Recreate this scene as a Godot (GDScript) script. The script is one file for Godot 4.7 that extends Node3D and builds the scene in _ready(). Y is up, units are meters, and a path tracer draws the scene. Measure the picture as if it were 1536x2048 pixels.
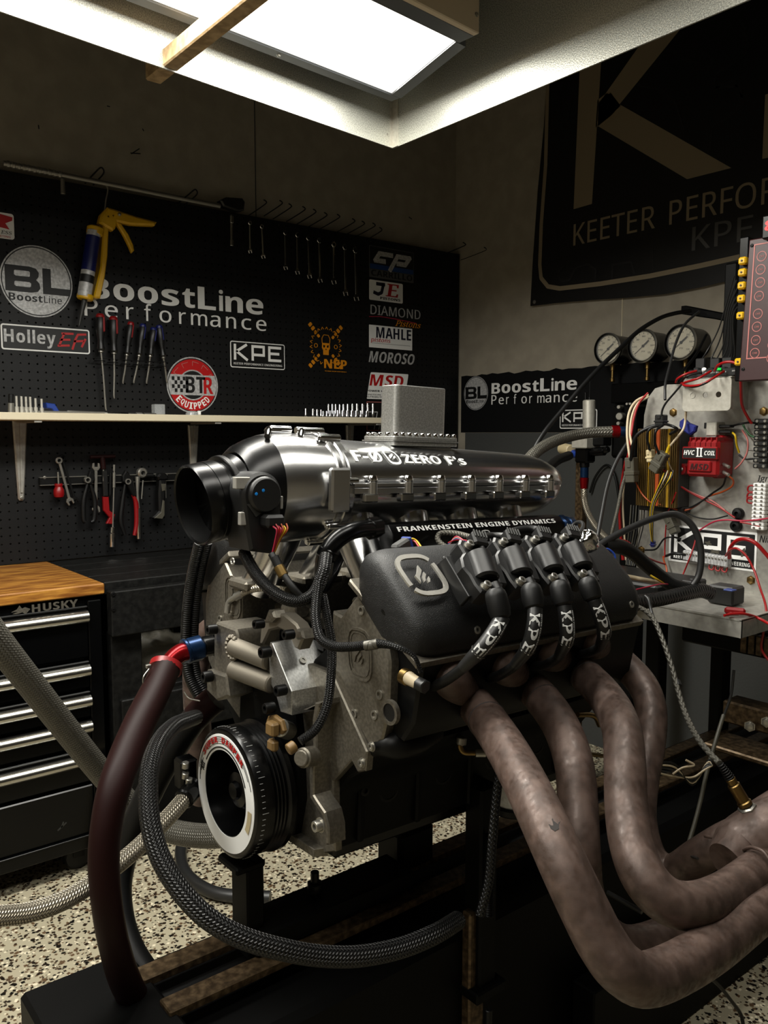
extends Node3D

# A dyno room: a V8 on its stand under a sheet-metal light hood, tools on a black pegboard, a panel of electronics at the right.
# y up, metres, floor at 0. Pegboard wall at z = -2.74, banner wall at x = 2.636. Everything bolted to the engine uses the engine frame ENG:
# origin at the nose of the crankshaft, x towards the flywheel, tilted 1.7 degrees.
const ZA := -2.74
const XB := 2.636
const XP := 1.85
const LAMP := 2.2   # strength of each third of the light box in view
const NEAR := 0.27   # the nearer light box against it
var M := {}
var used := {}
var ENG := Transform3D(Basis(Vector3(0, 0, 1), deg_to_rad(-1.7)), Vector3(0.5809, 0.6866, -1.08))
var ON_A := Transform3D(Basis(), Vector3(0, 0, ZA))
var FACE := Basis(Vector3(0, 0, 1), Vector3(0, 1, 0), Vector3(-1, 0, 0))   # local x runs along +z, local z out of the wall towards -x
var ON_B := Transform3D(FACE, Vector3(XB, 0, 0))
var ON_P := Transform3D(FACE, Vector3(XP, 0, 0))


func _ready() -> void:
	# camera
	var cam := Camera3D.new()
	cam.name = "camera"
	cam.fov = 2.0 * rad_to_deg(atan(1024.0 / 1670.0))
	cam.position = Vector3(0, 1.22, 0)
	cam.rotation = Vector3(-0.0940, -0.6765, 0)
	cam.near = 0.05
	add_child(cam)
	cam.current = true
	# surroundings: a closed room, so the sky gives nothing
	var env := Environment.new()
	env.background_mode = Environment.BG_COLOR
	env.background_color = Color(0, 0, 0)
	env.tonemap_mode = Environment.TONE_MAPPER_LINEAR
	env.tonemap_exposure = 1.0
	env.sdfgi_enabled = true
	env.ssao_enabled = true
	env.ssil_enabled = true
	var we := WorldEnvironment.new()
	we.name = "world"
	we.environment = env
	add_child(we)
	make_materials()
	lamps()
	room()
	hood()
	pegboards()
	wall_lettering()
	wall_stickers()
	wall_tools()
	hanging_wrenches()
	shelf_and_things()
	bench_and_toolbox()
	banner_wall()
	gauges()
	stand()
	engine_block()
	engine_heads()
	engine_front()
	intake()
	throttle()
	coils()
	headers()
	hoses()
	tower()
	electrics()
	panel_wires()
	clutter()


# ---------------------------------------------------------------- helpers
class MB:
	var v := PackedVector3Array()
	var n := PackedVector3Array()
	var t := PackedVector2Array()

	func tri(a: Vector3, b: Vector3, c: Vector3, na: Vector3, nb: Vector3, nc: Vector3, ta := Vector2(), tb := Vector2(), tc := Vector2()) -> void:
		var g := (c - a).cross(b - a)
		if g.length_squared() < 1e-20:
			return
		if g.dot(na + nb + nc) < 0:
			v.append_array([a, c, b]); n.append_array([na, nc, nb]); t.append_array([ta, tc, tb])
		else:
			v.append_array([a, b, c]); n.append_array([na, nb, nc]); t.append_array([ta, tb, tc])

	func flat(p: Array, out: Vector3) -> void:
		for i in range(1, p.size() - 1):
			tri(p[0], p[i], p[i + 1], out, out, out)

	# a box with chamfered edges
	func box(c: Vector3, s: Vector3, b := 0.0, xf := Transform3D.IDENTITY) -> MB:
		var h := s / 2.0
		b = minf(b, minf(h.x, minf(h.y, h.z)) * 0.95)
		var B := xf.basis.orthonormalized()
		var P := func(sx, sy, sz, k): 
			var q := Vector3(sx * (h.x - (0.0 if k == 0 else b)), sy * (h.y - (0.0 if k == 1 else b)), sz * (h.z - (0.0 if k == 2 else b)))
			return xf * (c + q)
		for k in 3:
			for s1 in [-1, 1]:
				var q := []
				for w in [[-1, -1], [1, -1], [1, 1], [-1, 1]]:
					var sg := [0, 0, 0]
					sg[k] = s1; sg[(k + 1) % 3] = w[0]; sg[(k + 2) % 3] = w[1]
					q.append(P.call(sg[0], sg[1], sg[2], k))
				var nn := Vector3(); nn[k] = s1
				flat(q, B * nn)
		if b > 0:
			for k in 3:
				var i := (k + 1) % 3
				var j := (k + 2) % 3
				for s1 in [-1, 1]:
					for s2 in [-1, 1]:
						var q := []
						for w in [[-1, i], [1, i], [1, j], [-1, j]]:
							var sg := [0, 0, 0]
							sg[k] = w[0]; sg[i] = s1; sg[j] = s2
							q.append(P.call(sg[0], sg[1], sg[2], w[1]))
						var nn := Vector3(); nn[i] = s1; nn[j] = s2
						flat(q, B * nn.normalized())
			for sx in [-1, 1]:
				for sy in [-1, 1]:
					for sz in [-1, 1]:
						flat([P.call(sx, sy, sz, 0), P.call(sx, sy, sz, 1), P.call(sx, sy, sz, 2)], B * Vector3(sx, sy, sz).normalized())
		return self

	# an outline pulled along local z from z0 to z1, with a bevel round the front and holes
	func prism(outline: Array, z0: float, z1: float, xf := Transform3D.IDENTITY, bev := 0.0, holes := []) -> MB:
		var p := PackedVector2Array(outline)
		if Geometry2D.is_polygon_clockwise(p):
			p.reverse()
		if z1 < z0:
			var s := z0; z0 = z1; z1 = s
		var B := xf.basis.orthonormalized()
		var cnt := p.size()
		var en := []
		for i in cnt:
			var d := p[(i + 1) % cnt] - p[i]
			en.append(Vector2(d.y, -d.x).normalized())
		var inner := PackedVector2Array()
		for i in cnt:
			var a: Vector2 = en[(i + cnt - 1) % cnt]
			var c: Vector2 = en[i]
			var m := (a + c)
			inner.append(p[i] - (m / maxf(m.dot(c), 0.35)) * bev if m.length() > 1e-6 else p[i])
		var zs := z1 - bev
		for i in cnt:
			var k := (i + 1) % cnt
			var na: Vector2 = en[i]
			var nb: Vector2 = en[i]
			if en[i].dot(en[(i + cnt - 1) % cnt]) > 0.8:
				na = (en[i] + en[(i + cnt - 1) % cnt]).normalized()
			if en[i].dot(en[k]) > 0.8:
				nb = (en[i] + en[k]).normalized()
			var A := B * Vector3(na.x, na.y, 0)
			var C := B * Vector3(nb.x, nb.y, 0)
			var a0 := xf * Vector3(p[i].x, p[i].y, z0)
			var b0 := xf * Vector3(p[k].x, p[k].y, z0)
			var a1 := xf * Vector3(p[i].x, p[i].y, zs)
			var b1 := xf * Vector3(p[k].x, p[k].y, zs)
			tri(a0, b0, b1, A, C, C); tri(a0, b1, a1, A, C, A)
			if bev > 0:
				var a2 := xf * Vector3(inner[i].x, inner[i].y, z1)
				var b2 := xf * Vector3(inner[k].x, inner[k].y, z1)
				var F := B * Vector3(0, 0, 1)
				A = (A + F).normalized(); C = (C + F).normalized()
				tri(a1, b1, b2, A, C, C); tri(a1, b2, a2, A, C, A)
		for hole in holes:
			var hp := PackedVector2Array(hole)
			var hc := hp.size()
			for i in hc:
				var k := (i + 1) % hc
				var d := (hp[k] - hp[i])
				var q := Vector2(d.y, -d.x).normalized()
				var mid := Vector2()
				for w in hp:
					mid += w / hc
				if q.dot(mid - hp[i]) < 0:
					q = -q
				flat([xf * Vector3(hp[i].x, hp[i].y, z0), xf * Vector3(hp[k].x, hp[k].y, z0), xf * Vector3(hp[k].x, hp[k].y, z1), xf * Vector3(hp[i].x, hp[i].y, z1)], B * Vector3(q.x, q.y, 0))
		cap(inner if bev > 0 else p, holes, z1, 1.0, xf, B)
		cap(p, holes, z0, -1.0, xf, B)
		return self

	func cap(p: PackedVector2Array, holes: Array, z: float, s: float, xf: Transform3D, B: Basis) -> void:
		var q := PackedVector2Array()
		for i in p.size():
			for k in (6 if holes else 1):
				q.append(p[i].lerp(p[(i + 1) % p.size()], k / 6.0))
		for hole in holes:                      # bridge every hole to the outline
			var h := PackedVector2Array(hole)
			if not Geometry2D.is_polygon_clockwise(h):
				h.reverse()
			var best := 1e9
			var bi := 0
			var bj := 0
			for i in q.size():
				for j in h.size():
					var d := q[i].distance_squared_to(h[j])
					if d < best:
						best = d; bi = i; bj = j
			var r := PackedVector2Array()
			for i in bi + 1:
				r.append(q[i])
			for j in h.size() + 1:
				r.append(h[(bj + j) % h.size()])
			for i in range(bi, q.size()):
				r.append(q[i])
			q = r
		var ix := Geometry2D.triangulate_polygon(q)
		var nn := B * Vector3(0, 0, s)
		for i in range(0, ix.size(), 3):
			tri(xf * Vector3(q[ix[i]].x, q[ix[i]].y, z), xf * Vector3(q[ix[i + 1]].x, q[ix[i + 1]].y, z), xf * Vector3(q[ix[i + 2]].x, q[ix[i + 2]].y, z), nn, nn, nn)

	# a profile of (radius, height) points turned round local y
	func lathe(prof: Array, xf := Transform3D.IDENTITY, seg := 24, squash := 1.0, from := 0.0, to := TAU, vs := 1.0) -> MB:
		var B := xf.basis.orthonormalized()
		var cnt := prof.size()
		var fn := []
		for i in cnt - 1:
			var d: Vector2 = prof[i + 1] - prof[i]
			fn.append(Vector2(d.y, -d.x).normalized())
		for i in cnt - 1:
			var n0: Vector2 = fn[i]
			var n1: Vector2 = fn[i]
			if i > 0 and fn[i].dot(fn[i - 1]) > 0.8:
				n0 = (fn[i] + fn[i - 1]).normalized()
			if i < cnt - 2 and fn[i].dot(fn[i + 1]) > 0.8:
				n1 = (fn[i] + fn[i + 1]).normalized()
			for k in seg:
				var a := from + (to - from) * k / seg
				var b := from + (to - from) * (k + 1) / seg
				var q := []
				var m := []
				for w in [[a, prof[i], n0], [b, prof[i], n0], [b, prof[i + 1], n1], [a, prof[i + 1], n1]]:
					q.append(xf * Vector3(cos(w[0]) * w[1].x, w[1].y, sin(w[0]) * w[1].x * squash))
					m.append(B * Vector3(cos(w[0]) * w[2].x, w[2].y, sin(w[0]) * w[2].x).normalized())
				var u := float(k) / seg * vs
				var u2 := float(k + 1) / seg * vs
				tri(q[0], q[1], q[2], m[0], m[1], m[2], Vector2(u, i), Vector2(u2, i), Vector2(u2, i + 1))
				tri(q[0], q[2], q[3], m[0], m[2], m[3], Vector2(u, i), Vector2(u2, i + 1), Vector2(u, i + 1))
		return self

	# a straight rod from a to b
	func rod(a: Vector3, b: Vector3, r: float, seg := 12, r2 := -1.0) -> MB:
		var l := a.distance_to(b)
		if r2 < 0:
			r2 = r
		var c := minf(minf(r, r2) * 0.15, l * 0.2)
		return lathe([Vector2(0, 0), Vector2(r - c, 0), Vector2(r, c), Vector2(r2, l - c), Vector2(r2 - c, l), Vector2(0, l)], MB.along(a, b), seg)

	# a hose or wire through the points, smoothly; radius a number or one per point
	func tube(pts: Array, r, seg := 10, sub := 6, ureps := 4.0, vlen := 0.02, smooth := true) -> MB:
		var p := []
		var rr := []
		var m := pts.size()
		for i in m - 1:
			var s := sub if smooth else 1
			for k in s:
				var f := float(k) / s
				var a: Vector3 = pts[maxi(i - 1, 0)]
				var d: Vector3 = pts[mini(i + 2, m - 1)]
				p.append(pts[i].cubic_interpolate(pts[i + 1], a if i > 0 else pts[0] * 2.0 - pts[1], d if i + 2 < m else pts[m - 1] * 2.0 - pts[m - 2], f) if smooth else pts[i])
				rr.append(lerpf(r[i], r[i + 1], f) if r is Array else r)
		p.append(pts[m - 1])
		rr.append(r[m - 1] if r is Array else r)
		var cnt := p.size()
		var side := Vector3.UP
		var rings := []
		var len := 0.0
		for i in cnt:
			var d: Vector3 = (p[mini(i + 1, cnt - 1)] - p[maxi(i - 1, 0)]).normalized()
			if absf(side.dot(d)) > 0.98:
				side = Vector3.RIGHT if absf(d.x) < 0.9 else Vector3.BACK
			side = (side - d * side.dot(d)).normalized()
			var up := d.cross(side)
			if i > 0:
				len += p[i].distance_to(p[i - 1])
			var ring := []
			for k in seg + 1:
				var a := TAU * k / seg
				var o := side * cos(a) + up * sin(a)
				ring.append([p[i] + o * rr[i], o, Vector2(ureps * k / seg, len / vlen)])
			rings.append(ring)
		for i in cnt - 1:
			for k in seg:
				var a: Array = rings[i][k]
				var b: Array = rings[i][k + 1]
				var c: Array = rings[i + 1][k + 1]
				var e: Array = rings[i + 1][k]
				tri(a[0], b[0], c[0], a[1], b[1], c[1], a[2], b[2], c[2])
				tri(a[0], c[0], e[0], a[1], c[1], e[1], a[2], c[2], e[2])
		for w in [[0, 1], [cnt - 1, cnt - 2]]:
			var q := []
			for k in seg:
				q.append(rings[w[0]][k][0])
			flat(q, (p[w[0]] - p[w[1]]).normalized())
		return self

	# upright rings of a swept outline: every ring an array of points, joined with smooth normals
	func loft(rings: Array, capped := true) -> MB:
		var R := rings.size()
		var K: int = rings[0].size()
		var nn := []
		for i in R:
			var row := []
			for k in K:
				var du: Vector3 = rings[i][(k + 1) % K] - rings[i][(k + K - 1) % K]
				var dv: Vector3 = rings[mini(i + 1, R - 1)][k] - rings[maxi(i - 1, 0)][k]
				row.append(du.cross(dv).normalized())
			nn.append(row)
		var mid := Vector3()
		for q in rings[R / 2]:
			mid += q / K
		var flip := 1.0 if nn[R / 2][0].dot(rings[R / 2][0] - mid) > 0 else -1.0
		for i in R - 1:
			for k in K:
				var l := (k + 1) % K
				tri(rings[i][k], rings[i][l], rings[i + 1][l], nn[i][k] * flip, nn[i][l] * flip, nn[i + 1][l] * flip)
				tri(rings[i][k], rings[i + 1][l], rings[i + 1][k], nn[i][k] * flip, nn[i + 1][l] * flip, nn[i + 1][k] * flip)
		if capped:
			for w in [[0, 1], [R - 1, R - 2]]:
				var c := Vector3()
				var c2 := Vector3()
				for k in K:
					c += rings[w[0]][k] / K
					c2 += rings[w[1]][k] / K
				var o := (c - c2).normalized()
				for k in K:
					tri(c, rings[w[0]][k], rings[w[0]][(k + 1) % K], o, o, o)
		return self

	# lettering stretched to w by h, its lower left corner at pos, standing depth proud of local z = 0
	func text(s: String, pos: Vector2, w: float, h: float, depth := 0.001, xf := Transform3D.IDENTITY, bold := false, shear := 0.0, face := "Droid Sans", turn := 0.0, bend = null) -> MB:
		var f := SystemFont.new()
		f.font_names = PackedStringArray([face])
		f.font_weight = 700 if bold else 400
		var tm := TextMesh.new()
		tm.font = f
		tm.font_size = 48
		tm.pixel_size = 0.01
		tm.curve_step = 4.0
		tm.depth = 0.02
		tm.text = s
		var ar := tm.get_mesh_arrays()
		var pv: PackedVector3Array = ar[Mesh.ARRAY_VERTEX]
		var ix: PackedInt32Array = ar[Mesh.ARRAY_INDEX]
		if pv.is_empty():
			return self
		var bb := AABB(pv[0], Vector3())
		for q in pv:
			bb = bb.expand(q)
		var out := PackedVector3Array()
		for q in pv:
			var e := (q - bb.position) / bb.size
			var l := Vector2(e.x * w + shear * e.y * h, e.y * h).rotated(turn) + pos
			var o := Vector3(l.x, l.y, e.z * depth)
			out.append(bend.call(o) if bend != null else xf * o)
		for i in range(0, ix.size(), 3):
			var a := out[ix[i]]
			var b := out[ix[i + 1]]
			var c := out[ix[i + 2]]
			var g := (c - a).cross(b - a).normalized()
			tri(a, b, c, g, g, g)
		return self

	# flat strokes of a given width along polylines
	func strokes(lines: Array, width: float, depth := 0.001, xf := Transform3D.IDENTITY, joined := false) -> MB:
		for l in lines:
			var pl := PackedVector2Array(l)
			var outer := []
			var inside := []
			for q in Geometry2D.offset_polyline(pl, width / 2.0, Geometry2D.JOIN_ROUND if not joined else Geometry2D.JOIN_MITER, Geometry2D.END_BUTT):
				if Geometry2D.is_polygon_clockwise(q):
					inside.append(Array(q))
				else:
					outer.append(Array(q))
			for q in outer:
				prism(q, 0, depth, xf, 0.0, inside if outer.size() == 1 else [])
		return self

	func ring2d(c: Vector2, r0: float, r1: float, depth: float, xf := Transform3D.IDENTITY, seg := 48, a0 := 0.0, a1 := TAU) -> MB:
		return lathe([Vector2(r0, 0), Vector2(r1, 0), Vector2(r1, depth), Vector2(r0, depth), Vector2(r0, 0)], xf * Transform3D(Basis(Vector3(1, 0, 0), Vector3(0, 0, 1), Vector3(0, -1, 0)), Vector3(c.x, c.y, 0)), seg, 1.0, a0, a1)

	func mesh() -> ArrayMesh:
		var a := []
		a.resize(Mesh.ARRAY_MAX)
		a[Mesh.ARRAY_VERTEX] = v
		a[Mesh.ARRAY_NORMAL] = n
		a[Mesh.ARRAY_TEX_UV] = t
		var m := ArrayMesh.new()
		m.add_surface_from_arrays(Mesh.PRIMITIVE_TRIANGLES, a)
		return m

	static func along(a: Vector3, b: Vector3) -> Transform3D:
		var y := (b - a).normalized()
		var x := y.cross(Vector3(0, 0, 1) if absf(y.z) < 0.9 else Vector3(1, 0, 0)).normalized()
		return Transform3D(Basis(x, y, x.cross(y)), a)


func numbered(called: String) -> String:
	used[called] = used.get(called, -1) + 1
	return called if used[called] == 0 else "%s_%03d" % [called, used[called]]


func thing(called: String, label: String, category: String, at := Transform3D.IDENTITY, group := "") -> Node3D:
	var o := Node3D.new()
	o.name = numbered(called)
	o.transform = at
	add_child(o)
	return tag(o, label, category, group)


func tag(o: Node3D, label: String, category: String, group := "") -> Node3D:
	o.set_meta("label", label)
	o.set_meta("category", category)
	if group:
		o.set_meta("group", group)
	return o


func part(parent: Node, called: String, mb: MB, m: String, label := "") -> MeshInstance3D:
	var o := MeshInstance3D.new()
	o.mesh = mb.mesh()
	o.material_override = M[m]
	var k: Dictionary = parent.get_meta("kids") if parent.has_meta("kids") else {}
	k[called] = k.get(called, -1) + 1
	parent.set_meta("kids", k)
	o.name = called if k[called] == 0 else "%s_%03d" % [called, k[called]]
	parent.add_child(o, true)
	if label:
		o.set_meta("label", label)
	return o


func single(called: String, mb: MB, m: String, label: String, category: String, group := "") -> MeshInstance3D:
	var o := MeshInstance3D.new()
	o.mesh = mb.mesh()
	o.material_override = M[m]
	o.name = numbered(called)
	add_child(o)
	tag(o, label, category, group)
	return o


func struct(called: String, mb: MB, m: String) -> MeshInstance3D:
	var o := MeshInstance3D.new()
	o.mesh = mb.mesh()
	o.material_override = M[m]
	o.name = called
	add_child(o)
	o.set_meta("kind", "structure")
	return o


func copy(o: Node3D, called: String, at: Transform3D, label: String) -> Node3D:
	var c: Node3D = o.duplicate()
	c.name = numbered(called)
	add_child(c)
	c.transform = at
	c.set_meta("label", label)
	return c


func circle(c: Vector2, r: float, seg := 16, sq := 1.0) -> Array:
	var p := []
	for i in seg:
		p.append(c + Vector2(cos(TAU * i / seg) * r, sin(TAU * i / seg) * r * sq))
	return p


func rrect(a: Vector2, b: Vector2, r: float, shear := 0.0, seg := 5) -> Array:
	var lo := Vector2(minf(a.x, b.x), minf(a.y, b.y))
	var hi := Vector2(maxf(a.x, b.x), maxf(a.y, b.y))
	var p := []
	for w in [[hi.x - r, hi.y - r, 0.0], [lo.x + r, hi.y - r, 0.25], [lo.x + r, lo.y + r, 0.5], [hi.x - r, lo.y + r, 0.75]]:
		for i in seg + 1:
			var g: float = TAU * (w[2] + 0.25 * i / seg)
			var q := Vector2(w[0] + cos(g) * r, w[1] + sin(g) * r)
			p.append(q + Vector2((q.y - lo.y) * shear, 0))
	return p


# a socket-head or hex bolt standing on a face: at a point, along an axis
func bolt(parent: Node, at: Vector3, axis: Vector3, r := 0.006, h := 0.006, m := "steel", hex := false) -> MeshInstance3D:
	var xf := MB.along(at, at + axis)
	var b := MB.new()
	if hex:
		b.lathe([Vector2(r * 1.35, 0), Vector2(r * 1.35, h * 0.2), Vector2(r * 1.1, h * 0.2), Vector2(r, h), Vector2(r * 0.8, h * 1.1), Vector2(0, h * 1.1)], xf, 6)
	else:
		b.lathe([Vector2(r * 1.3, 0), Vector2(r * 1.3, h * 0.15), Vector2(r, h * 0.15), Vector2(r, h * 0.9), Vector2(r * 0.9, h), Vector2(r * 0.5, h), Vector2(r * 0.5, h * 0.4), Vector2(0, h * 0.4)], xf, 14)
	return part(parent, "bolt", b, m)


func mat(called: String, c: Color, rough := 0.5, metal := 0.0, spec := 0.5) -> StandardMaterial3D:
	var m := StandardMaterial3D.new()
	m.resource_name = called
	m.albedo_color = c
	m.roughness = rough
	m.metallic = metal
	m.metallic_specular = spec
	M[called] = m
	return m


func noise(freq: float, octaves := 4, seed_ := 1, size := 512, a := Color.BLACK, b := Color.WHITE, lo := 0.0, hi := 1.0) -> NoiseTexture2D:
	var f := FastNoiseLite.new()
	f.seed = seed_
	f.frequency = freq
	f.fractal_octaves = octaves
	var t := NoiseTexture2D.new()
	t.width = size
	t.height = size
	t.seamless = true
	t.noise = f
	var g := Gradient.new()
	g.offsets = PackedFloat32Array([lo, hi])
	g.colors = PackedColorArray([a, b])
	t.color_ramp = g
	return t


func grain(m: StandardMaterial3D, tex: Texture2D, scale: float, rough: Texture2D = null, height: Texture2D = null, depth := 0.0) -> StandardMaterial3D:
	m.uv1_triplanar = true
	m.uv1_world_triplanar = true
	m.uv1_scale = Vector3.ONE * scale
	if tex:
		m.albedo_texture = tex
	if rough:
		m.roughness_texture = rough
		m.roughness = 1.0
	if height:
		m.heightmap_enabled = true
		m.heightmap_texture = height
		m.heightmap_scale = depth
	return m


# ---------------------------------------------------------------- materials
func flake_floor() -> Image:
	var im := Image.create(1024, 1024, false, Image.FORMAT_RGB8)
	im.fill(Color(0.66, 0.63, 0.54))
	var r := RandomNumberGenerator.new()
	r.seed = 5
	var tones := [Color(0.10, 0.08, 0.06), Color(0.16, 0.12, 0.09), Color(0.36, 0.28, 0.20), Color(0.86, 0.82, 0.72), Color(0.30, 0.24, 0.18), Color(0.07, 0.06, 0.05)]
	for k in 17000:
		var c: Color = tones[r.randi() % tones.size()]
		var x := r.randi() % 1024
		var y := r.randi() % 1024
		var s := r.randf_range(1.5, 5.5)
		var a := r.randf() * TAU
		var e := r.randf_range(0.4, 1.0)
		for i in range(-6, 7):
			for j in range(-6, 7):
				var p := Vector2(i, j).rotated(a)
				if absf(p.x) + absf(p.y) / e * 0.8 < s:
					im.set_pixel((x + i + 1024) % 1024, (y + j + 1024) % 1024, c)
	return im


# relief of a braided cover: strands crossing over and under; the colour is one and the same
func weave() -> ImageTexture:
	var hm := Image.create(64, 64, false, Image.FORMAT_RGB8)
	for i in 64:
		for j in 64:
			var u := float(i) / 64.0
			var w := float(j) / 64.0
			var over := (int(floor(u + w)) + int(floor(u - w + 8.0))) % 2 == 0
			var f := fposmod(u + w, 1.0) if over else fposmod(u - w, 1.0)
			hm.set_pixel(i, j, Color.WHITE * clampf(sin(PI * f), 0, 1))
	return ImageTexture.create_from_image(hm)


func braid(called: String, colour: Color, rough: float, metal: float) -> void:
	var m := mat(called, colour, rough, metal, 0.5 if metal > 0.2 else 0.4)
	m.heightmap_enabled = true
	m.heightmap_texture = relief
	m.heightmap_scale = 0.14


var relief: ImageTexture


func make_materials() -> void:
	var fine := noise(0.08, 5, 3)
	var speck := noise(0.35, 3, 9)
	var cloud := noise(0.012, 5, 4)
	# room
	grain(mat("wall_paint", Color.WHITE, 0.75), noise(0.02, 6, 11, 512, Color(0.56, 0.53, 0.475), Color(0.60, 0.57, 0.51), 0.25, 0.75), 0.9, null, fine, 0.03)
	grain(mat("black_band", Color(0.04, 0.043, 0.047), 0.6, 0.0, 0.3), null, 2.0, null, fine, 0.03)
	grain(mat("grey_band", Color(0.24, 0.245, 0.24), 0.6), null, 2.0, null, fine, 0.03)
	mat("dark_ceiling", Color(0.25, 0.25, 0.25), 0.9)
	var fl := grain(mat("floor_flakes", Color.WHITE, 0.35), ImageTexture.create_from_image(flake_floor()), 0.85, null, cloud, 0.02)
	fl.metallic_specular = 0.4
	grain(mat("galvanised", Color.WHITE, 0.40, 0.55), noise(0.09, 3, 21, 512, Color(0.60, 0.60, 0.57), Color(0.78, 0.78, 0.74), 0.3, 0.7), 6.0, null, fine, 0.02)
	grain(mat("bare_wood", Color.WHITE, 0.7), noise(0.03, 4, 8, 256, Color(0.52, 0.43, 0.30), Color(0.68, 0.58, 0.43), 0.2, 0.8), 4.0)
	mat("pale_board", Color(0.74, 0.68, 0.58), 0.7)
	mat("fixture_grey", Color(0.30, 0.31, 0.32), 0.5, 0.2)
	var glow := mat("lamp_diffuser", Color(0.9, 0.9, 0.88), 0.4)
	glow.emission_enabled = true
	glow.emission = Color(1.0, 0.985, 0.94)
	glow.emission_energy_multiplier = 2.2
	# metals
	mat("polished", Color(0.80, 0.80, 0.80), 0.22, 1.0)
	grain(mat("billet", Color.WHITE, 0.33, 0.88), noise(0.05, 4, 31, 512, Color(0.66, 0.66, 0.65), Color(0.80, 0.80, 0.79), 0.2, 0.8), 9.0)
	grain(mat("machined", Color.WHITE, 0.42, 0.75), noise(0.04, 4, 33, 512, Color(0.42, 0.40, 0.365), Color(0.52, 0.50, 0.455), 0.2, 0.8), 7.0, null, fine, 0.004)
	grain(mat("cast_alloy", Color(0.50, 0.475, 0.43), 0.5, 0.7), null, 14.0, null, speck, 0.02)
	mat("steel", Color(0.64, 0.63, 0.60), 0.33, 0.85)
	mat("chrome", Color(0.82, 0.82, 0.82), 0.10, 1.0)
	mat("dark_steel", Color(0.10, 0.10, 0.10), 0.42, 0.7)
	mat("brass", Color(0.50, 0.41, 0.25), 0.35, 1.0)
	grain(mat("zinc", Color.WHITE, 0.42, 0.6), noise(0.03, 5, 17, 512, Color(0.62, 0.61, 0.585), Color(0.69, 0.68, 0.65), 0.2, 0.8), 3.0, null, fine, 0.01)
	grain(mat("brushed", Color.WHITE, 0.42, 0.5), noise(0.03, 5, 18, 512, Color(0.70, 0.685, 0.645), Color(0.75, 0.74, 0.70), 0.2, 0.8), 5.0)
	mat("gold", Color(0.36, 0.28, 0.13), 0.45, 0.3)
	mat("amp_yellow", Color(0.60, 0.46, 0.08), 0.45)
	mat("red_anodised", Color(0.50, 0.03, 0.06), 0.25, 0.7)
	mat("blue_anodised", Color(0.07, 0.17, 0.30), 0.3, 0.7)
	mat("black_anodised", Color(0.022, 0.023, 0.025), 0.26, 0.35)
	grain(mat("pipe_scale", Color.WHITE, 0.5, 0.25), noise(0.022, 6, 41, 512, Color(0.26, 0.205, 0.18), Color(0.38, 0.31, 0.28), 0.25, 0.7), 3.2, noise(0.06, 4, 43, 512, Color(0.34, 0.34, 0.34), Color(0.66, 0.66, 0.66), 0.3, 0.7), speck, 0.012)
	mat("pipe_soot", Color(0.13, 0.105, 0.095), 0.75)
	# blacks
	grain(mat("crinkle_black", Color(0.05, 0.05, 0.05), 0.5, 0.0, 0.45), null, 5.5, null, speck, 0.10)
	mat("plastic_black", Color(0.05, 0.05, 0.05), 0.42)
	mat("plastic_grey", Color(0.16, 0.16, 0.15), 0.5)
	mat("rubber", Color(0.03, 0.03, 0.03), 0.46, 0.0, 0.4)
	grain(mat("block_black", Color(0.02, 0.021, 0.022), 0.5, 0.0, 0.25), null, 10.0, null, speck, 0.02)
	mat("frame_black", Color(0.028, 0.028, 0.027), 0.5, 0.0, 0.22)
	grain(mat("rail_steel", Color.WHITE, 0.4, 0.6), noise(0.03, 5, 23, 512, Color(0.22, 0.17, 0.11), Color(0.42, 0.35, 0.26), 0.2, 0.8), 4.0)
	grain(mat("pegboard_black", Color(0.05, 0.052, 0.056), 0.5, 0.0, 0.38), null, 6.0, null, fine, 0.01)
	mat("lacquer_black", Color(0.014, 0.015, 0.017), 0.25, 0.0, 0.35)
	grain(mat("bench_black", Color.WHITE, 0.5, 0.0, 0.32), noise(0.025, 5, 26, 512, Color(0.035, 0.035, 0.033), Color(0.085, 0.085, 0.08), 0.2, 0.8), 3.0, null, fine, 0.03)
	# colours
	grain(mat("butcher_block", Color.WHITE, 0.4), noise(0.018, 6, 51, 512, Color(0.44, 0.26, 0.09), Color(0.68, 0.48, 0.20), 0.25, 0.75), 3.0)
	M.butcher_block.uv1_scale = Vector3(0.7, 6.0, 6.0)
	mat("pull_metal", Color(0.74, 0.73, 0.70), 0.24, 1.0)
	mat("shelf_white", Color(0.78, 0.74, 0.64), 0.5)
	mat("print_white", Color(0.90, 0.90, 0.89), 0.5)
	grain(mat("print_silver", Color.WHITE, 0.35, 0.15), noise(0.04, 4, 61, 256, Color(0.62, 0.62, 0.62), Color(0.76, 0.76, 0.76), 0.2, 0.8), 8.0, null, cloud, 0.05)
	mat("print_black", Color(0.012, 0.012, 0.013), 0.5)
	mat("print_red", Color(0.66, 0.03, 0.04), 0.45)
	mat("print_blue", Color(0.03, 0.22, 0.45), 0.5)
	mat("print_navy", Color(0.02, 0.03, 0.13), 0.5)
	mat("print_yellow", Color(0.80, 0.50, 0.03), 0.5)
	mat("print_grey", Color(0.30, 0.30, 0.30), 0.5)
	mat("banner_black", Color(0.020, 0.021, 0.025), 0.5)
	mat("banner_gold", Color(0.52, 0.47, 0.38), 0.6)
	mat("banner_grey", Color(0.055, 0.055, 0.06), 0.6)
	mat("yellow", Color(0.80, 0.62, 0.05), 0.35)
	mat("blue_paint", Color(0.03, 0.07, 0.32), 0.4)
	mat("blue_tape", Color(0.03, 0.09, 0.42), 0.7)
	mat("red", Color(0.48, 0.02, 0.04), 0.38)
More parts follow.
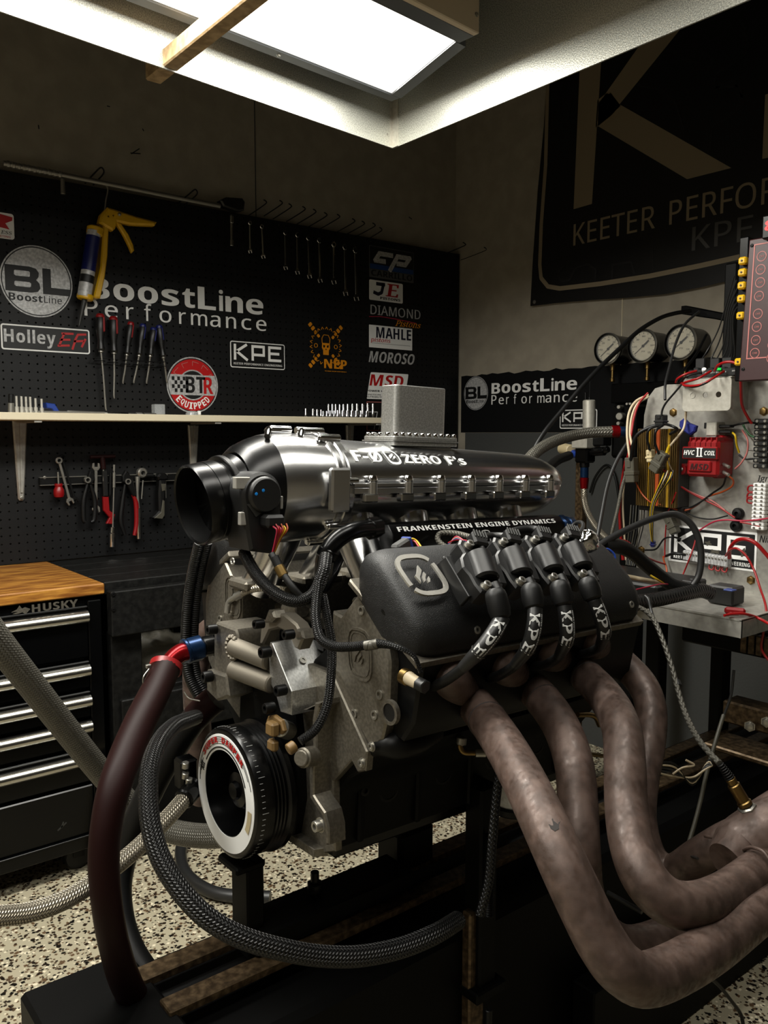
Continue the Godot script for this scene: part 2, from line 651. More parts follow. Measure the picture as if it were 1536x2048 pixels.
	mat("red_wire", Color(0.55, 0.02, 0.03), 0.4)
	mat("white_wire", Color(0.72, 0.66, 0.55), 0.45)
	mat("yellow_wire", Color(0.75, 0.62, 0.08), 0.4)
	mat("orange_wire", Color(0.58, 0.24, 0.07), 0.4)
	mat("blue_wire", Color(0.08, 0.20, 0.50), 0.4)
	mat("pink_wire", Color(0.62, 0.12, 0.22), 0.4)
	mat("green_wire", Color(0.10, 0.35, 0.16), 0.4)
	mat("grey_cable", Color(0.13, 0.13, 0.13), 0.4)
	mat("maroon", Color(0.17, 0.045, 0.055), 0.4)
	mat("rose", Color(0.66, 0.38, 0.36), 0.5)
	mat("silicone_red", Color(0.10, 0.028, 0.025), 0.5, 0.0, 0.25)
	mat("cream", Color(0.70, 0.64, 0.50), 0.5)
	mat("tan_plastic", Color(0.44, 0.34, 0.19), 0.5)
	mat("dial", Color(0.80, 0.77, 0.68), 0.5)
	mat("olive_grey", Color(0.26, 0.25, 0.21), 0.5)
	mat("dial_blue", Color(0.05, 0.45, 0.75), 0.4)
	var led := mat("led_red", Color(0.3, 0.0, 0.02), 0.4)
	led.emission_enabled = true
	led.emission = Color(1.0, 0.02, 0.06)
	led.emission_energy_multiplier = 1.2
	var green := mat("led_green", Color(0.0, 0.3, 0.1), 0.4)
	green.emission_enabled = true
	green.emission = Color(0.1, 1.0, 0.35)
	green.emission_energy_multiplier = 0.8
	var clear := mat("clear_plastic", Color(0.85, 0.87, 0.88, 0.25), 0.15)
	clear.transparency = BaseMaterial3D.TRANSPARENCY_ALPHA
	var film := mat("thin_film", Color(0.62, 0.60, 0.54, 0.35), 0.4)
	film.transparency = BaseMaterial3D.TRANSPARENCY_ALPHA
	var glass := mat("gauge_glass", Color(1, 1, 1, 0.06), 0.04)
	glass.transparency = BaseMaterial3D.TRANSPARENCY_ALPHA
	relief = weave()
	braid("braid_steel", Color(0.62, 0.59, 0.53), 0.34, 0.8)
	braid("braid_grey", Color(0.34, 0.33, 0.30), 0.42, 0.4)
	braid("braid_black", Color(0.04, 0.04, 0.04), 0.36, 0.1)


# ---------------------------------------------------------------- room and light
func lamps() -> void:
	# two long flat light boxes low inside the hood, turned 5 degrees to the wall; the second hangs nearer, above the frame
	light_box(Vector3(1.352, 2.05, -1.654), "long light box with glowing white diffuser, the one in view under the hood", LAMP)
	light_box(Vector3(1.352, 2.05, -0.78), "second long light box with glowing white diffuser, nearer the room side of the hood", LAMP * NEAR)


func light_box(at: Vector3, label: String, power: float) -> void:
	var fx := Transform3D(Basis(Vector3.UP, 0.0855), at)
	var f := thing("light_fixture", label, "light fixture", fx)
	var L := 2.2
	var Wd := 0.293
	var sk := -0.095        # the end frame is cut slantwise
	part(f, "lamp_diffuser", MB.new().prism([Vector2(-L, 0), Vector2(0, 0), Vector2(sk, -Wd), Vector2(-L, -Wd)], 0.001, 0.006, Transform3D(FLAT, Vector3())), "lamp_diffuser", "glowing white diffuser panel")
	part(f, "frame_rail", MB.new().box(Vector3(-L / 2, 0.010, -0.016), Vector3(L + 0.06, 0.026, 0.032), 0.002), "fixture_grey")
	part(f, "frame_rail", MB.new().box(Vector3(-L / 2 + sk / 2 - 0.01, 0.010, Wd + 0.022), Vector3(L + sk + 0.04, 0.026, 0.044), 0.002), "fixture_grey")
	part(f, "frame_rail", MB.new().prism([Vector2(0, 0), Vector2(0.032, 0), Vector2(0.032 + sk, -Wd), Vector2(sk, -Wd)], -0.003, 0.023, Transform3D(FLAT, Vector3()), 0.002), "fixture_grey")
	part(f, "frame_rail", MB.new().box(Vector3(-L - 0.015, 0.010, Wd / 2), Vector3(0.03, 0.026, Wd), 0.002), "fixture_grey")
	part(f, "housing", MB.new().prism([Vector2(-L, 0.02), Vector2(0.025, 0.02), Vector2(0.02 + sk, -Wd - 0.04), Vector2(-L, -Wd - 0.04)], 0.024, 0.10, Transform3D(FLAT, Vector3())), "fixture_grey")
	var sb := part(f, "side_board", MB.new().box(Vector3(-L / 2 + sk / 2 - 0.01, 0.050, Wd + 0.053), Vector3(L + sk + 0.03, 0.11, 0.016), 0.002), "pale_board", "pale wooden side board with screws")
	for w in [[-0.10, 0.03], [-0.10, 0.07], [-0.7, 0.05]]:
		bolt(sb, Vector3(w[0], w[1], Wd + 0.061), Vector3(0, 0, 1), 0.004, 0.003)
	bolt(f, Vector3(-0.33, -0.003, -0.016), Vector3(0, -1, 0), 0.004, 0.003)
	for k in 3:
		var a := AreaLight3D.new()
		a.name = numbered("lamp_light")
		a.area_size = Vector2(L / 3.0, Wd - 0.01)
		a.light_energy = power
		a.light_color = Color(1.0, 0.99, 0.955)
		a.light_size = 0.2
		a.shadow_enabled = true
		a.set("area_range", 8.0)
		a.set("area_attenuation", 2.0)
		# its local -z looks down, out of the diffuser
		a.transform = fx * Transform3D(FLAT, Vector3(-L / 6.0 - k * L / 3.0 - 0.01, -0.001, Wd / 2))
		add_child(a)


func room() -> void:
	struct("floor", MB.new().box(Vector3(0.5, -0.05, -0.6), Vector3(4.6, 0.1, 4.6)), "floor_flakes")
	struct("wall_left", MB.new().box(Vector3(0.5, 1.4, ZA - 0.085), Vector3(4.6, 2.8, 0.1)), "wall_paint")
	struct("wall_right", MB.new().box(Vector3(XB + 0.05, 1.4, -0.6), Vector3(0.1, 2.8, 4.6)), "wall_paint")
	struct("wall_back", MB.new().box(Vector3(-1.7, 1.4, -0.6), Vector3(0.1, 2.8, 4.6)), "wall_paint")
	struct("wall_near", MB.new().box(Vector3(0.5, 1.4, 1.6), Vector3(4.6, 2.8, 0.1)), "wall_paint")
	struct("ceiling", MB.new().box(Vector3(0.5, 2.85, -0.6), Vector3(4.6, 0.1, 4.6)), "dark_ceiling")
	# paint bands low on the banner wall: black with a ragged upper edge, grey beneath
	var edge := []
	var r := RandomNumberGenerator.new()
	r.seed = 3
	for i in 61:
		edge.append(Vector2(ZA + 0.012 + 1.9 * i / 60.0, 1.472 + r.randf_range(-0.004, 0.006)))
	edge.append_array([Vector2(ZA + 1.912, 1.2235), Vector2(ZA + 0.012, 1.2235)])
	struct("trim_1", MB.new().prism(edge, 0, 0.002, ON_B), "black_band")
	struct("trim_2", MB.new().box(Vector3(XB - 0.001, 0.611, -0.75), Vector3(0.002, 1.222, 3.9)), "grey_band")
	# joints between the wall boards
	struct("trim_3", MB.new().box(Vector3(XB - 0.001, 1.65, -1.885), Vector3(0.003, 0.36, 0.004)), "shelf_white")
	struct("trim_4", MB.new().box(Vector3(1.62, 2.35, ZA - 0.034), Vector3(0.003, 0.9, 0.003)), "grey_band")
	var marks := thing("pencil_marks", "small dark pencil crosses and ticks on the wall above the pegboard", "marks", Transform3D(Basis(), Vector3(0, 0, ZA - 0.035)))
	for s in [[Vector2(1.145, 2.149), Vector2(1.18, 2.154)], [Vector2(1.148, 2.147), Vector2(1.177, 2.17)], [Vector2(1.07, 2.282), Vector2(1.08, 2.282)], [Vector2(0.8506, 2.174), Vector2(0.8517, 2.162)], [Vector2(1.189, 2.237), Vector2(1.194, 2.23)], [Vector2(2.363, 2.133), Vector2(2.38, 2.127)]]:
		part(marks, "mark", MB.new().strokes([s], 0.0035, 0.0006), "print_black")


func hood() -> void:
	# four sheet-metal skirts; the far corner is at (1.451, 1.97, -1.771)
	var h := thing("light_hood", "galvanised sheet metal light hood hanging over the engine", "hood")
	part(h, "skirt", MB.new().box(Vector3(-1.19, 0.265, -0.002), Vector3(2.38, 0.53, 0.004), 0.0, Transform3D(Basis(Vector3.UP, 0.117), Vector3(1.451, 1.97, -1.769))), "galvanised")
	part(h, "skirt", MB.new().prism([Vector2(-1.771, 1.97), Vector2(0.3, 1.97), Vector2(0.3, 2.5), Vector2(-1.771, 2.5)], -0.004, 0, Transform3D(FACE, Vector3(1.451, 0, 0))), "galvanised")
	part(h, "skirt", MB.new().box(Vector3(0.275, 2.3, 0.302), Vector3(2.35, 0.4, 0.004)), "galvanised")
	part(h, "skirt", MB.new().box(Vector3(-0.902, 2.3, -0.735), Vector3(0.004, 0.4, 2.07)), "galvanised")
	part(h, "top_sheet", MB.new().box(Vector3(0.275, 2.502, -0.735), Vector3(2.36, 0.004, 2.08)), "galvanised")
	part(h, "corner_strip", MB.new().box(Vector3(1.436, 2.235, -1.769), Vector3(0.026, 0.53, 0.003)).box(Vector3(1.449, 2.235, -1.757), Vector3(0.003, 0.53, 0.022)), "brushed")
	part(h, "rivet", MB.new().lathe([Vector2(0, 0.003), Vector2(0.003, 0.002), Vector2(0.004, 0)], Transform3D(Basis(Vector3.RIGHT, PI / 2), Vector3(1.43, 2.0, -1.768)), 8), "steel")
	for x in [0.3, 1.1]:
		part(h, "hanger_rod", MB.new().rod(Vector3(x, 2.504, -0.7), Vector3(x, 2.8, -0.7), 0.006), "dark_steel")
	var b := MB.new().box(Vector3(0.79, 1.992, -0.9), Vector3(0.036, 0.036, 1.76), 0.003)
	single("wooden_bar", b, "bare_wood", "square wooden bar running under the light box across the hood", "wooden bar")


# ---------------------------------------------------------------- the pegboard wall
func pegboards() -> void:
	for w in [[0, -14, 16, "lower"], [17, -14, 46, "upper"]]:
		var lab := "lower black pegboard of small holes between workbench and shelf" if w[3] == "lower" else "upper black pegboard of small holes, carrying the stickers, above the shelf"
		var t := thing("pegboard", lab, "pegboard")
		for cut in [[-14, 21], [22, 44], [45, 73]]:
			part(t, "board", holes(cut[0], cut[1], w[0], w[2]), "pegboard_black")
		for x in [0.759, 1.3178, 1.9022]:
			var y0: float = 0.81 + 0.0254 * w[0]
			var y1: float = 0.84 + 0.0254 * w[2]
			part(t, "batten", MB.new().box(Vector3(x, (y0 + y1) / 2, ZA - 0.018), Vector3(0.012, y1 - y0 - 0.02, 0.02)), "print_grey")


func holes(k0: int, k1: int, j0: int, j1: int) -> MB:
	var b := MB.new()
	var c := 0.0254
	var F := Vector3(0, 0, 1)
	for k in range(k0, k1 + 1):
		for j in range(j0, j1 + 1):
			var o := Vector3(0.759 + k * c, 0.826 + j * c, ZA)
			var ring := []
			var sq := []
			for i in 8:
				var d := Vector3(cos(TAU * i / 8), sin(TAU * i / 8), 0)
				ring.append(o + d * 0.0031)
				sq.append(o + d * (c / 2) / maxf(absf(d.x), absf(d.y)))
			for i in 8:
				var l := (i + 1) % 8
				b.tri(sq[i], sq[l], ring[l], F, F, F)
				b.tri(sq[i], ring[l], ring[i], F, F, F)
				var n: Vector3 = (o - (ring[i] + ring[l]) / 2).normalized()
				var dz := Vector3(0, 0, -0.005)
				b.tri(ring[i], ring[l], ring[l] + dz, n, n, n)
				b.tri(ring[i], ring[l] + dz, ring[i] + dz, n, n, n)
	var lo := Vector3(0.759 + (k0 - 0.5) * c, 0.826 + (j0 - 0.5) * c, 0)
	var hi := Vector3(0.759 + (k1 + 0.5) * c, 0.826 + (j1 + 0.5) * c, 0)
	b.box(Vector3((lo.x + hi.x) / 2, hi.y, ZA - 0.0025), Vector3(hi.x - lo.x, 0.0006, 0.005))
	b.box(Vector3(hi.x, (lo.y + hi.y) / 2, ZA - 0.0025), Vector3(0.0006, hi.y - lo.y, 0.005))
	return b


func wall_lettering() -> void:
	var d := 0.0012
	var a := thing("vinyl_lettering", "big white vinyl lettering in two lines stuck across the upper pegboard", "lettering", ON_A)
	var p0: Vector2 = Vector2(0.9753, 1.661)
	var p1: Vector2 = Vector2(1.641, 1.651)
	var top: Vector2 = Vector2(1.369, 1.735)
	var low: Vector2 = Vector2(1.367, 1.663)
	var y := (p0.y + p1.y) / 2
	var cap := top.y - low.y
	var x := p0.x
	var wide := (p1.x - p0.x)
	# capitals are as tall as the L, small letters nearly square
	var run := [["B", 0.118, 1.0], ["o", 0.118, 0.84], ["o", 0.118, 0.84], ["s", 0.108, 0.84], ["t", 0.082, 0.98], ["L", 0.116, 1.16], ["i", 0.036, 1.12], ["n", 0.118, 0.84], ["e", 0.12, 0.84]]
	for r in run:
		var m := MB.new().text(r[0], Vector2(x, y), wide * (r[1] - 0.012), cap * r[2] * 0.92, d, Transform3D.IDENTITY, true)
		part(a, "letter", m, "print_white")
		x += wide * r[1] * 1.066
	var q0: Vector2 = Vector2(0.9625, 1.612)
	var q1: Vector2 = Vector2(1.636, 1.584)
	var word := "Performance"
	var hs := [1.0, 0.72, 0.72, 1.02, 0.72, 0.72, 0.72, 0.72, 0.72, 0.72, 0.72]
	var ws := [0.6, 0.6, 0.36, 0.36, 0.6, 0.36, 0.86, 0.56, 0.56, 0.56, 0.6]
	var ch: float = Vector2(1.16, 1.66).y - Vector2(1.15, 1.604).y
	var step: float = (q1.x - q0.x - 0.045) / 10.0
	for i in 11:
		var lw: float = ws[i] * 0.072
		part(a, "letter", MB.new().text(word[i], Vector2(q0.x + step * i + (0.05 - lw) / 2 - (0.004 if i == 0 else 0.0), (q0.y + q1.y) / 2), lw, ch * hs[i], d, Transform3D.IDENTITY, false), "print_white")


func plate(called: String, label: String, base: String, outline: Array, rim := "", inset := 0.004) -> Node3D:
	var t := thing(called, label, "sticker", ON_A)
	part(t, "backing", MB.new().prism(outline, 0.0002, 0.0012), rim if rim else base)
	if rim:
		var q := Geometry2D.offset_polygon(PackedVector2Array(outline), -inset)
		part(t, "field", MB.new().prism(Array(q[0]), 0.0008, 0.0018), base)
	return t


# two-line round badge: big BL over a small word
func badge(t: Node3D, c: Vector2, r: float, xf := Transform3D.IDENTITY) -> void:
	part(t, "disc", MB.new().lathe([Vector2(0, 0.0015), Vector2(r, 0.0015), Vector2(r, 0)], xf * Transform3D(Basis(Vector3.RIGHT, PI / 2), Vector3(c.x, c.y, 0)), 64), "print_silver")
	part(t, "ring", MB.new().ring2d(c, r * 0.935, r * 0.965, 0.0019, xf, 64), "print_black")
	var b := MB.new()
	var o := c + Vector2(-r * 0.86, -r * 0.33)
	var s := r * 0.72
	var bb := [o, o + Vector2(r * 0.7, 0), o + Vector2(r * 0.88, s * 0.06), o + Vector2(r * 0.95, s * 0.2), o + Vector2(r * 0.93, s * 0.38), o + Vector2(r * 0.84, s * 0.51), o + Vector2(r * 0.91, s * 0.64), o + Vector2(r * 0.92, s * 0.8), o + Vector2(r * 0.84, s * 0.95), o + Vector2(r * 0.68, s), o + Vector2(0, s)]
	b.prism(bb, 0.001, 0.0021, xf, 0.0, [rrect(o + Vector2(r * 0.24, s * 0.6), o + Vector2(r * 0.68, s * 0.82), r * 0.05), rrect(o + Vector2(r * 0.24, s * 0.2), o + Vector2(r * 0.70, s * 0.4), r * 0.05)])
	var e := o + Vector2(r * 1.02, 0)
	b.prism([e, e + Vector2(r * 0.76, 0), e + Vector2(r * 0.80, s * 0.27), e + Vector2(r * 0.23, s * 0.27), e + Vector2(r * 0.23, s), e + Vector2(0, s)], 0.001, 0.0021, xf)
	part(t, "monogram", b, "print_black")
	part(t, "word", MB.new().text("Boost", c + Vector2(-r * 0.78, -r * 0.58), r * 0.92, r * 0.2, 0.0021, xf, true).text("Line", c + Vector2(r * 0.18, -r * 0.58), r * 0.5, r * 0.2, 0.0021, xf), "print_black")


func kpe(b: MB, o: Vector2, w: float, h: float, xf: Transform3D, z := 0.002) -> void:
	var k := w * 0.28
	var s := h * 0.17
	b.strokes([[o + Vector2(s / 2, 0), o + Vector2(s / 2, h)], [o + Vector2(s, h * 0.52), o + Vector2(k * 0.95, h)], [o + Vector2(s, h * 0.56), o + Vector2(k, 0)]], s, z, xf)
	var p := o + Vector2(w * 0.36, 0)
	b.strokes([[p + Vector2(s / 2, 0), p + Vector2(s / 2, h - s / 2), p + Vector2(k - s / 2, h - s / 2), p + Vector2(k - s / 2, h * 0.38), p + Vector2(s, h * 0.38)]], s, z, xf, true)
	var e := o + Vector2(w * 0.71, 0)
	b.strokes([[e + Vector2(k, s / 2), e + Vector2(s / 2, s / 2), e + Vector2(s / 2, h - s / 2), e + Vector2(k, h - s / 2)], [e + Vector2(s, h * 0.52), e + Vector2(k * 0.85, h * 0.52)]], s, z, xf, true)


func wall_stickers() -> void:
	var I := Transform3D.IDENTITY
	# round badge
	var c: Vector2 = Vector2(0.8173, 1.689)
	var r: float = (Vector2(0.9289, 1.678).x - Vector2(0.7112, 1.694).x) / 2
	badge(thing("round_sticker", "big round silver sticker with black BL letters at the left of the pegboard", "sticker", ON_A), c, r)
	# white and red sticker cut by the picture's edge
	var u0: Vector2 = Vector2(0.6597, 1.882)
	var u1: Vector2 = Vector2(0.7564, 1.806)
	var t := plate("sticker", "white sticker with red angular emblem at the far left picture edge", "print_white", rrect(u0, u1, 0.008))
	var w := u1.x - u0.x
	var h := u0.y - u1.y
	part(t, "emblem", MB.new().prism([Vector2(u0.x + w * 0.58, u0.y - h * 0.06), Vector2(u1.x - w * 0.04, u0.y - h * 0.13), Vector2(u1.x - w * 0.05, u0.y - h * 0.26), Vector2(u1.x - w * 0.26, u0.y - h * 0.40), Vector2(u1.x - w * 0.14, u0.y - h * 0.62), Vector2(u1.x - w * 0.4, u0.y - h * 0.58), Vector2(u0.x + w * 0.5, u0.y - h * 0.62)], 0.001, 0.002), "print_red")
	part(t, "word", MB.new().text("ESS", Vector2(u1.x - w * 0.40, u1.y + h * 0.18), w * 0.31, h * 0.13, 0.002, I, false, 0.2, "Droid Serif"), "print_black")
	part(t, "small_print", MB.new().text("ETING", Vector2(u1.x - w * 0.42, u1.y + h * 0.05), w * 0.3, h * 0.07, 0.002), "print_red")
	# long black label, silver and red words
	var h0: Vector2 = Vector2(0.7055, 1.553)
	var h1: Vector2 = Vector2(0.9756, 1.475)
	t = plate("sticker", "long black label with silver word and red slanted letters under the round sticker", "print_black", rrect(h0, h1, 0.008), "print_white", 0.0045)
	w = h1.x - h0.x
	h = h0.y - h1.y
	part(t, "word", MB.new().text("Holley", Vector2(h0.x + w * 0.03, h1.y + h * 0.13), w * 0.57, h * 0.70, 0.0026, I, true), "print_silver")
	var red := MB.new()
	var E: Vector2 = Vector2(h0.x + w * 0.62, h1.y + h * 0.27)
	for s in [[[0.0, 0.0], [0.14, 0.04]], [[0.03, 0.25], [0.15, 0.27]], [[0.05, 0.5], [0.19, 0.52]], [[0.02, 0.02], [0.08, 0.5]], [[0.17, -0.12], [0.21, 0.3], [0.24, 0.5], [0.34, 0.53]], [[0.19, 0.22], [0.31, 0.26]], [[0.28, 0.0], [0.33, 0.35]]]:
		var l := []
		for q in s:
			l.append(E + Vector2(q[0] * w, q[1] * h))
		red.strokes([l], h * 0.085, 0.0026)
	part(t, "letters", red, "print_red")
	# outlined three-letter sticker
	var k0: Vector2 = Vector2(1.485, 1.554)
	var k1: Vector2 = Vector2(1.716, 1.459)
	t = plate("sticker", "black rectangular sticker with white border and letters KPE right of the screwdrivers", "print_black", rrect(k0, k1, 0.008), "print_white", 0.0035)
	var m := MB.new()
	kpe(m, Vector2(k0.x + 0.014, k1.y + 0.028), k1.x - k0.x - 0.028, k0.y - k1.y - 0.038, I)
	m.text("KEETER PERFORMANCE ENGINEERING", Vector2(k0.x + 0.013, k1.y + 0.011), k1.x - k0.x - 0.026, 0.0075, 0.0022)
	part(t, "letters", m, "print_white")
	# round red, white and black emblem
	c = Vector2(1.335, 1.389)
	r = (Vector2(1.435, 1.391).x - Vector2(1.239, 1.386).x) / 2
	t = thing("round_sticker", "round red and grey sticker with checkered flag letters just above the shelf", "sticker", ON_A)
	var disc := Transform3D(Basis(Vector3.RIGHT, PI / 2), Vector3(c.x, c.y, 0))
	part(t, "rim", MB.new().lathe([Vector2(0, 0.001), Vector2(r, 0.001), Vector2(r, 0)], disc, 64), "print_silver")
	part(t, "black_ring", MB.new().ring2d(c, r * 0.92, r * 0.955, 0.0014, I, 64), "print_black")
	part(t, "red_disc", MB.new().lathe([Vector2(0, 0.0014), Vector2(r * 0.92, 0.0014), Vector2(r * 0.92, 0)], disc, 64), "print_red")
	part(t, "black_core", MB.new().lathe([Vector2(0, 0.0018), Vector2(r * 0.5, 0.0018), Vector2(r * 0.5, 0)], disc, 48), "print_black")
	part(t, "core_ring", MB.new().ring2d(c, r * 0.5, r * 0.545, 0.002, I, 48), "print_silver")
	var sil := MB.new()
	sil.prism([c + Vector2(-r * 0.86, -r * 0.36), c + Vector2(r * 0.86, -r * 0.36), c + Vector2(r * 0.94, -r * 0.1), c + Vector2(r * 0.94, r * 0.1), c + Vector2(r * 0.86, r * 0.36), c + Vector2(-r * 0.86, r * 0.36), c + Vector2(-r * 0.94, r * 0.1), c + Vector2(-r * 0.94, -r * 0.1)], 0.001, 0.0022)
	part(t, "band", sil, "print_silver")
	m = MB.new().text("BT", c + Vector2(-r * 0.28, -r * 0.28), r * 0.76, r * 0.58, 0.003, I, true)
	for q in [[0, 3], [0, 1], [1, 2], [2, 3], [2, 1], [3, 2], [3, 0], [4, 1], [1, 0], [5, 2], [4, 3], [5, 0]]:
		m.box(Vector3(c.x - r * 0.76 + q[0] * r * 0.105, c.y - r * 0.2 + q[1] * r * 0.14, 0.002), Vector3(r * 0.1, r * 0.13, 0.002))
	part(t, "letters", m, "print_black")
	part(t, "red_letter", MB.new().text("R", c + Vector2(r * 0.42, -r * 0.3), r * 0.38, r * 0.6, 0.003, I, true), "print_red")
	m = MB.new()
	for i in 8:
		var g := deg_to_rad(-90.0 + (i - 3.5) * 13.5)
		var at := c + Vector2(cos(g), sin(g)) * r * 0.86
		m.text("EQUIPPED"[i], at + Vector2(-r * 0.07, 0).rotated(g + PI / 2), r * 0.13, r * 0.24, 0.003, I, true, 0.0, "Droid Sans", g + PI / 2)
	part(t, "rim_word", m, "print_white")
	m = MB.new()
	for i in 5:
		var g := deg_to_rad(150.0 - i * 30.0)
		m.strokes([[c + Vector2(cos(g), sin(g)) * r * 0.68, c + Vector2(cos(g), sin(g)) * r * 0.84, c + Vector2(cos(g - 0.3), sin(g - 0.3)) * r * 0.82]], 0.002, 0.0018)
	part(t, "gear_line", m, "rose")
	# yellow crossed-shaft emblem with a skull
	var n0: Vector2 = Vector2(1.831, 1.641)
	var n1: Vector2 = Vector2(2.007, 1.463)
	w = n1.x - n0.x
	h = n0.y - n1.y
	c = Vector2(n0.x + w * 0.43, n1.y + h * 0.55)
	t = thing("decal", "yellow skull and crossed camshafts decal left of the sticker column", "sticker", ON_A)
	m = MB.new()
	for s in [1, -1]:
		for q in [-0.46, -0.38, -0.30, -0.22, 0.22, 0.30, 0.38, 0.46]:
			var at: Vector2 = c + Vector2(q * w * 0.9, q * s * h * 0.95)
			var g := atan2(s * h * 0.95, w * 0.9)
			m.prism(rrect(Vector2(-0.0075, -0.0085 if absf(q) > 0.34 else -0.0055), Vector2(0.0055, 0.0085 if absf(q) > 0.34 else 0.0055), 0.003), 0, 0.0012, Transform3D(Basis(Vector3(0, 0, 1), g), Vector3(at.x, at.y, 0)))
	part(t, "camshafts", m, "print_yellow")
	m = MB.new()
	for i in 22:
		var g := TAU * i / 22.0
		m.strokes([[c + Vector2(cos(g) * w * 0.37, sin(g) * h * 0.37), c + Vector2(cos(g + 0.09) * w * 0.43, sin(g + 0.09) * h * 0.42), c + Vector2(cos(g + 0.18) * w * 0.37, sin(g + 0.18) * h * 0.37)]], 0.0022, 0.0012)
	m.ring2d(c + Vector2(-w * 0.27, 0), 0.0065, 0.0085, 0.0012, I, 16).ring2d(c + Vector2(w * 0.27, 0), 0.0065, 0.0085, 0.0012, I, 16)
	part(t, "gear_line", m, "print_yellow")
	var sk := MB.new()
	sk.prism([c + Vector2(-0.018, 0.012), c + Vector2(0.018, 0.012), c + Vector2(0.019, -0.008), c + Vector2(0.013, -0.016), c + Vector2(0.013, -0.034), c + Vector2(-0.013, -0.034), c + Vector2(-0.013, -0.016), c + Vector2(-0.019, -0.008)], 0, 0.0014, I, 0.0, [[c + Vector2(-0.014, 0.005), c + Vector2(-0.003, 0.002), c + Vector2(-0.005, -0.006), c + Vector2(-0.013, -0.005)], [c + Vector2(0.014, 0.005), c + Vector2(0.003, 0.002), c + Vector2(0.005, -0.006), c + Vector2(0.013, -0.005)], [c + Vector2(0, -0.008), c + Vector2(0.004, -0.015), c + Vector2(-0.004, -0.015)]])
	sk.strokes([[c + Vector2(-0.018, 0.012), c + Vector2(-0.019, 0.03), c + Vector2(-0.011, 0.043), c + Vector2(0.011, 0.043), c + Vector2(0.019, 0.03), c + Vector2(0.018, 0.012)]], 0.002, 0.0014)
	part(t, "skull", sk, "print_yellow")
	part(t, "letters", MB.new().text("NEP", Vector2(n0.x + w * 0.38, n1.y + h * 0.07), w * 0.62, h * 0.2, 0.002, I, true), "print_yellow")
	part(t, "small_print", MB.new().text("NO NAME ENGINE PERFORMANCE", Vector2(n0.x + w * 0.40, n1.y), w * 0.6, h * 0.018, 0.001), "print_yellow")
	# the column of stickers beside the corner
	var a0: Vector2 = Vector2(2.122, 1.979)
	var a1: Vector2 = Vector2(2.36, 1.853)
	w = a1.x - a0.x
	h = a0.y - a1.y
	t = plate("sticker", "square sticker with blue stripe, topmost of the sticker column", "print_black", rrect(a0, a1, 0.003), "print_grey", 0.003)
	part(t, "lower_field", MB.new().box(Vector3((a0.x + a1.x) / 2, a1.y + h * 0.14, 0.0015), Vector3(w - 0.006, h * 0.25, 0.0014)), "print_grey")
	part(t, "stripe", MB.new().box(Vector3((a0.x + a1.x) / 2, a1.y + h * 0.35, 0.0015), Vector3(w - 0.006, h * 0.15, 0.0014)), "print_blue")
	part(t, "monogram", MB.new().strokes([[Vector2(a0.x + w * 0.52, a1.y + h * 0.78), Vector2(a0.x + w * 0.22, a1.y + h * 0.78), Vector2(a0.x + w * 0.13, a1.y + h * 0.55), Vector2(a0.x + w * 0.36, a1.y + h * 0.55)], [Vector2(a0.x + w * 0.44, a1.y + h * 0.26), Vector2(a0.x + w * 0.62, a1.y + h * 0.78), Vector2(a0.x + w * 0.9, a1.y + h * 0.78), Vector2(a0.x + w * 0.8, a1.y + h * 0.55), Vector2(a0.x + w * 0.6, a1.y + h * 0.55)]], h * 0.15, 0.003, I, true), "print_silver")
	part(t, "word", MB.new().text("CARRILLO", Vector2(a0.x + w * 0.04, a1.y + h * 0.05), w * 0.92, h * 0.19, 0.003, I, true), "print_black")
	a0 = Vector2(2.122, 1.843)
	a1 = Vector2(2.3, 1.762)
	w = a1.x - a0.x
	h = a0.y - a1.y
	t = plate("sticker", "white sticker with navy J and red E, second in the sticker column", "print_white", rrect(a0, a1, 0.006))
	part(t, "letter_j", MB.new().strokes([[Vector2(a0.x + w * 0.42, a0.y - h * 0.1), Vector2(a0.x + w * 0.36, a1.y + h * 0.42), Vector2(a0.x + w * 0.26, a1.y + h * 0.32), Vector2(a0.x + w * 0.12, a1.y + h * 0.4)], [Vector2(a0.x + w * 0.2, a0.y - h * 0.17), Vector2(a0.x + w * 0.46, a0.y - h * 0.17)]], h * 0.17, 0.0022), "print_navy")
	part(t, "letter_e", MB.new().text("E", Vector2(a0.x + w * 0.48, a1.y + h * 0.27), w * 0.36, h * 0.64, 0.0022, I, true, 0.2, "Droid Serif"), "print_red")
	part(t, "word", MB.new().text("PISTONS", Vector2(a0.x + w * 0.32, a1.y + h * 0.09), w * 0.6, h * 0.12, 0.0022, I, true), "print_black")
	t = thing("vinyl_lettering", "thin white vinyl word with red swoosh and yellow script, third in the column", "lettering", ON_A)
	a0 = Vector2(2.129, 1.745)
	a1 = Vector2(2.399, 1.703)
	part(t, "word", MB.new().text("DIAMOND", Vector2(a0.x, a1.y + 0.002), a1.x - a0.x, Vector2(2.129, 1.745).y - Vector2(2.129, 1.707).y, 0.001), "print_silver")
	part(t, "swoosh", MB.new().strokes([[Vector2(2.122, 1.694), Vector2(2.179, 1.699), Vector2(2.259, 1.696), Vector2(2.375, 1.687)]], 0.003, 0.001), "pink_wire")
	part(t, "script", MB.new().text("Pistons", Vector2(2.259, 1.667), Vector2(2.395, 1.671).x - Vector2(2.259, 1.667).x, 0.026, 0.001, I, false, 0.5, "Droid Serif"), "print_yellow")
	a0 = Vector2(2.121, 1.662)
	a1 = Vector2(2.353, 1.571)
	w = a1.x - a0.x
	h = a0.y - a1.y
	t = plate("sticker", "white sticker with navy block word over red italic word, fourth in the column", "print_white", rrect(a0, a1, 0.001))
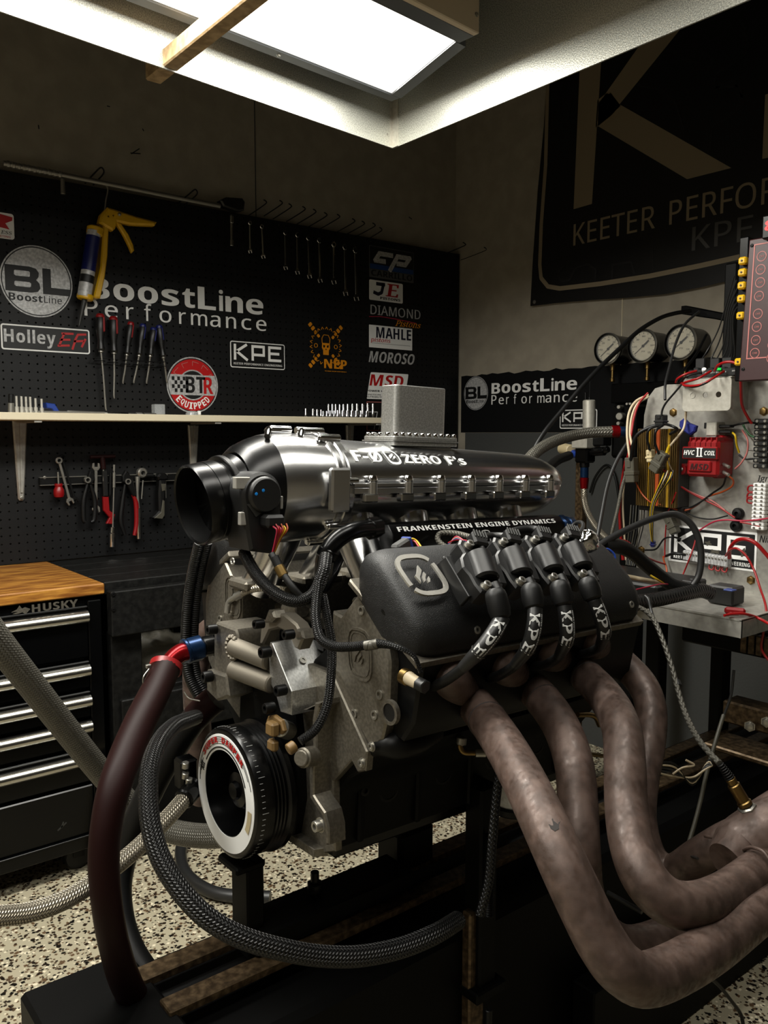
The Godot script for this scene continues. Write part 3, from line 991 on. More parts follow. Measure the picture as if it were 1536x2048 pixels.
	part(t, "word", MB.new().text("MAHLE", Vector2(a0.x + w * 0.16, a1.y + h * 0.45), w * 0.81, h * 0.48, 0.0022, I, true), "print_navy")
	part(t, "script", MB.new().text("pistons", Vector2(a0.x + w * 0.04, a1.y + h * 0.2), w * 0.43, h * 0.25, 0.0022, I, false, 0.2), "print_red")
	part(t, "rule", MB.new().box(Vector3(a0.x + w * 0.5, a1.y + h * 0.2, 0.0014), Vector3(w * 0.9, 0.0012, 0.001)), "print_grey")
	a0 = Vector2(2.119, 1.513)
	a1 = Vector2(2.367, 1.509)
	t = thing("vinyl_lettering", "heavy slanted white vinyl word, fifth in the column", "lettering", ON_A)
	part(t, "word", MB.new().text("MOROSO", Vector2(a0.x, (a0.y + a1.y) / 2), a1.x - a0.x - 0.006, Vector2(2.132, 1.558).y - Vector2(2.121, 1.513).y, 0.0012, I, true, 0.22), "print_silver")
	a0 = Vector2(2.118, 1.47)
	a1 = Vector2(2.323, 1.361)
	w = a1.x - a0.x
	h = a0.y - a1.y
	t = plate("sticker", "white slanted sticker with red italic letters half hidden by the metal intake box", "print_white", rrect(a0 - Vector2(0.01, 0), a1 - Vector2(0.012, 0), 0.005, 0.2))
	part(t, "word", MB.new().text("MSD", Vector2(a0.x + w * 0.02, a1.y + h * 0.5), w * 0.86, h * 0.42, 0.0022, I, true, 0.22), "print_red")
	part(t, "small_print", MB.new().text("POWER GRADE", Vector2(a0.x - w * 0.06, a1.y + h * 0.27), w * 0.7, h * 0.07, 0.0022, I, true).text("IGNITION", Vector2(a0.x - w * 0.1, a1.y + h * 0.14), w * 0.4, h * 0.05, 0.0022).text("DISTRIBUTORS", Vector2(a0.x - w * 0.11, a1.y + h * 0.05), w * 0.6, h * 0.06, 0.0022), "print_black")
	a0 = Vector2(2.108, 1.35)
	a1 = Vector2(2.36, 1.23)
	w = a1.x - a0.x
	h = a0.y - a1.y
	t = plate("sticker", "black sticker with pale outlined letters low behind the metal intake box", "print_black", rrect(a0, a1, 0.003), "rose", 0.003)
	m = MB.new()
	kpe(m, Vector2(a0.x + w * 0.5, a1.y + h * 0.1), w * 0.45, h * 0.5, I)
	m.strokes([[Vector2(a0.x + w * 0.05, a0.y - h * 0.35), Vector2(a0.x + w * 0.22, a0.y - h * 0.35), Vector2(a0.x + w * 0.15, a1.y + h * 0.05)], [Vector2(a0.x + w * 0.25, a1.y + h * 0.05), Vector2(a0.x + w * 0.32, a0.y - h * 0.35)]], 0.004, 0.002)
	part(t, "letters", m, "print_silver")


# ---------------------------------------------------------------- tools on the pegboard
func wall_tools() -> void:
	var I := Transform3D.IDENTITY
	# caulking gun hung by its hook
	var g := thing("caulking_gun", "yellow caulking gun with blue and white sealant cartridge hanging by its hook", "caulking gun")
	var d := 0.045
	var A0: Vector3 = Vector3(0.9883, 1.859, -2.695)
	var A1: Vector3 = Vector3(0.9496, 1.647, -2.695)
	var dir := (A1 - A0).normalized()
	var L := A0.distance_to(A1)
	part(g, "cartridge", MB.new().rod(A0 + Vector3(-0.004, 0, 0.004), A1 + Vector3(-0.004, 0, 0.004), 0.0215, 20), "print_silver", "sealant cartridge")
	part(g, "label_band", MB.new().rod(A0 + dir * L * 0.08 + Vector3(-0.004, 0, 0.004), A0 + dir * L * 0.62 + Vector3(-0.004, 0, 0.004), 0.0222, 20), "blue_paint", "blue label")
	part(g, "label_band", MB.new().rod(A0 + dir * L * 0.66 + Vector3(-0.004, 0, 0.004), A0 + dir * L * 0.80 + Vector3(-0.004, 0, 0.004), 0.0222, 20), "print_black")
	part(g, "nozzle", MB.new().rod(A1, Vector3(0.9277, 1.558, -2.695), 0.009, 14, 0.003), "plastic_grey", "grey nozzle")
	part(g, "frame_tray", MB.new().prism([Vector2(1.015, 1.887), Vector2(1.033, 1.885), Vector2(1.025, 1.781), Vector2(1.014, 1.716), Vector2(0.9977, 1.65), Vector2(0.975, 1.65), Vector2(1.001, 1.746)], 0.01, 0.05, ON_A, 0.004), "yellow")
	part(g, "front_cup", MB.new().rod(A1 - dir * 0.012, A1 + dir * 0.006, 0.0255, 20), "yellow")
	part(g, "rear_cup", MB.new().rod(A0 - dir * 0.012, A0 + dir * 0.014, 0.0255, 20), "yellow")
	part(g, "handle", MB.new().prism([Vector2(0.9988, 1.884), Vector2(1.006, 1.91), Vector2(1.028, 1.937), Vector2(1.046, 1.935), Vector2(1.126, 1.923), Vector2(1.194, 1.917), Vector2(1.186, 1.903), Vector2(1.105, 1.894), Vector2(1.058, 1.896), Vector2(1.052, 1.875), Vector2(1.044, 1.866)], 0.03, 0.056, ON_A, 0.006, [circle(Vector2(1.029, 1.908), 0.003, 8), circle(Vector2(1.045, 1.913), 0.003, 8)]), "yellow")
	part(g, "trigger", MB.new().prism([Vector2(1.058, 1.899), Vector2(1.073, 1.895), Vector2(1.097, 1.864), Vector2(1.113, 1.832), Vector2(1.115, 1.815), Vector2(1.107, 1.806), Vector2(1.099, 1.825), Vector2(1.082, 1.857), Vector2(1.061, 1.887)], 0.035, 0.05, ON_A, 0.004), "yellow")
	part(g, "rod_hook", MB.new().tube([Vector3(1.021, 1.924, -2.695), Vector3(1.027, 1.961, -2.695), Vector3(1.034, 1.994, -2.695), Vector3(1.03, 2.006, -2.7), Vector3(1.022, 2.017, -2.715)], 0.0028, 8), "steel")
	part(g, "pivot", MB.new().lathe([Vector2(0, 0.006), Vector2(0.005, 0.004), Vector2(0.006, 0)], ON_A * Transform3D(Basis(Vector3.RIGHT, PI / 2), Vector3(Vector2(1.065, 1.92).x, Vector2(1.065, 1.92).y, 0.056)), 10), "steel")
	# long ratchet bar lying on two loop hooks
	var bar := thing("extension_bar", "long chrome notched bar lying along the top of the pegboard", "bar")
	part(bar, "rod", MB.new().rod(Vector3(0.7191, 2.013, -2.69), Vector3(1.428, 2.007, -2.69), 0.0085, 14), "steel")
	for i in 11:
		part(bar, "collar", MB.new().rod(Vector3(0.7191, 2.013, -2.69).lerp(Vector3(1.428, 2.007, -2.69), 0.012 + i * 0.021), Vector3(0.7191, 2.013, -2.69).lerp(Vector3(1.428, 2.007, -2.69), 0.026 + i * 0.021), 0.0105, 14), "steel")
	part(bar, "ratchet_head", MB.new().prism([Vector2(1.423, 2.023), Vector2(1.447, 2.038), Vector2(1.511, 2.045), Vector2(1.521, 2.034), Vector2(1.516, 2.004), Vector2(1.494, 1.997), Vector2(1.435, 2.005)], 0.035, 0.065, ON_A, 0.005), "plastic_black")
	for w in [[Vector3(0.9903, 2.014, -2.74), Vector3(1.064, 2.082, -2.74)], [Vector3(1.306, 2.004, -2.74), Vector3(1.409, 2.081, -2.74)]]:
		var h := thing("loop_hook", "dark wire loop hook holding the %s end of the long bar" % ["left", "right"][0 if w[0].x < 1.1 else 1], "hook")
		var p: Vector3 = w[0]
		part(h, "wire", MB.new().tube([p + Vector3(-0.012, 0, 0), p + Vector3(-0.012, 0.012, 0.09), p + Vector3(0, 0.024, 0.11), p + Vector3(0.014, 0.014, 0.09), p + Vector3(0.014, 0, 0)], 0.0026, 6), "dark_steel")
	var ext := thing("socket_extension", "short chrome socket extension hanging from the black ratchet head", "socket extension")
	part(ext, "shaft", MB.new().rod(Vector3(1.472, 1.984, -2.69), Vector3(1.47, 1.881, -2.69), 0.0055, 10), "chrome")
	part(ext, "collar", MB.new().rod(Vector3(1.472, 1.98, -2.69), Vector3(1.472, 1.956, -2.69), 0.008, 12).rod(Vector3(1.471, 1.898, -2.69), Vector3(1.47, 1.877, -2.69), 0.008, 12), "chrome")
	var ext2 := thing("socket_extension", "small dim socket extension hanging under the notched bar at left", "socket extension")
	part(ext2, "shaft", MB.new().rod(Vector3(0.8906, 1.999, -2.69), Vector3(0.8905, 1.954, -2.69), 0.006, 10, 0.008), "steel")
	# screwdrivers in a wire rack
	var rack := thing("wire_rack", "thin wire rack holding six screwdrivers on the pegboard", "rack")
	part(rack, "rail", MB.new().tube([Vector3(0.9797, 1.478, -2.71), Vector3(0.9809, 1.465, -2.71), Vector3(0.9887, 1.462, -2.705), Vector3(1.2, 1.46, -2.705), Vector3(1.21, 1.471, -2.71)], 0.0018, 6), "dark_steel")
	var dr := [[Vector3(1.001, 1.603, -2.708), Vector3(0.9992, 1.485, -2.705), Vector3(1.013, 1.294, -2.71), 0.015, "red", "first black and red screwdriver from the left, bent long shaft"], [Vector3(1.043, 1.598, -2.705), Vector3(1.042, 1.482, -2.705), Vector3(1.041, 1.334, -2.71), 0.0145, "red", "second black screwdriver from the left with red butt"], [Vector3(1.102, 1.585, -2.705), Vector3(1.085, 1.479, -2.705), Vector3(1.076, 1.384, -2.72), 0.012, "red", "third screwdriver from the left, red and black with flat blade"], [Vector3(1.144, 1.582, -2.705), Vector3(1.127, 1.479, -2.705), Vector3(1.113, 1.387, -2.72), 0.012, "blue_paint", "fourth screwdriver from the left, black and blue, leaning left"], [Vector3(1.181, 1.573, -2.705), Vector3(1.166, 1.48, -2.705), Vector3(1.158, 1.387, -2.72), 0.0125, "blue_paint", "fifth screwdriver from the left with blue butt and thin shaft"], [Vector3(1.199, 1.583, -2.705), Vector3(1.212, 1.478, -2.705), Vector3(1.232, 1.392, -2.72), 0.012, "blue_paint", "sixth screwdriver, rightmost in the rack, leaning towards the round sticker"]]
	for q in dr:
		var s := thing("screwdriver", q[5], "screwdriver", I, "screwdrivers in the wire rack")
		var a: Vector3 = q[0]
		var b: Vector3 = q[1]
		var l := a.distance_to(b)
		var R: float = q[3]
		var x := MB.along(a, b)
		part(s, "grip", MB.new().lathe([Vector2(R * 0.7, l * 0.06), Vector2(R, l * 0.12), Vector2(R, l * 0.45), Vector2(R * 0.62, l * 0.72), Vector2(R * 0.7, l * 0.85), Vector2(R * 0.85, l * 0.95), Vector2(R * 0.6, l), Vector2(0, l)], x, 12), "plastic_black")
		part(s, "butt", MB.new().lathe([Vector2(0, -l * 0.01), Vector2(R * 0.7, 0), Vector2(R * 0.95, l * 0.05), Vector2(R * 0.9, l * 0.1)], x, 12), q[4])
		part(s, "grip_inlay", MB.new().box(Vector3(-R * 0.45, l * 0.28, R * 0.72), Vector3(R * 0.6, l * 0.42, R * 0.6), 0.003, Transform3D(Basis(), a) * Transform3D(Basis(x.basis.y.cross(Vector3(0, 0, 1)).normalized(), x.basis.y, Vector3(0, 0, 1)), Vector3())), q[4])
		part(s, "collar", MB.new().rod(b - (b - a).normalized() * 0.001, b + (b - a).normalized() * 0.005, R * 0.55, 10), "steel")
		part(s, "shaft", MB.new().tube([b, b.lerp(q[2], 0.5), b.lerp(q[2], 0.92) + Vector3(-0.002, 0, 0), q[2]], [0.0034, 0.0034, 0.0034, 0.002], 8, 3), "steel")
		part(rack, "loop", MB.new().tube([b + Vector3(-R * 0.8, -0.03, -0.03), b + Vector3(-R * 0.8, -0.032, 0), b + Vector3(0, -0.032, 0.012), b + Vector3(R * 0.8, -0.032, 0), b + Vector3(R * 0.8, -0.03, -0.03)], 0.0015, 6), "dark_steel")
	# magnet bar with hand tools below the shelf
	var mb := thing("magnetic_bar", "dark magnetic tool bar with bright edges on the lower pegboard", "tool bar")
	var m0: Vector2 = Vector2(0.7987, 1.093)
	var m1: Vector2 = Vector2(1.264, 1.06)
	part(mb, "bar", MB.new().box(Vector3((m0.x + m1.x) / 2, (m0.y + m1.y) / 2 - 0.008, ZA + 0.008), Vector3(m1.x - m0.x, 0.026, 0.016), 0.002), "dark_steel")
	part(mb, "edge", MB.new().box(Vector3((m0.x + m1.x) / 2, (m0.y + m1.y) / 2 + 0.004, ZA + 0.010), Vector3(m1.x - m0.x, 0.003, 0.018), 0.001), "steel")
	part(mb, "edge", MB.new().box(Vector3((m0.x + m1.x) / 2, (m0.y + m1.y) / 2 - 0.020, ZA + 0.010), Vector3(m1.x - m0.x, 0.003, 0.018), 0.001), "steel")
	bolt(mb, Vector3(m0.x + 0.015, m0.y - 0.012, ZA + 0.016), Vector3(0, 0, 1), 0.004, 0.002)
	var t := thing("screwdriver", "stubby red screwdriver stuck upside down on the magnetic bar", "screwdriver")
	part(t, "shaft", MB.new().rod(Vector3(0.8511, 1.098, -2.71), Vector3(0.8513, 1.06, -2.71), 0.003, 8), "steel")
	var h0: Vector3 = Vector3(0.8514, 1.061, -2.71)
	part(t, "grip", MB.new().lathe([Vector2(0.012, 0), Vector2(0.013, 0.006), Vector2(0.011, 0.010), Vector2(0.016, 0.02), Vector2(0.0165, 0.034), Vector2(0.014, 0.042), Vector2(0.009, 0.045), Vector2(0, 0.045)], MB.along(h0, h0 + Vector3(0, -1, 0)), 16), "red")
	wrench("chrome combination wrench leaning next to the red stubby screwdriver", Vector3(0.8568, 1.134, -2.714), Vector3(0.8873, 1.003, -2.716), 0.011, 0.012, "steel", "", false)
	wrench("black wrench half hidden behind the leaning chrome wrench", Vector3(0.8683, 1.142, -2.72), Vector3(0.9046, 1.006, -2.72), 0.010, 0.011, "dark_steel", "", false)
	pliers("black-handled cutting pliers with a round ring on the magnetic bar", [Vector2(0.941, 1.07), Vector2(0.9517, 1.099), Vector2(0.9613, 1.092), Vector2(0.9656, 1.071), Vector2(0.9552, 1.054), Vector2(0.9421, 1.055)], [Vector2(0.9439, 1.058), Vector2(0.929, 1.003), Vector2(0.927, 0.9441), Vector2(0.9331, 0.9322)], [Vector2(0.952, 1.058), Vector2(0.9649, 1.001), Vector2(0.9613, 0.942), Vector2(0.9511, 0.931)], "rubber", "dark_steel", Vector2(0.941, 1.07))
	wrench("bright open-end wrench hanging right of the cutting pliers", Vector3(0.9726, 1.111, -2.71), Vector3(0.9681, 0.9735, -2.71), 0.013, 0.013, "steel", "", true)
	t = thing("t_handle", "dark red T-handle hex key standing on the magnetic bar", "hex key")
	part(t, "handle", MB.new().rod(Vector3(0.9541, 1.143, -2.71), Vector3(1.037, 1.144, -2.71), 0.0065, 12).rod(Vector3(0.995, 1.144, -2.71), Vector3(0.997, 1.103, -2.71), 0.0085, 12), "silicone_red", "dark red handle")
	part(t, "stem", MB.new().rod(Vector3(0.9971, 1.107, -2.71), Vector3(0.9958, 1.064, -2.71), 0.003, 8), "steel")
	t = thing("pry_tool", "black and red offset pry tool hanging below the T-handle", "pry tool")
	part(t, "sleeve", MB.new().prism([Vector2(0.993, 1.099), Vector2(1.01, 1.099), Vector2(1.01, 1.012), Vector2(0.9935, 1.013)], 0.02, 0.034, ON_A, 0.003), "plastic_black")
	part(t, "blade", MB.new().prism([Vector2(0.9935, 1.013), Vector2(1.012, 1.012), Vector2(1.014, 0.9654), Vector2(1.032, 0.9509), Vector2(1.021, 0.9197), Vector2(1.002, 0.9226), Vector2(1.013, 0.942), Vector2(0.9937, 0.9666)], 0.018, 0.03, ON_A, 0.002), "red")
	t = thing("punch", "thin grey punch on the magnetic bar beside the long nut driver", "punch")
	part(t, "body", MB.new().rod(Vector3(1.022, 1.091, -2.715), Vector3(1.018, 1.017, -2.715), 0.005, 10).rod(Vector3(1.023, 1.119, -2.715), Vector3(1.022, 1.089, -2.715), 0.002, 8).rod(Vector3(1.018, 1.018, -2.715), Vector3(1.017, 1, -2.715), 0.005, 10, 0.002), "dark_steel")
	t = thing("socket_extension", "long slim extension with a bright deep socket hanging at its foot", "socket extension")
	part(t, "shaft", MB.new().rod(Vector3(1.033, 1.099, -2.71), Vector3(1.022, 0.9071, -2.71), 0.0027, 8).rod(Vector3(1.033, 1.117, -2.71), Vector3(1.032, 1.096, -2.71), 0.004, 10).rod(Vector3(1.032, 1.091, -2.71), Vector3(1.03, 1.041, -2.71), 0.0052, 10), "steel")
	part(t, "socket", MB.new().rod(Vector3(1.022, 0.9105, -2.71), Vector3(1.02, 0.8905, -2.71), 0.0085, 14).rod(Vector3(1.02, 0.8905, -2.71), Vector3(1.018, 0.8439, -2.71), 0.0100, 16), "chrome", "deep socket")
	pliers("slip-joint pliers with rusty jaws and red and black handles", [Vector2(1.06, 1.081), Vector2(1.071, 1.097), Vector2(1.079, 1.09), Vector2(1.096, 1.059), Vector2(1.103, 1.011), Vector2(1.092, 1.008), Vector2(1.073, 1.047), Vector2(1.059, 1.06)], [Vector2(1.068, 1.05), Vector2(1.057, 0.9883), Vector2(1.05, 0.9296), Vector2(1.062, 0.8812)], [Vector2(1.093, 1.015), Vector2(1.104, 0.9841), Vector2(1.104, 0.9175), Vector2(1.095, 0.877)], "red", "dark_steel", Vector2(1.075, 1.06))
	t = thing("ratchet", "chrome ratchet wrench with ring head and drilled handle", "ratchet")
	var rh: Vector2 = Vector2(1.128, 1.087)
	part(t, "head", MB.new().prism(circle(rh, 0.017, 20), 0.02, 0.04, ON_A, 0.004, [circle(rh, 0.0075, 12)]), "steel")
	part(t, "shaft", MB.new().tube([Vector3(1.112, 1.075, -2.71), Vector3(1.11, 1.021, -2.71), Vector3(1.112, 0.9653, -2.71)], [0.009, 0.0045, 0.0055], 10), "steel")
	part(t, "handle", MB.new().rod(Vector3(1.112, 0.9687, -2.71), Vector3(1.111, 0.8633, -2.71), 0.0088, 14), "chrome")
	t = thing("pick", "slim pick tool beside the chrome ratchet", "pick", I, "slim picks on the magnetic bar")
	part(t, "shaft", MB.new().rod(Vector3(1.133, 1.062, -2.715), Vector3(1.126, 0.9982, -2.715), 0.0026, 8), "steel")
	t = thing("hammer", "stubby claw hammer with grey and black rubber handle on the magnetic bar", "hammer")
	part(t, "head", MB.new().rod(Vector3(1.138, 1.078, -2.705), Vector3(1.165, 1.077, -2.705), 0.0085, 14).prism([Vector2(1.174, 1.074), Vector2(1.185, 1.084), Vector2(1.202, 1.085), Vector2(1.214, 1.076), Vector2(1.214, 1.062), Vector2(1.197, 1.059), Vector2(1.179, 1.061)], 0.02, 0.05, ON_A, 0.005).rod(Vector3(1.197, 1.073, -2.705), Vector3(1.215, 1.072, -2.705), 0.007, 12, 0.004), "dark_steel")
	part(t, "handle", MB.new().prism([Vector2(1.183, 1.063), Vector2(1.206, 1.062), Vector2(1.204, 1.024), Vector2(1.199, 0.9809), Vector2(1.198, 0.9374), Vector2(1.19, 0.9257), Vector2(1.165, 0.9273), Vector2(1.154, 0.9349), Vector2(1.165, 0.9429), Vector2(1.178, 0.956), Vector2(1.178, 1.017)], 0.02, 0.05, ON_A, 0.006), "rubber")
	part(t, "grip_inlay", MB.new().prism([Vector2(1.186, 1.049), Vector2(1.202, 1.048), Vector2(1.2, 1.024), Vector2(1.189, 1.023)], 0.048, 0.053, ON_A, 0.002).prism([Vector2(1.19, 0.9935), Vector2(1.197, 0.9897), Vector2(1.196, 0.941), Vector2(1.187, 0.9276), Vector2(1.158, 0.9329), Vector2(1.183, 0.9522)], 0.048, 0.053, ON_A, 0.002), "olive_grey", "grey inlay")
	t = thing("pick", "slim hooked pick at the right end of the magnetic bar", "pick", I, "slim picks on the magnetic bar")
	part(t, "shaft", MB.new().tube([Vector3(1.22, 1.077, -2.715), Vector3(1.214, 1.063, -2.715), Vector3(1.214, 0.9974, -2.715)], [0.003, 0.0022, 0.0015], 8), "steel")


func pliers(label: String, jaw: Array, left: Array, right: Array, grip: String, metal: String, ring: Vector2) -> void:
	var t := thing("pliers", label, "pliers")
	part(t, "jaw", MB.new().prism(jaw, 0.02, 0.038, ON_A, 0.003), metal)
	part(t, "pivot", MB.new().ring2d(ring, 0.006, 0.010, 0.012, ON_A * Transform3D(Basis(), Vector3(0, 0, 0.03)), 20), "steel")
	for h in [left, right]:
		var p := []
		for q in h:
			p.append(Vector3(q.x, q.y, ZA + 0.03))
		part(t, "handle", MB.new().tube(p, [0.005, 0.0085, 0.0085, 0.006], 10), grip if h == right else "rubber")


func wrench(label: String, a: Vector3, b: Vector3, ra: float, rb: float, m: String, group := "", open_up := false) -> Node3D:
	var t := thing("wrench", label, "wrench", Transform3D.IDENTITY, group)
	var y := (b - a).normalized()
	var x := y.cross(Vector3(0, 0, 1)).normalized()
	var xf := Transform3D(Basis(x, y, x.cross(y)), a)
	var l := a.distance_to(b)
	part(t, "shaft", MB.new().prism([Vector2(-ra * 0.35, ra * 0.5), Vector2(ra * 0.35, ra * 0.5), Vector2(rb * 0.35, l - rb * 0.5), Vector2(-rb * 0.35, l - rb * 0.5)], -0.002, 0.002, xf, 0.001), m)
	var fork := func(r: float): return [Vector2(-r * 0.5, r * 0.9), Vector2(-r, r * 0.2), Vector2(-r * 0.85, -r * 0.9), Vector2(-r * 0.45, -r * 1.0), Vector2(-r * 0.4, 0), Vector2(r * 0.4, 0), Vector2(r * 0.45, -r * 1.0), Vector2(r * 0.85, -r * 0.9), Vector2(r, r * 0.2), Vector2(r * 0.5, r * 0.9)]
	if open_up:
		part(t, "open_jaw", MB.new().prism(fork.call(ra), -0.003, 0.003, xf, 0.001), m)
	else:
		part(t, "ring_end", MB.new().prism(circle(Vector2(), ra, 16), -0.004, 0.004, xf, 0.0015, [circle(Vector2(), ra * 0.55, 12)]), m)
	part(t, "open_jaw", MB.new().prism(fork.call(rb), -0.003, 0.003, xf * Transform3D(Basis(Vector3(0, 0, 1), PI + 0.2), Vector3(0, l, 0)), 0.001), m)
	return t


func hanging_wrenches() -> void:
	var rows := [[Vector3(1.556, 1.973, -2.71), Vector3(1.556, 1.875, -2.71)], [Vector3(1.605, 1.968, -2.71), Vector3(1.61, 1.864, -2.71)], [Vector3(1.705, 1.96, -2.71), Vector3(1.706, 1.836, -2.71)], [Vector3(1.758, 1.96, -2.71), Vector3(1.758, 1.826, -2.71)], [Vector3(1.807, 1.956, -2.71), Vector3(1.812, 1.818, -2.71)], [Vector3(1.857, 1.954, -2.71), Vector3(1.861, 1.808, -2.71)], [Vector3(1.925, 1.948, -2.71), Vector3(1.926, 1.81, -2.71)], [Vector3(1.978, 1.946, -2.71), Vector3(1.982, 1.772, -2.71)], [Vector3(2.029, 1.941, -2.71), Vector3(2.035, 1.758, -2.71)]]
	var names := ["first and shortest from the left", "second from the left", "third from the left, after a gap", "fourth from the left", "fifth from the left", "sixth from the left, with a bright glint", "seventh from the left", "eighth from the left", "ninth and longest, nearest the sticker column"]
	for i in rows.size():
		var s := 0.0075 + i * 0.0006
		wrench("combination wrench on the upper pegboard, " + names[i], rows[i][0], rows[i][1], s, s * 1.15, "chrome", "combination wrenches hanging on the upper pegboard")
	var hk := [[Vector3(1.569, 2.007, -2.74), Vector3(1.639, 2.059, -2.74)], [Vector3(1.634, 2.016, -2.74), Vector3(1.697, 2.058, -2.74)], [Vector3(1.672, 2.011, -2.74), Vector3(1.745, 2.057, -2.74)], [Vector3(1.731, 2.011, -2.74), Vector3(1.801, 2.055, -2.74)], [Vector3(1.778, 2.009, -2.74), Vector3(1.855, 2.054, -2.74)], [Vector3(1.827, 2.005, -2.74), Vector3(1.909, 2.051, -2.74)], [Vector3(1.885, 2.008, -2.74), Vector3(1.959, 2.05, -2.74)], [Vector3(1.956, 2.003, -2.74), Vector3(2.072, 2.073, -2.74)], [Vector3(2.002, 2.001, -2.74), Vector3(2.122, 2.075, -2.74)], [Vector3(2.054, 2.002, -2.74), Vector3(2.166, 2.076, -2.74)], [Vector3(2.112, 1.999, -2.74), Vector3(2.166, 2.038, -2.74)], [Vector3(2.511, 1.987, -2.74), Vector3(2.683, 2.045, -2.74)], [Vector3(2.637, 1.984, -2.74), Vector3(2.823, 2.05, -2.74)]]
	for i in hk.size():
		var p: Vector3 = hk[i][0]
		var lab := "dark wire hook jutting from the pegboard top, %s of the row" % ["first", "second", "third", "fourth", "fifth", "sixth", "seventh", "eighth", "ninth", "tenth", "eleventh"][mini(i, 10)]
		if i == 11:
			lab = "lone wire hook near the room corner, the left one"
		elif i == 12:
			lab = "lone wire hook at the right end of the pegboard by the corner"
		var h := thing("peg_hook", lab, "hook", Transform3D.IDENTITY, "wire hooks along the pegboard top")
		# the wire stands out from the board along z and rises a little; the tip turns up
		var out := 0.12 if i < 10 else 0.09
		if i > 10:
			out = 0.15
		part(h, "wire", MB.new().tube([p, p + Vector3(0, 0.004, out * 0.3), p + Vector3(0, 0.016, out), p + Vector3(0, 0.024, out + 0.004), p + Vector3(-0.004, 0.03, out - 0.004)], 0.0022, 6, 4), "dark_steel")


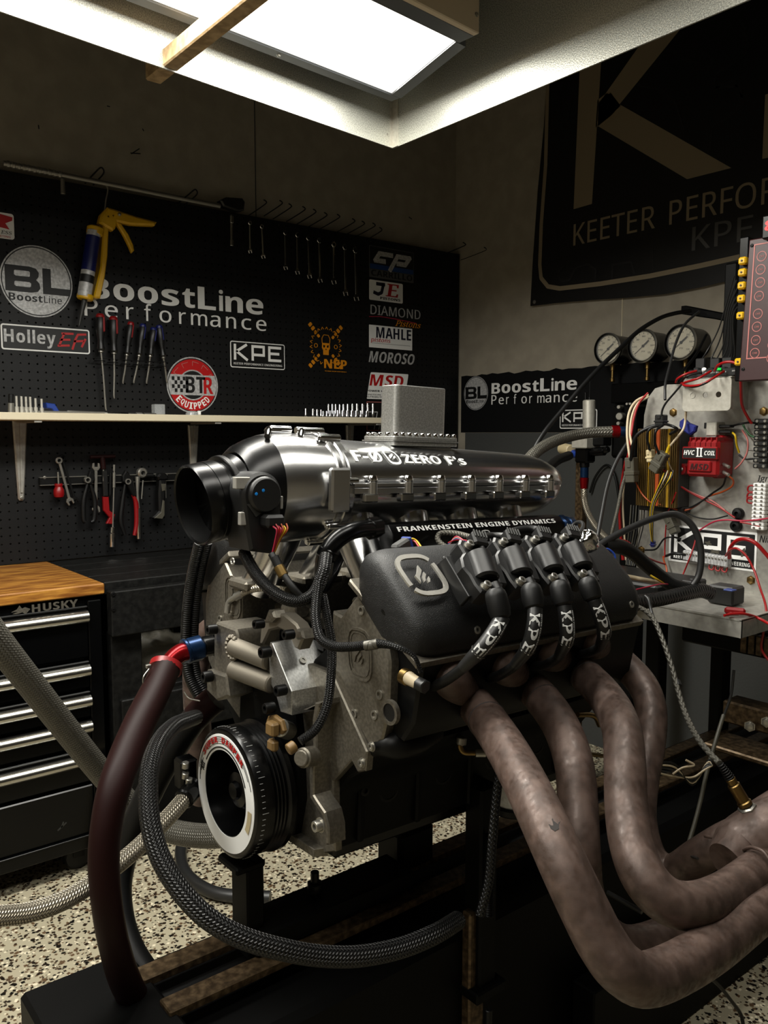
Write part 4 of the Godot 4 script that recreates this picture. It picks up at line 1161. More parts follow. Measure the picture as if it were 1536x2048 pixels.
func shelf_and_things() -> void:
	var I := Transform3D.IDENTITY
	var s := thing("wall_shelf", "long cream wall shelf board across the pegboard", "shelf")
	part(s, "board", MB.new().box(Vector3(1.17, 1.269, -2.64), Vector3(2.24, 0.022, 0.20), 0.002), "shelf_white")
	for x in [[Vector2(0.7262, 1.261), Vector2(0.7704, 1.261), Vector2(0.7431, 1.017)], [Vector2(1.31, 1.249), Vector2(1.352, 1.249), Vector2(1.327, 1.055)], [Vector2(1.998, 1.253), Vector2(2.038, 1.254), Vector2(2.014, 1.031)]]:
		var a: Vector2 = x[0]
		var b: Vector2 = x[1]
		var c: Vector2 = x[2]
		var m := MB.new()
		m.prism([a, b, c + Vector2(0.009, 0), c + Vector2(0.005, -0.006), c + Vector2(-0.005, -0.006), c + Vector2(-0.009, 0)], 0.001, 0.012, ON_A, 0.004)
		m.strokes([[a.lerp(b, 0.5), c.lerp(a.lerp(b, 0.5), 0.08)]], 0.006, 0.018, ON_A)
		m.box(Vector3((a.x + b.x) / 2, 1.254, ZA + 0.10), Vector3(0.022, 0.006, 0.19), 0.001)
		var br := part(s, "bracket", m, "zinc")
		bolt(br, Vector3(c.x, c.y + 0.003, ZA + 0.012), Vector3(0, 0, 1), 0.004, 0.003)
	# left: a rail of bit sockets
	var zf := 0.16
	var rail := thing("socket_rail", "steel socket rail lying at the left end of the shelf", "rail")
	part(rail, "strip", MB.new().box(Vector3(0.83, 1.283, -2.565), Vector3(0.24, 0.006, 0.02), 0.001), "steel")
	var kn := thing("socket", "socket with black knurled cap at the left end of the shelf", "socket")
	part(kn, "base", MB.new().rod(Vector3(0.6779, 1.278, -2.56), Vector3(0.6791, 1.307, -2.56), 0.0085, 14), "steel")
	part(kn, "cap", MB.new().rod(Vector3(0.6791, 1.307, -2.56), Vector3(0.6801, 1.332, -2.56), 0.0075, 14), "rubber")
	var xs := [Vector3(0.6943, 1.277, -2.56), Vector3(0.7081, 1.277, -2.56), Vector3(0.7205, 1.276, -2.56), Vector3(0.7324, 1.276, -2.56), Vector3(0.7471, 1.276, -2.56), Vector3(0.7641, 1.275, -2.56)]
	for i in 6:
		var p: Vector3 = xs[i]
		var hh := 0.05 if i < 4 else 0.046
		var b := thing("bit_socket", "upright chrome bit socket on the left rail, %s from the black cap" % ["first", "second", "third", "fourth", "fifth", "sixth"][i], "socket", I, "bit sockets on the left end of the shelf")
		part(b, "socket", MB.new().rod(p, p + Vector3(0, 0.02, 0), 0.006, 12), "brushed")
		part(b, "bit", MB.new().rod(p + Vector3(0, 0.019, 0), p + Vector3(0, hh, 0), 0.0038, 6), "brushed")
	var blue := thing("plastic_clip", "light blue plastic piece behind the bit sockets on the shelf", "clip")
	part(blue, "body", MB.new().prism([Vector2(0.7951, 1.312)] + [Vector2(0.8216, 1.309), Vector2(0.8371, 1.282), Vector2(0.8235, 1.279), Vector2(0.8122, 1.294), Vector2(0.7975, 1.296)], -0.02, 0.02, Transform3D(Basis(), Vector3(0, 0, ZA + 0.10)), 0.002), "blue_wire")
	var tw := thing("torque_wrench", "chrome torque wrench lying along the shelf front edge", "torque wrench")
	part(tw, "shaft", MB.new().rod(Vector3(0.8401, 1.285, -2.57), Vector3(0.9651, 1.281, -2.57), 0.0042, 12), "steel")
	part(tw, "grip", MB.new().rod(Vector3(0.962, 1.281, -2.57), Vector3(1.029, 1.279, -2.57), 0.0062, 14), "chrome")
	part(tw, "collar", MB.new().rod(Vector3(1.029, 1.279, -2.57), Vector3(1.085, 1.277, -2.57), 0.005, 14).rod(Vector3(1.055, 1.278, -2.57), Vector3(1.075, 1.278, -2.57), 0.0085, 14), "steel")
	part(tw, "knob", MB.new().rod(Vector3(1.081, 1.277, -2.57), Vector3(1.122, 1.276, -2.57), 0.0085, 14), "steel")
	var cb := thing("plastic_box", "small clear plastic box standing on the shelf by the round red sticker", "box")
	part(cb, "wall", MB.new().box((Vector3(1.138, 1.316, -2.64) + Vector3(1.184, 1.281, -2.64)) / 2, Vector3(0.036, 0.034, 0.03), 0.002), "clear_plastic")
	var dome := thing("plastic_cup", "flat clear plastic cup lying in front of the round red sticker", "cup")
	var dc: Vector3 = Vector3(1.257, 1.278, -2.59)
	part(dome, "shell", MB.new().lathe([Vector2(0, 0.016), Vector2(0.012, 0.016), Vector2(0.02, 0.01), Vector2(0.022, 0.0), Vector2(0.0, 0.0)], Transform3D(Basis(), dc), 20), "clear_plastic")
	part(dome, "lid", MB.new().box(dc + Vector3(0.026, 0.01, 0), Vector3(0.01, 0.014, 0.012), 0.002), "print_white")
	# right: sockets standing in two rows, and a dark rail of small bits
	var row := [[Vector3(1.71, 1.258, -2.59), 0.031], [Vector3(1.742, 1.258, -2.59), 0.030], [Vector3(1.76, 1.258, -2.59), 0.028], [Vector3(1.778, 1.258, -2.59), 0.028], [Vector3(1.774, 1.256, -2.57), 0.022], [Vector3(1.789, 1.256, -2.57), 0.022], [Vector3(1.805, 1.256, -2.57), 0.024], [Vector3(1.823, 1.255, -2.57), 0.024], [Vector3(1.839, 1.255, -2.57), 0.026], [Vector3(1.863, 1.255, -2.57), 0.026], [Vector3(1.883, 1.255, -2.57), 0.026], [Vector3(1.905, 1.255, -2.57), 0.026], [Vector3(1.926, 1.254, -2.57), 0.026], [Vector3(1.949, 1.254, -2.57), 0.026], [Vector3(1.976, 1.254, -2.57), 0.026]]
	var back := [[Vector3(1.833, 1.259, -2.62), 0.050], [Vector3(1.851, 1.259, -2.62), 0.050], [Vector3(1.866, 1.258, -2.62), 0.050], [Vector3(1.885, 1.258, -2.62), 0.050], [Vector3(1.903, 1.258, -2.62), 0.051], [Vector3(1.923, 1.258, -2.62), 0.052], [Vector3(1.946, 1.258, -2.62), 0.053], [Vector3(1.968, 1.256, -2.62), 0.054], [Vector3(1.995, 1.256, -2.62), 0.055], [Vector3(2.02, 1.256, -2.62), 0.056], [Vector3(2.047, 1.257, -2.62), 0.057]]
	for k in 2:
		var list: Array = [row, back][k]
		for i in list.size():
			var q: Vector3 = list[i][0]
			q.y = 1.28
			var so := thing("socket", ["short chrome socket, %s from the left in the front row on the shelf", "tall chrome deep socket, %s from the left in the back row on the shelf"][k] % ["first", "second", "third", "fourth", "fifth", "sixth", "seventh", "eighth", "ninth", "tenth", "eleventh", "twelfth", "thirteenth", "fourteenth", "fifteenth"][i], "socket", I, ["short sockets in the front row on the shelf", "deep sockets in the back row on the shelf"][k])
			var hh: float = list[i][1]
			var R: float = 0.0050 + i * 0.00008
			part(so, "body", MB.new().lathe([Vector2(R, 0), Vector2(R, hh * 0.45), Vector2(R * 0.86, hh * 0.5), Vector2(R * 0.86, hh * 0.95), Vector2(R * 0.75, hh), Vector2(R * 0.5, hh), Vector2(R * 0.5, hh * 0.7), Vector2(0, hh * 0.7)], Transform3D(Basis(), q), 12), "chrome")
	var bits := thing("bit_tray", "dark strip of small bits lying on the shelf left of the sockets", "tray")
	part(bits, "tray", MB.new().box(Vector3(1.631, 1.264, -2.59), Vector3(0.17, 0.006, 0.02), 0.001), "plastic_black")
	var ch := MB.new()
	for i in 26:
		ch.rod(Vector3(1.56, 1.265, -2.59).lerp(Vector3(1.702, 1.259, -2.59), i / 25.0), Vector3(1.56, 1.265, -2.59).lerp(Vector3(1.702, 1.259, -2.59), i / 25.0) + Vector3(0, 0.012, 0), 0.0022, 6)
	part(bits, "bits", ch, "olive_grey")


# ---------------------------------------------------------------- workbench and tool chest
func bench_and_toolbox() -> void:
	var I := Transform3D.IDENTITY
	var b := thing("workbench", "long black-painted plank workbench under the lower pegboard", "workbench")
	for k in 4:
		part(b, "top_plank", MB.new().box(Vector3(1.727, 0.792, -2.68 + k * 0.12), Vector3(1.81, 0.036, 0.118), 0.003), "bench_black")
	part(b, "front_board", MB.new().box(Vector3(1.727, 0.728, -2.225), Vector3(1.81, 0.125, 0.036), 0.003), "bench_black")
	for x in [0.875, 2.5]:
		part(b, "leg", MB.new().box(Vector3(x, 0.335, -2.26), Vector3(0.088, 0.67, 0.036), 0.003), "bench_black")
		part(b, "leg", MB.new().box(Vector3(x, 0.385, -2.66), Vector3(0.088, 0.77, 0.036), 0.003), "bench_black")
	part(b, "lower_shelf", MB.new().box(Vector3(1.74, 0.475, -2.49), Vector3(1.7, 0.02, 0.44), 0.002), "bench_black")
	part(b, "lower_rail", MB.new().box(Vector3(1.74, 0.415, -2.242), Vector3(1.78, 0.125, 0.034), 0.003), "bench_black")
	part(b, "back_sheet", MB.new().box(Vector3(1.74, 0.4, -2.71), Vector3(1.74, 0.72, 0.01)), "bench_black")
	for p in [Vector3(0.828, 0.784, -2.206), Vector3(0.827, 0.742, -2.206)]:
		bolt(b, p, Vector3(0, 0, 1), 0.005, 0.002, "dark_steel")
	# things on the lower shelf
	var sp := thing("bottle", "yellow plastic bottle with black cap on the workbench's lower shelf", "bottle")
	var o: Vector3 = Vector3(0.912, 0.533, -2.34)
	o.y = 0.485
	part(sp, "body", MB.new().lathe([Vector2(0, 0.012), Vector2(0.031, 0.012), Vector2(0.032, 0.03), Vector2(0.026, 0.09), Vector2(0.022, 0.12), Vector2(0, 0.12)], Transform3D(Basis(), o), 20), "yellow", "yellow body")
	part(sp, "base_ring", MB.new().lathe([Vector2(0.033, 0), Vector2(0.033, 0.016), Vector2(0.0, 0.016)], Transform3D(Basis(), o), 20), "plastic_black")
	part(sp, "cap", MB.new().lathe([Vector2(0.022, 0.119), Vector2(0.021, 0.17), Vector2(0.016, 0.178), Vector2(0, 0.178)], Transform3D(Basis(), o), 16), "plastic_black")
	part(sp, "label", MB.new().lathe([Vector2(0.0275, 0.085), Vector2(0.0235, 0.118)], Transform3D(Basis(), o), 16), "print_black")
	var bag := thing("plastic_bag", "crumpled clear plastic bag on the workbench's lower shelf", "bag")
	var bc: Vector3 = Vector3(1.017, 0.559, -2.4)
	bc.y = 0.56
	var f := FastNoiseLite.new()
	f.seed = 4
	f.frequency = 14.0
	var rings := []
	for i in 13:
		var ring := []
		var v := -PI / 2 + PI * (i + 0.2) / 12.4
		for k in 22:
			var n := Vector3(cos(v) * cos(TAU * k / 22), sin(v), cos(v) * sin(TAU * k / 22))
			ring.append(bc + n * Vector3(0.095, 0.075, 0.07) * (1.0 + 0.42 * f.get_noise_3d(n.x * 0.22, n.y * 0.22, n.z * 0.22)))
		rings.append(ring)
	part(bag, "film", MB.new().loft(rings), "thin_film")
	var bx := thing("storage_bin", "low dark bin under the workbench's lower shelf", "bin")
	part(bx, "tub", MB.new().box(Vector3(1.15, 0.16, -2.45), Vector3(0.42, 0.3, 0.36), 0.01), "block_black")
	var wb := thing("white_board", "narrow cream board standing on the floor behind the red hoses", "board")
	part(wb, "sheet", MB.new().prism([Vector2(0.752, 0.0), Vector2(0.806, 0.0), Vector2(0.848, 0.33), Vector2(0.80, 0.33)], -0.012, 0.012, Transform3D(Basis(), Vector3(0, 0, -2.17)), 0.003), "cream")
	# tool chest, front at z = -2.237, right side at x = 0.816
	var t := thing("tool_chest", "black rolling tool chest with brushed drawer pulls and wooden top", "tool chest")
	var X0 := 0.10
	var X1 := 0.806
	var W := X1 - X0
	var cx := (X0 + X1) / 2
	part(t, "top", MB.new().box(Vector3(cx, 0.797, -2.487), Vector3(W + 0.02, 0.03, 0.50), 0.003), "butcher_block", "worn butcher-block wooden top")
	part(t, "cabinet", MB.new().box(Vector3(cx, 0.442, -2.492), Vector3(W, 0.66, 0.478), 0.004), "lacquer_black")
	part(t, "side_post", MB.new().box(Vector3(X1 - 0.019, 0.448, -2.246), Vector3(0.036, 0.64, 0.016), 0.002), "lacquer_black")
	part(t, "side_post", MB.new().box(Vector3(X0 + 0.019, 0.448, -2.246), Vector3(0.036, 0.64, 0.016), 0.002), "lacquer_black")
	var ys := [[0.655, 0.740, 0.729], [0.543, 0.648, 0.582], [0.455, 0.537, 0.496], [0.380, 0.449, 0.424], [0.275, 0.374, 0.333]]
	var fronts := [[0.612, 0.758], [0.528, 0.606], [0.446, 0.522], [0.366, 0.440], [0.264, 0.360], [0.118, 0.258]]
	var pulls := [0.728, 0.580, 0.495, 0.423, 0.331]
	for i in fronts.size():
		var y0: float = fronts[i][0]
		var y1: float = fronts[i][1]
		var d := part(t, "drawer", MB.new().box(Vector3(cx, (y0 + y1) / 2, -2.246), Vector3(W - 0.078, y1 - y0 - 0.004, 0.018), 0.003), "lacquer_black")
		if i < pulls.size():
			var h := MB.new()
			var prof := []
			for k in 17:
				var g := -PI / 2 + PI * k / 16.0
				prof.append(Vector2(0.002 + cos(g) * 0.021, sin(g) * 0.017))
			h.prism(prof, -(W - 0.082) / 2, (W - 0.082) / 2, Transform3D(Basis(Vector3(0, 0, 1), Vector3(0, 1, 0), Vector3(-1, 0, 0)), Vector3(cx, pulls[i], -2.237)))
			part(d, "pull", h, "pull_metal", "brushed metal drawer pull")
			part(d, "lip", MB.new().box(Vector3(cx, y1 - 0.004, -2.236), Vector3(W - 0.08, 0.004, 0.006), 0.001), "plastic_black")
	part(t, "base_rail", MB.new().box(Vector3(cx, 0.095, -2.25), Vector3(W + 0.01, 0.036, 0.03), 0.003).box(Vector3(cx, 0.117, -2.238), Vector3(W, 0.006, 0.022), 0.001), "lacquer_black")
	var lg := MB.new()
	var l0: Vector2 = Vector2(Vector3(0.623, 0.757, -2.236).x, 0.7575)
	var lo: Vector3 = Vector3(0.623, 0.758, -2.236)
	var hi: Vector3 = Vector3(0.741, 0.78, -2.236)
	lg.text("HUSKY", Vector2(lo.x, (lo.y + hi.y) / 2 - 0.012), hi.x - lo.x, 0.020, 0.003, Transform3D(Basis(), Vector3(0, 0, -2.2368)), true)
	part(t, "logo_word", lg, "machined", "raised metal lettering")
	var e := Vector2(lo.x - 0.05, (lo.y + hi.y) / 2 - 0.002)
	var dog := MB.new().prism([e + Vector2(0, -0.003), e + Vector2(0.014, 0.003), e + Vector2(0.02, 0.012), e + Vector2(0.026, 0.003), e + Vector2(0.034, 0.006), e + Vector2(0.046, 0.0), e + Vector2(0.034, -0.012), e + Vector2(0.026, -0.006), e + Vector2(0.014, -0.009), e + Vector2(0.003, -0.008), e + Vector2(0.016, -0.003)], 0, 0.003, Transform3D(Basis(), Vector3(0, 0, -2.2368)))
	part(t, "logo_head", dog, "machined")
	for x in [X0 + 0.07, X1 - 0.07]:
		for z in [-2.30, -2.68]:
			var c := part(t, "caster", MB.new().lathe([Vector2(0, -0.014), Vector2(0.034, -0.014), Vector2(0.038, -0.008), Vector2(0.038, 0.008), Vector2(0.034, 0.014), Vector2(0, 0.014)], Transform3D(Basis(Vector3(1, 0, 0), PI / 2), Vector3(x, 0.038, z)), 20), "rubber")
			part(c, "fork", MB.new().box(Vector3(x, 0.058, z - 0.018), Vector3(0.03, 0.04, 0.003), 0.001).box(Vector3(x, 0.058, z + 0.018), Vector3(0.03, 0.04, 0.003), 0.001).box(Vector3(x, 0.078, z), Vector3(0.05, 0.004, 0.045)), "dark_steel")
	var sc := MB.new()
	var q: Vector3 = Vector3(0.679, 0.157, -2.237)
	sc.strokes([[Vector2(q.x - 0.012, q.y - 0.004), Vector2(q.x + 0.012, q.y + 0.012)], [Vector2(q.x - 0.002, q.y + 0.0), Vector2(q.x + 0.004, q.y + 0.016)]], 0.004, 0.0006, Transform3D(Basis(), Vector3(0, 0, -2.2368)))
	part(t, "paint_chip", sc, "plastic_grey")


# ---------------------------------------------------------------- the banner wall
func banner_wall() -> void:
	var I := Transform3D.IDENTITY
	var t := thing("banner", "large black fabric banner with gold K and grey lettering on the right wall", "banner", ON_B)
	var out := [Vector2(-2.312, 1.732), Vector2(-2.303, 1.913), Vector2(-2.283, 2.181), Vector2(-2.257, 2.422), Vector2(-2.247, 2.606), Vector2(-2.24, 2.77), Vector2(-2.211, 2.978), Vector2(-1.148, 2.866), Vector2(-1.095, 1.794), Vector2(-1.178, 1.765), Vector2(-1.335, 1.733), Vector2(-1.468, 1.715), Vector2(-1.565, 1.707), Vector2(-1.698, 1.702), Vector2(-1.861, 1.709), Vector2(-2.017, 1.72), Vector2(-2.186, 1.729)]
	part(t, "cloth", MB.new().prism(out, 0.018, 0.021), "banner_black")
	var z := 0.0215
	var zi := Transform3D(Basis(), Vector3(0, 0, z))
	var k := MB.new()
	k.prism([Vector2(-2.087, 2.568), Vector2(-2.047, 2.771), Vector2(-1.947, 2.743), Vector2(-1.99, 2.566), Vector2(-2.017, 2.072), Vector2(-2.102, 2.07)], 0, 0.0006, zi)
	k.prism([Vector2(-1.997, 2.426), Vector2(-1.732, 2.653), Vector2(-1.601, 2.636), Vector2(-1.677, 2.563), Vector2(-1.907, 2.395), Vector2(-1.994, 2.349)], 0, 0.0006, zi)
	k.prism([Vector2(-1.999, 2.347), Vector2(-1.997, 2.43), Vector2(-1.945, 2.449), Vector2(-1.905, 2.396), Vector2(-1.469, 2.071), Vector2(-1.626, 2.072)], 0, 0.0006, zi)
	k.prism([Vector2(-2.008, 2.342), Vector2(-2.002, 2.44), Vector2(-1.96, 2.452), Vector2(-1.9, 2.391), Vector2(-1.942, 2.366)], 0, 0.0006, zi)
	k.prism([Vector2(-1.366, 2.266), Vector2(-1.321, 2.267), Vector2(-1.312, 2.072), Vector2(-1.367, 2.074)], 0, 0.0006, zi)
	part(t, "big_letters", k, "banner_gold", "gold capital letters")
	var b0: Vector2 = Vector2(-2.1, 1.935)
	var b1: Vector2 = Vector2(-1.745, 1.933)
	var c0: Vector2 = Vector2(-1.689, 1.939)
	var c1: Vector2 = Vector2(-1.344, 1.939)
	var h: float = Vector2(-1.893, 2.014).y - Vector2(-1.884, 1.935).y
	var w := MB.new()
	w.text("KEETER", Vector2(b0.x, (b0.y + b1.y) / 2), b1.x - b0.x, h, 0.0006, zi)
	w.text("PERFORMANCE", Vector2(c0.x, (b0.y + b1.y) / 2), (c1.x - c0.x) * 2.16, h, 0.0006, zi)
	part(t, "word_line", w, "banner_gold")
	var e0: Vector2 = Vector2(-1.6, 1.83)
	var e1: Vector2 = Vector2(-1.389, 1.834)
	part(t, "small_letters", MB.new().text("KPE", Vector2(e0.x, (e0.y + e1.y) / 2), e1.x - e0.x, h * 0.98, 0.0006, zi), "print_grey")
	part(t, "border", MB.new().strokes([[Vector2(-2.231, 2.767), Vector2(-2.241, 2.567), Vector2(-2.244, 2.267), Vector2(-2.261, 2.042), Vector2(-2.265, 1.887), Vector2(-2.257, 1.835), Vector2(-2.222, 1.798), Vector2(-2.162, 1.782), Vector2(-1.973, 1.774), Vector2(-1.76, 1.772), Vector2(-1.568, 1.778), Vector2(-1.429, 1.785), Vector2(-1.3, 1.8)]], 0.017, 0.0006, zi), "banner_gold")
	for q in [[Vector2(-2.242, 2), Vector2(-2.187, 2.005), Vector2(-2.176, 1.95), Vector2(-2.131, 1.923), Vector2(-2.144, 1.869), Vector2(-2.178, 1.845), Vector2(-2.158, 1.81), Vector2(-2.114, 1.808), Vector2(-2.086, 1.851), Vector2(-2.03, 1.855), Vector2(-1.993, 1.827), Vector2(-1.996, 1.791)], [Vector2(-1.92, 1.781), Vector2(-1.917, 1.834), Vector2(-1.84, 1.833), Vector2(-1.822, 1.788)], [Vector2(-1.748, 1.791), Vector2(-1.755, 1.878), Vector2(-1.705, 1.903), Vector2(-1.662, 1.885)], [Vector2(-1.554, 2.322), Vector2(-1.52, 2.343), Vector2(-1.469, 2.343), Vector2(-1.45, 2.291), Vector2(-1.416, 2.266)], [Vector2(-1.46, 2.522), Vector2(-1.433, 2.467), Vector2(-1.438, 2.409), Vector2(-1.488, 2.395), Vector2(-1.538, 2.38), Vector2(-1.54, 2.342), Vector2(-1.451, 2.319), Vector2(-1.438, 2.257), Vector2(-1.498, 2.228), Vector2(-1.541, 2.224), Vector2(-1.547, 2.147)], [Vector2(-1.833, 2.441), Vector2(-1.742, 2.399), Vector2(-1.682, 2.337), Vector2(-1.645, 2.237), Vector2(-1.647, 2.189)], [Vector2(-1.698, 2.52), Vector2(-1.664, 2.469), Vector2(-1.603, 2.44), Vector2(-1.577, 2.463), Vector2(-1.549, 2.43), Vector2(-1.565, 2.389)], [Vector2(-2.191, 2.533), Vector2(-2.178, 2.437), Vector2(-2.139, 2.408), Vector2(-2.127, 2.477)]]:
		part(t, "gear_outline", MB.new().strokes([q], 0.008, 0.0004, zi), "banner_grey")
	bolt(t, Vector3(Vector2(-2.291, 1.746).x, Vector2(-2.291, 1.746).y, 0.021), Vector3(0, 0, 1), 0.006, 0.002, "steel")
	# small badge, words and sticker on the black band
	var c: Vector2 = Vector2(-2.635, 1.395)
	var r: float = (Vector2(-2.562, 1.391).x - Vector2(-2.709, 1.397).x) / 2
	var s := thing("round_sticker", "round silver sticker with black BL letters on the right wall's black band", "sticker", Transform3D(FACE, Vector3(XB - 0.002, 0, 0)))
	badge(s, c, r)
	s = thing("vinyl_lettering", "white vinyl lettering in two lines on the right wall's black band", "lettering", Transform3D(FACE, Vector3(XB - 0.002, 0, 0)))
	var p0: Vector2 = Vector2(-2.54, 1.389)
	var p1: Vector2 = Vector2(-2.072, 1.373)
	var cap: float = Vector2(-2.529, 1.437).y - Vector2(-2.528, 1.388).y
	var m := MB.new()
	var x := p0.x
	var wide := p1.x - p0.x
	for q in [["B", 0.118, 1.0], ["o", 0.118, 0.84], ["o", 0.118, 0.84], ["s", 0.108, 0.84], ["t", 0.082, 0.98], ["L", 0.116, 1.16], ["i", 0.036, 1.12], ["n", 0.118, 0.84], ["e", 0.12, 0.84]]:
		m.text(q[0], Vector2(x, p0.y), wide * (q[1] - 0.012), cap * q[2] * 0.92, 0.001, I, true)
		x += wide * q[1] * 1.066
	part(s, "upper_line", m, "print_white")
	m = MB.new()
	for i in 11:
		var tall := i == 0 or i == 3
		m.text("Performance"[i], Vector2(p0.x + i * wide / 10.9, Vector2(-2.539, 1.343).y), wide * (0.062 if i != 6 else 0.08) * (0.5 if i in [2, 3, 5] else 1.0), cap * (0.82 if tall else 0.6), 0.001)
	part(s, "lower_line", m, "print_white")
	s = thing("sticker", "white-bordered letter sticker behind the silver cylinder on the black band", "sticker", Transform3D(FACE, Vector3(XB - 0.002, 0, 0)))
	var k0: Vector2 = Vector2(-2.164, 1.312)
	var k1: Vector2 = Vector2(-1.985, 1.238)
	part(s, "backing", MB.new().prism(rrect(k0, k1, 0.008), 0, 0.001), "print_white")
	part(s, "field", MB.new().prism(rrect(k0 + Vector2(0.004, -0.004), k1 + Vector2(-0.004, 0.004), 0.006), 0.001, 0.0015), "print_black")
	m = MB.new()
	kpe(m, Vector2(k0.x + 0.012, k1.y + 0.026), k1.x - k0.x - 0.024, k0.y - k1.y - 0.036, I)
	m.text("KEETER PERFORMANCE ENGINEERING", Vector2(k0.x + 0.012, k1.y + 0.01), k1.x - k0.x - 0.024, 0.007, 0.0018)
	part(s, "letters", m, "print_white")
	var outlet := thing("outlet", "cream outlet box low on the right wall behind the intake", "outlet", ON_B)
	part(outlet, "cover", MB.new().prism(rrect(Vector2(-2.575, 1.136), Vector2(-2.452, 1.053), 0.004), 0, 0.03, I, 0.004), "cream")


func gauges() -> void:
	var where := [Vector3(2.536, 1.522, -1.871), Vector3(2.536, 1.521, -1.726), Vector3(2.536, 1.521, -1.58)]
	var named := ["left", "middle", "right"]
	var rr := [0.054, 0.0555, 0.0565]
	for i in 3:
		var c: Vector3 = where[i]
		var xf := Transform3D(FACE, c)
		var g := thing("pressure_gauge", "round black pressure gauge with white dial, %s of the three on the wall" % named[i], "gauge", Transform3D.IDENTITY, "pressure gauges on the right wall")
		var r: float = rr[i]
		var ax := xf * Transform3D(Basis(Vector3.RIGHT, PI / 2), Vector3())
		part(g, "case", MB.new().lathe([Vector2(0, -0.098), Vector2(r * 0.92, -0.098), Vector2(r * 0.95, -0.02), Vector2(r, -0.012), Vector2(r * 1.06, -0.004), Vector2(r * 1.06, 0.006), Vector2(r * 0.98, 0.010), Vector2(r * 0.90, 0.004), Vector2(r * 0.88, -0.004)], ax, 40), "lacquer_black")
		part(g, "bezel", MB.new().lathe([Vector2(r * 1.0, 0.0095), Vector2(r * 1.065, 0.006), Vector2(r * 1.065, 0.002)], ax, 40), "steel")
		part(g, "dial", MB.new().lathe([Vector2(0, -0.003), Vector2(r * 0.89, -0.003)], ax, 40), "dial", "white dial")
		var m := MB.new()
		for k in 13:
			var a := deg_to_rad(225.0 - k * 22.5)
			m.strokes([[Vector2(cos(a), sin(a)) * r * 0.74, Vector2(cos(a), sin(a)) * r * 0.83]], 0.0018, 0.0006, xf * Transform3D(Basis(), Vector3(0, 0, -0.003)))
			if k % 2 == 0 and k > 0:
				m.text(str(k * [5, 10, 10][i]), Vector2(cos(a), sin(a)) * r * 0.60 - Vector2(0.006, 0.003), 0.012, 0.006, 0.0006, xf * Transform3D(Basis(), Vector3(0, 0, -0.003)))
		m.text("PSI", Vector2(-0.006, -r * 0.38), 0.012, 0.0055, 0.0006, xf * Transform3D(Basis(), Vector3(0, 0, -0.003)))
		m.ring2d(Vector2(0, 0), r * 0.83, r * 0.84, 0.0005, xf * Transform3D(Basis(), Vector3(0, 0, -0.003)), 40, deg_to_rad(-45), deg_to_rad(225))
		part(g, "scale", m, "print_black")
		var n := MB.new()
		var d := Vector2(cos(deg_to_rad(38.0)), sin(deg_to_rad(38.0)))
		n.strokes([[-d * r * 0.75, d * r * 0.3]], 0.0018, 0.001, xf)
		n.strokes([[d * r * 0.02, d * r * 0.52]], 0.005, 0.001, xf)
		n.prism(circle(Vector2(), 0.005, 12), -0.002, 0.001, xf)
		part(g, "needle", n, "print_black")
		part(g, "glass", MB.new().lathe([Vector2(0, 0.004), Vector2(r * 0.92, 0.004), Vector2(r * 0.92, 0.0028), Vector2(0, 0.0028)], ax, 32), "gauge_glass")
		var st := c + Vector3(0.03, -r, 0)
		part(g, "stem", MB.new().rod(st + Vector3(0, 0.01, 0), st + Vector3(0, -0.022, 0), 0.009, 6).rod(st + Vector3(0, -0.02, 0), st + Vector3(0, -0.05, 0), 0.006, 10).rod(st + Vector3(0, -0.048, 0), st + Vector3(0, -0.062, 0), 0.009, 6), "brass", "brass stem")
	var pl := thing("gauge_bracket", "black bracket box under the three wall gauges", "bracket", ON_B)
	part(pl, "plate", MB.new().prism(rrect(Vector2(-1.891, 1.4), Vector2(-1.497, 1.33), 0.004), 0.002, 0.05, Transform3D.IDENTITY, 0.003), "frame_black")
	# dark equipment standing in front of the grey band, right of the cylinder
	var q := thing("valve_block", "black valve block with small shiny fittings left of the electronics plate", "valve block")
	var o: Vector3 = Vector3(2.3, 1.246, -1.601)
	part(q, "body", MB.new().box(o + Vector3(0, -0.02, 0), Vector3(0.09, 0.17, 0.09), 0.008), "frame_black")
	for w in [[Vector3(2.24, 1.273, -1.599), 0.012], [Vector3(2.24, 1.302, -1.602), 0.006], [Vector3(2.24, 1.251, -1.602), 0.006], [Vector3(2.24, 1.311, -1.572), 0.004], [Vector3(2.24, 1.311, -1.56), 0.004]]:
		part(q, "fitting", MB.new().rod(w[0] + Vector3(0.03, 0, -0.005), w[0] + Vector3(-0.015, 0, 0.005), w[1], 12), "steel")
	part(q, "column", MB.new().box(Vector3(2.3, 0.991, -1.582) + Vector3(0, -0.25, 0), Vector3(0.06, 0.9, 0.06), 0.004), "frame_black")
	# upright post and maroon control panel
	var post := thing("steel_post", "black square steel post rising behind the maroon control panel", "post")
	part(post, "tube", MB.new().box(Vector3(2.05, 1.507, -1.129) + Vector3(0, -0.66, 0), Vector3(0.05, 1.6, 0.034), 0.004), "frame_black")
	part(post, "edge_strip", MB.new().box(Vector3(2.02, 1.551, -1.101) + Vector3(0, -0.05, 0), Vector3(0.002, 0.28, 0.002)), "steel")
	var bx := thing("cable_box", "small black cable junction box above the right gauge", "junction box")
	part(bx, "body", MB.new().prism([Vector2(-1.41, 1.594), Vector2(-1.395, 1.594), Vector2(-1.242, 1.55), Vector2(-1.241, 1.527), Vector2(-1.302, 1.545), Vector2(-1.411, 1.571)], 0, 0.03, Transform3D(FACE, Vector3(XB - 0.35, 0, 0)), 0.003), "lacquer_black")
	var cp := thing("console", "maroon control panel with columns of small round labelled buttons", "control panel")
	var pf := Transform3D(FACE, Vector3(1.62, 0, 0))
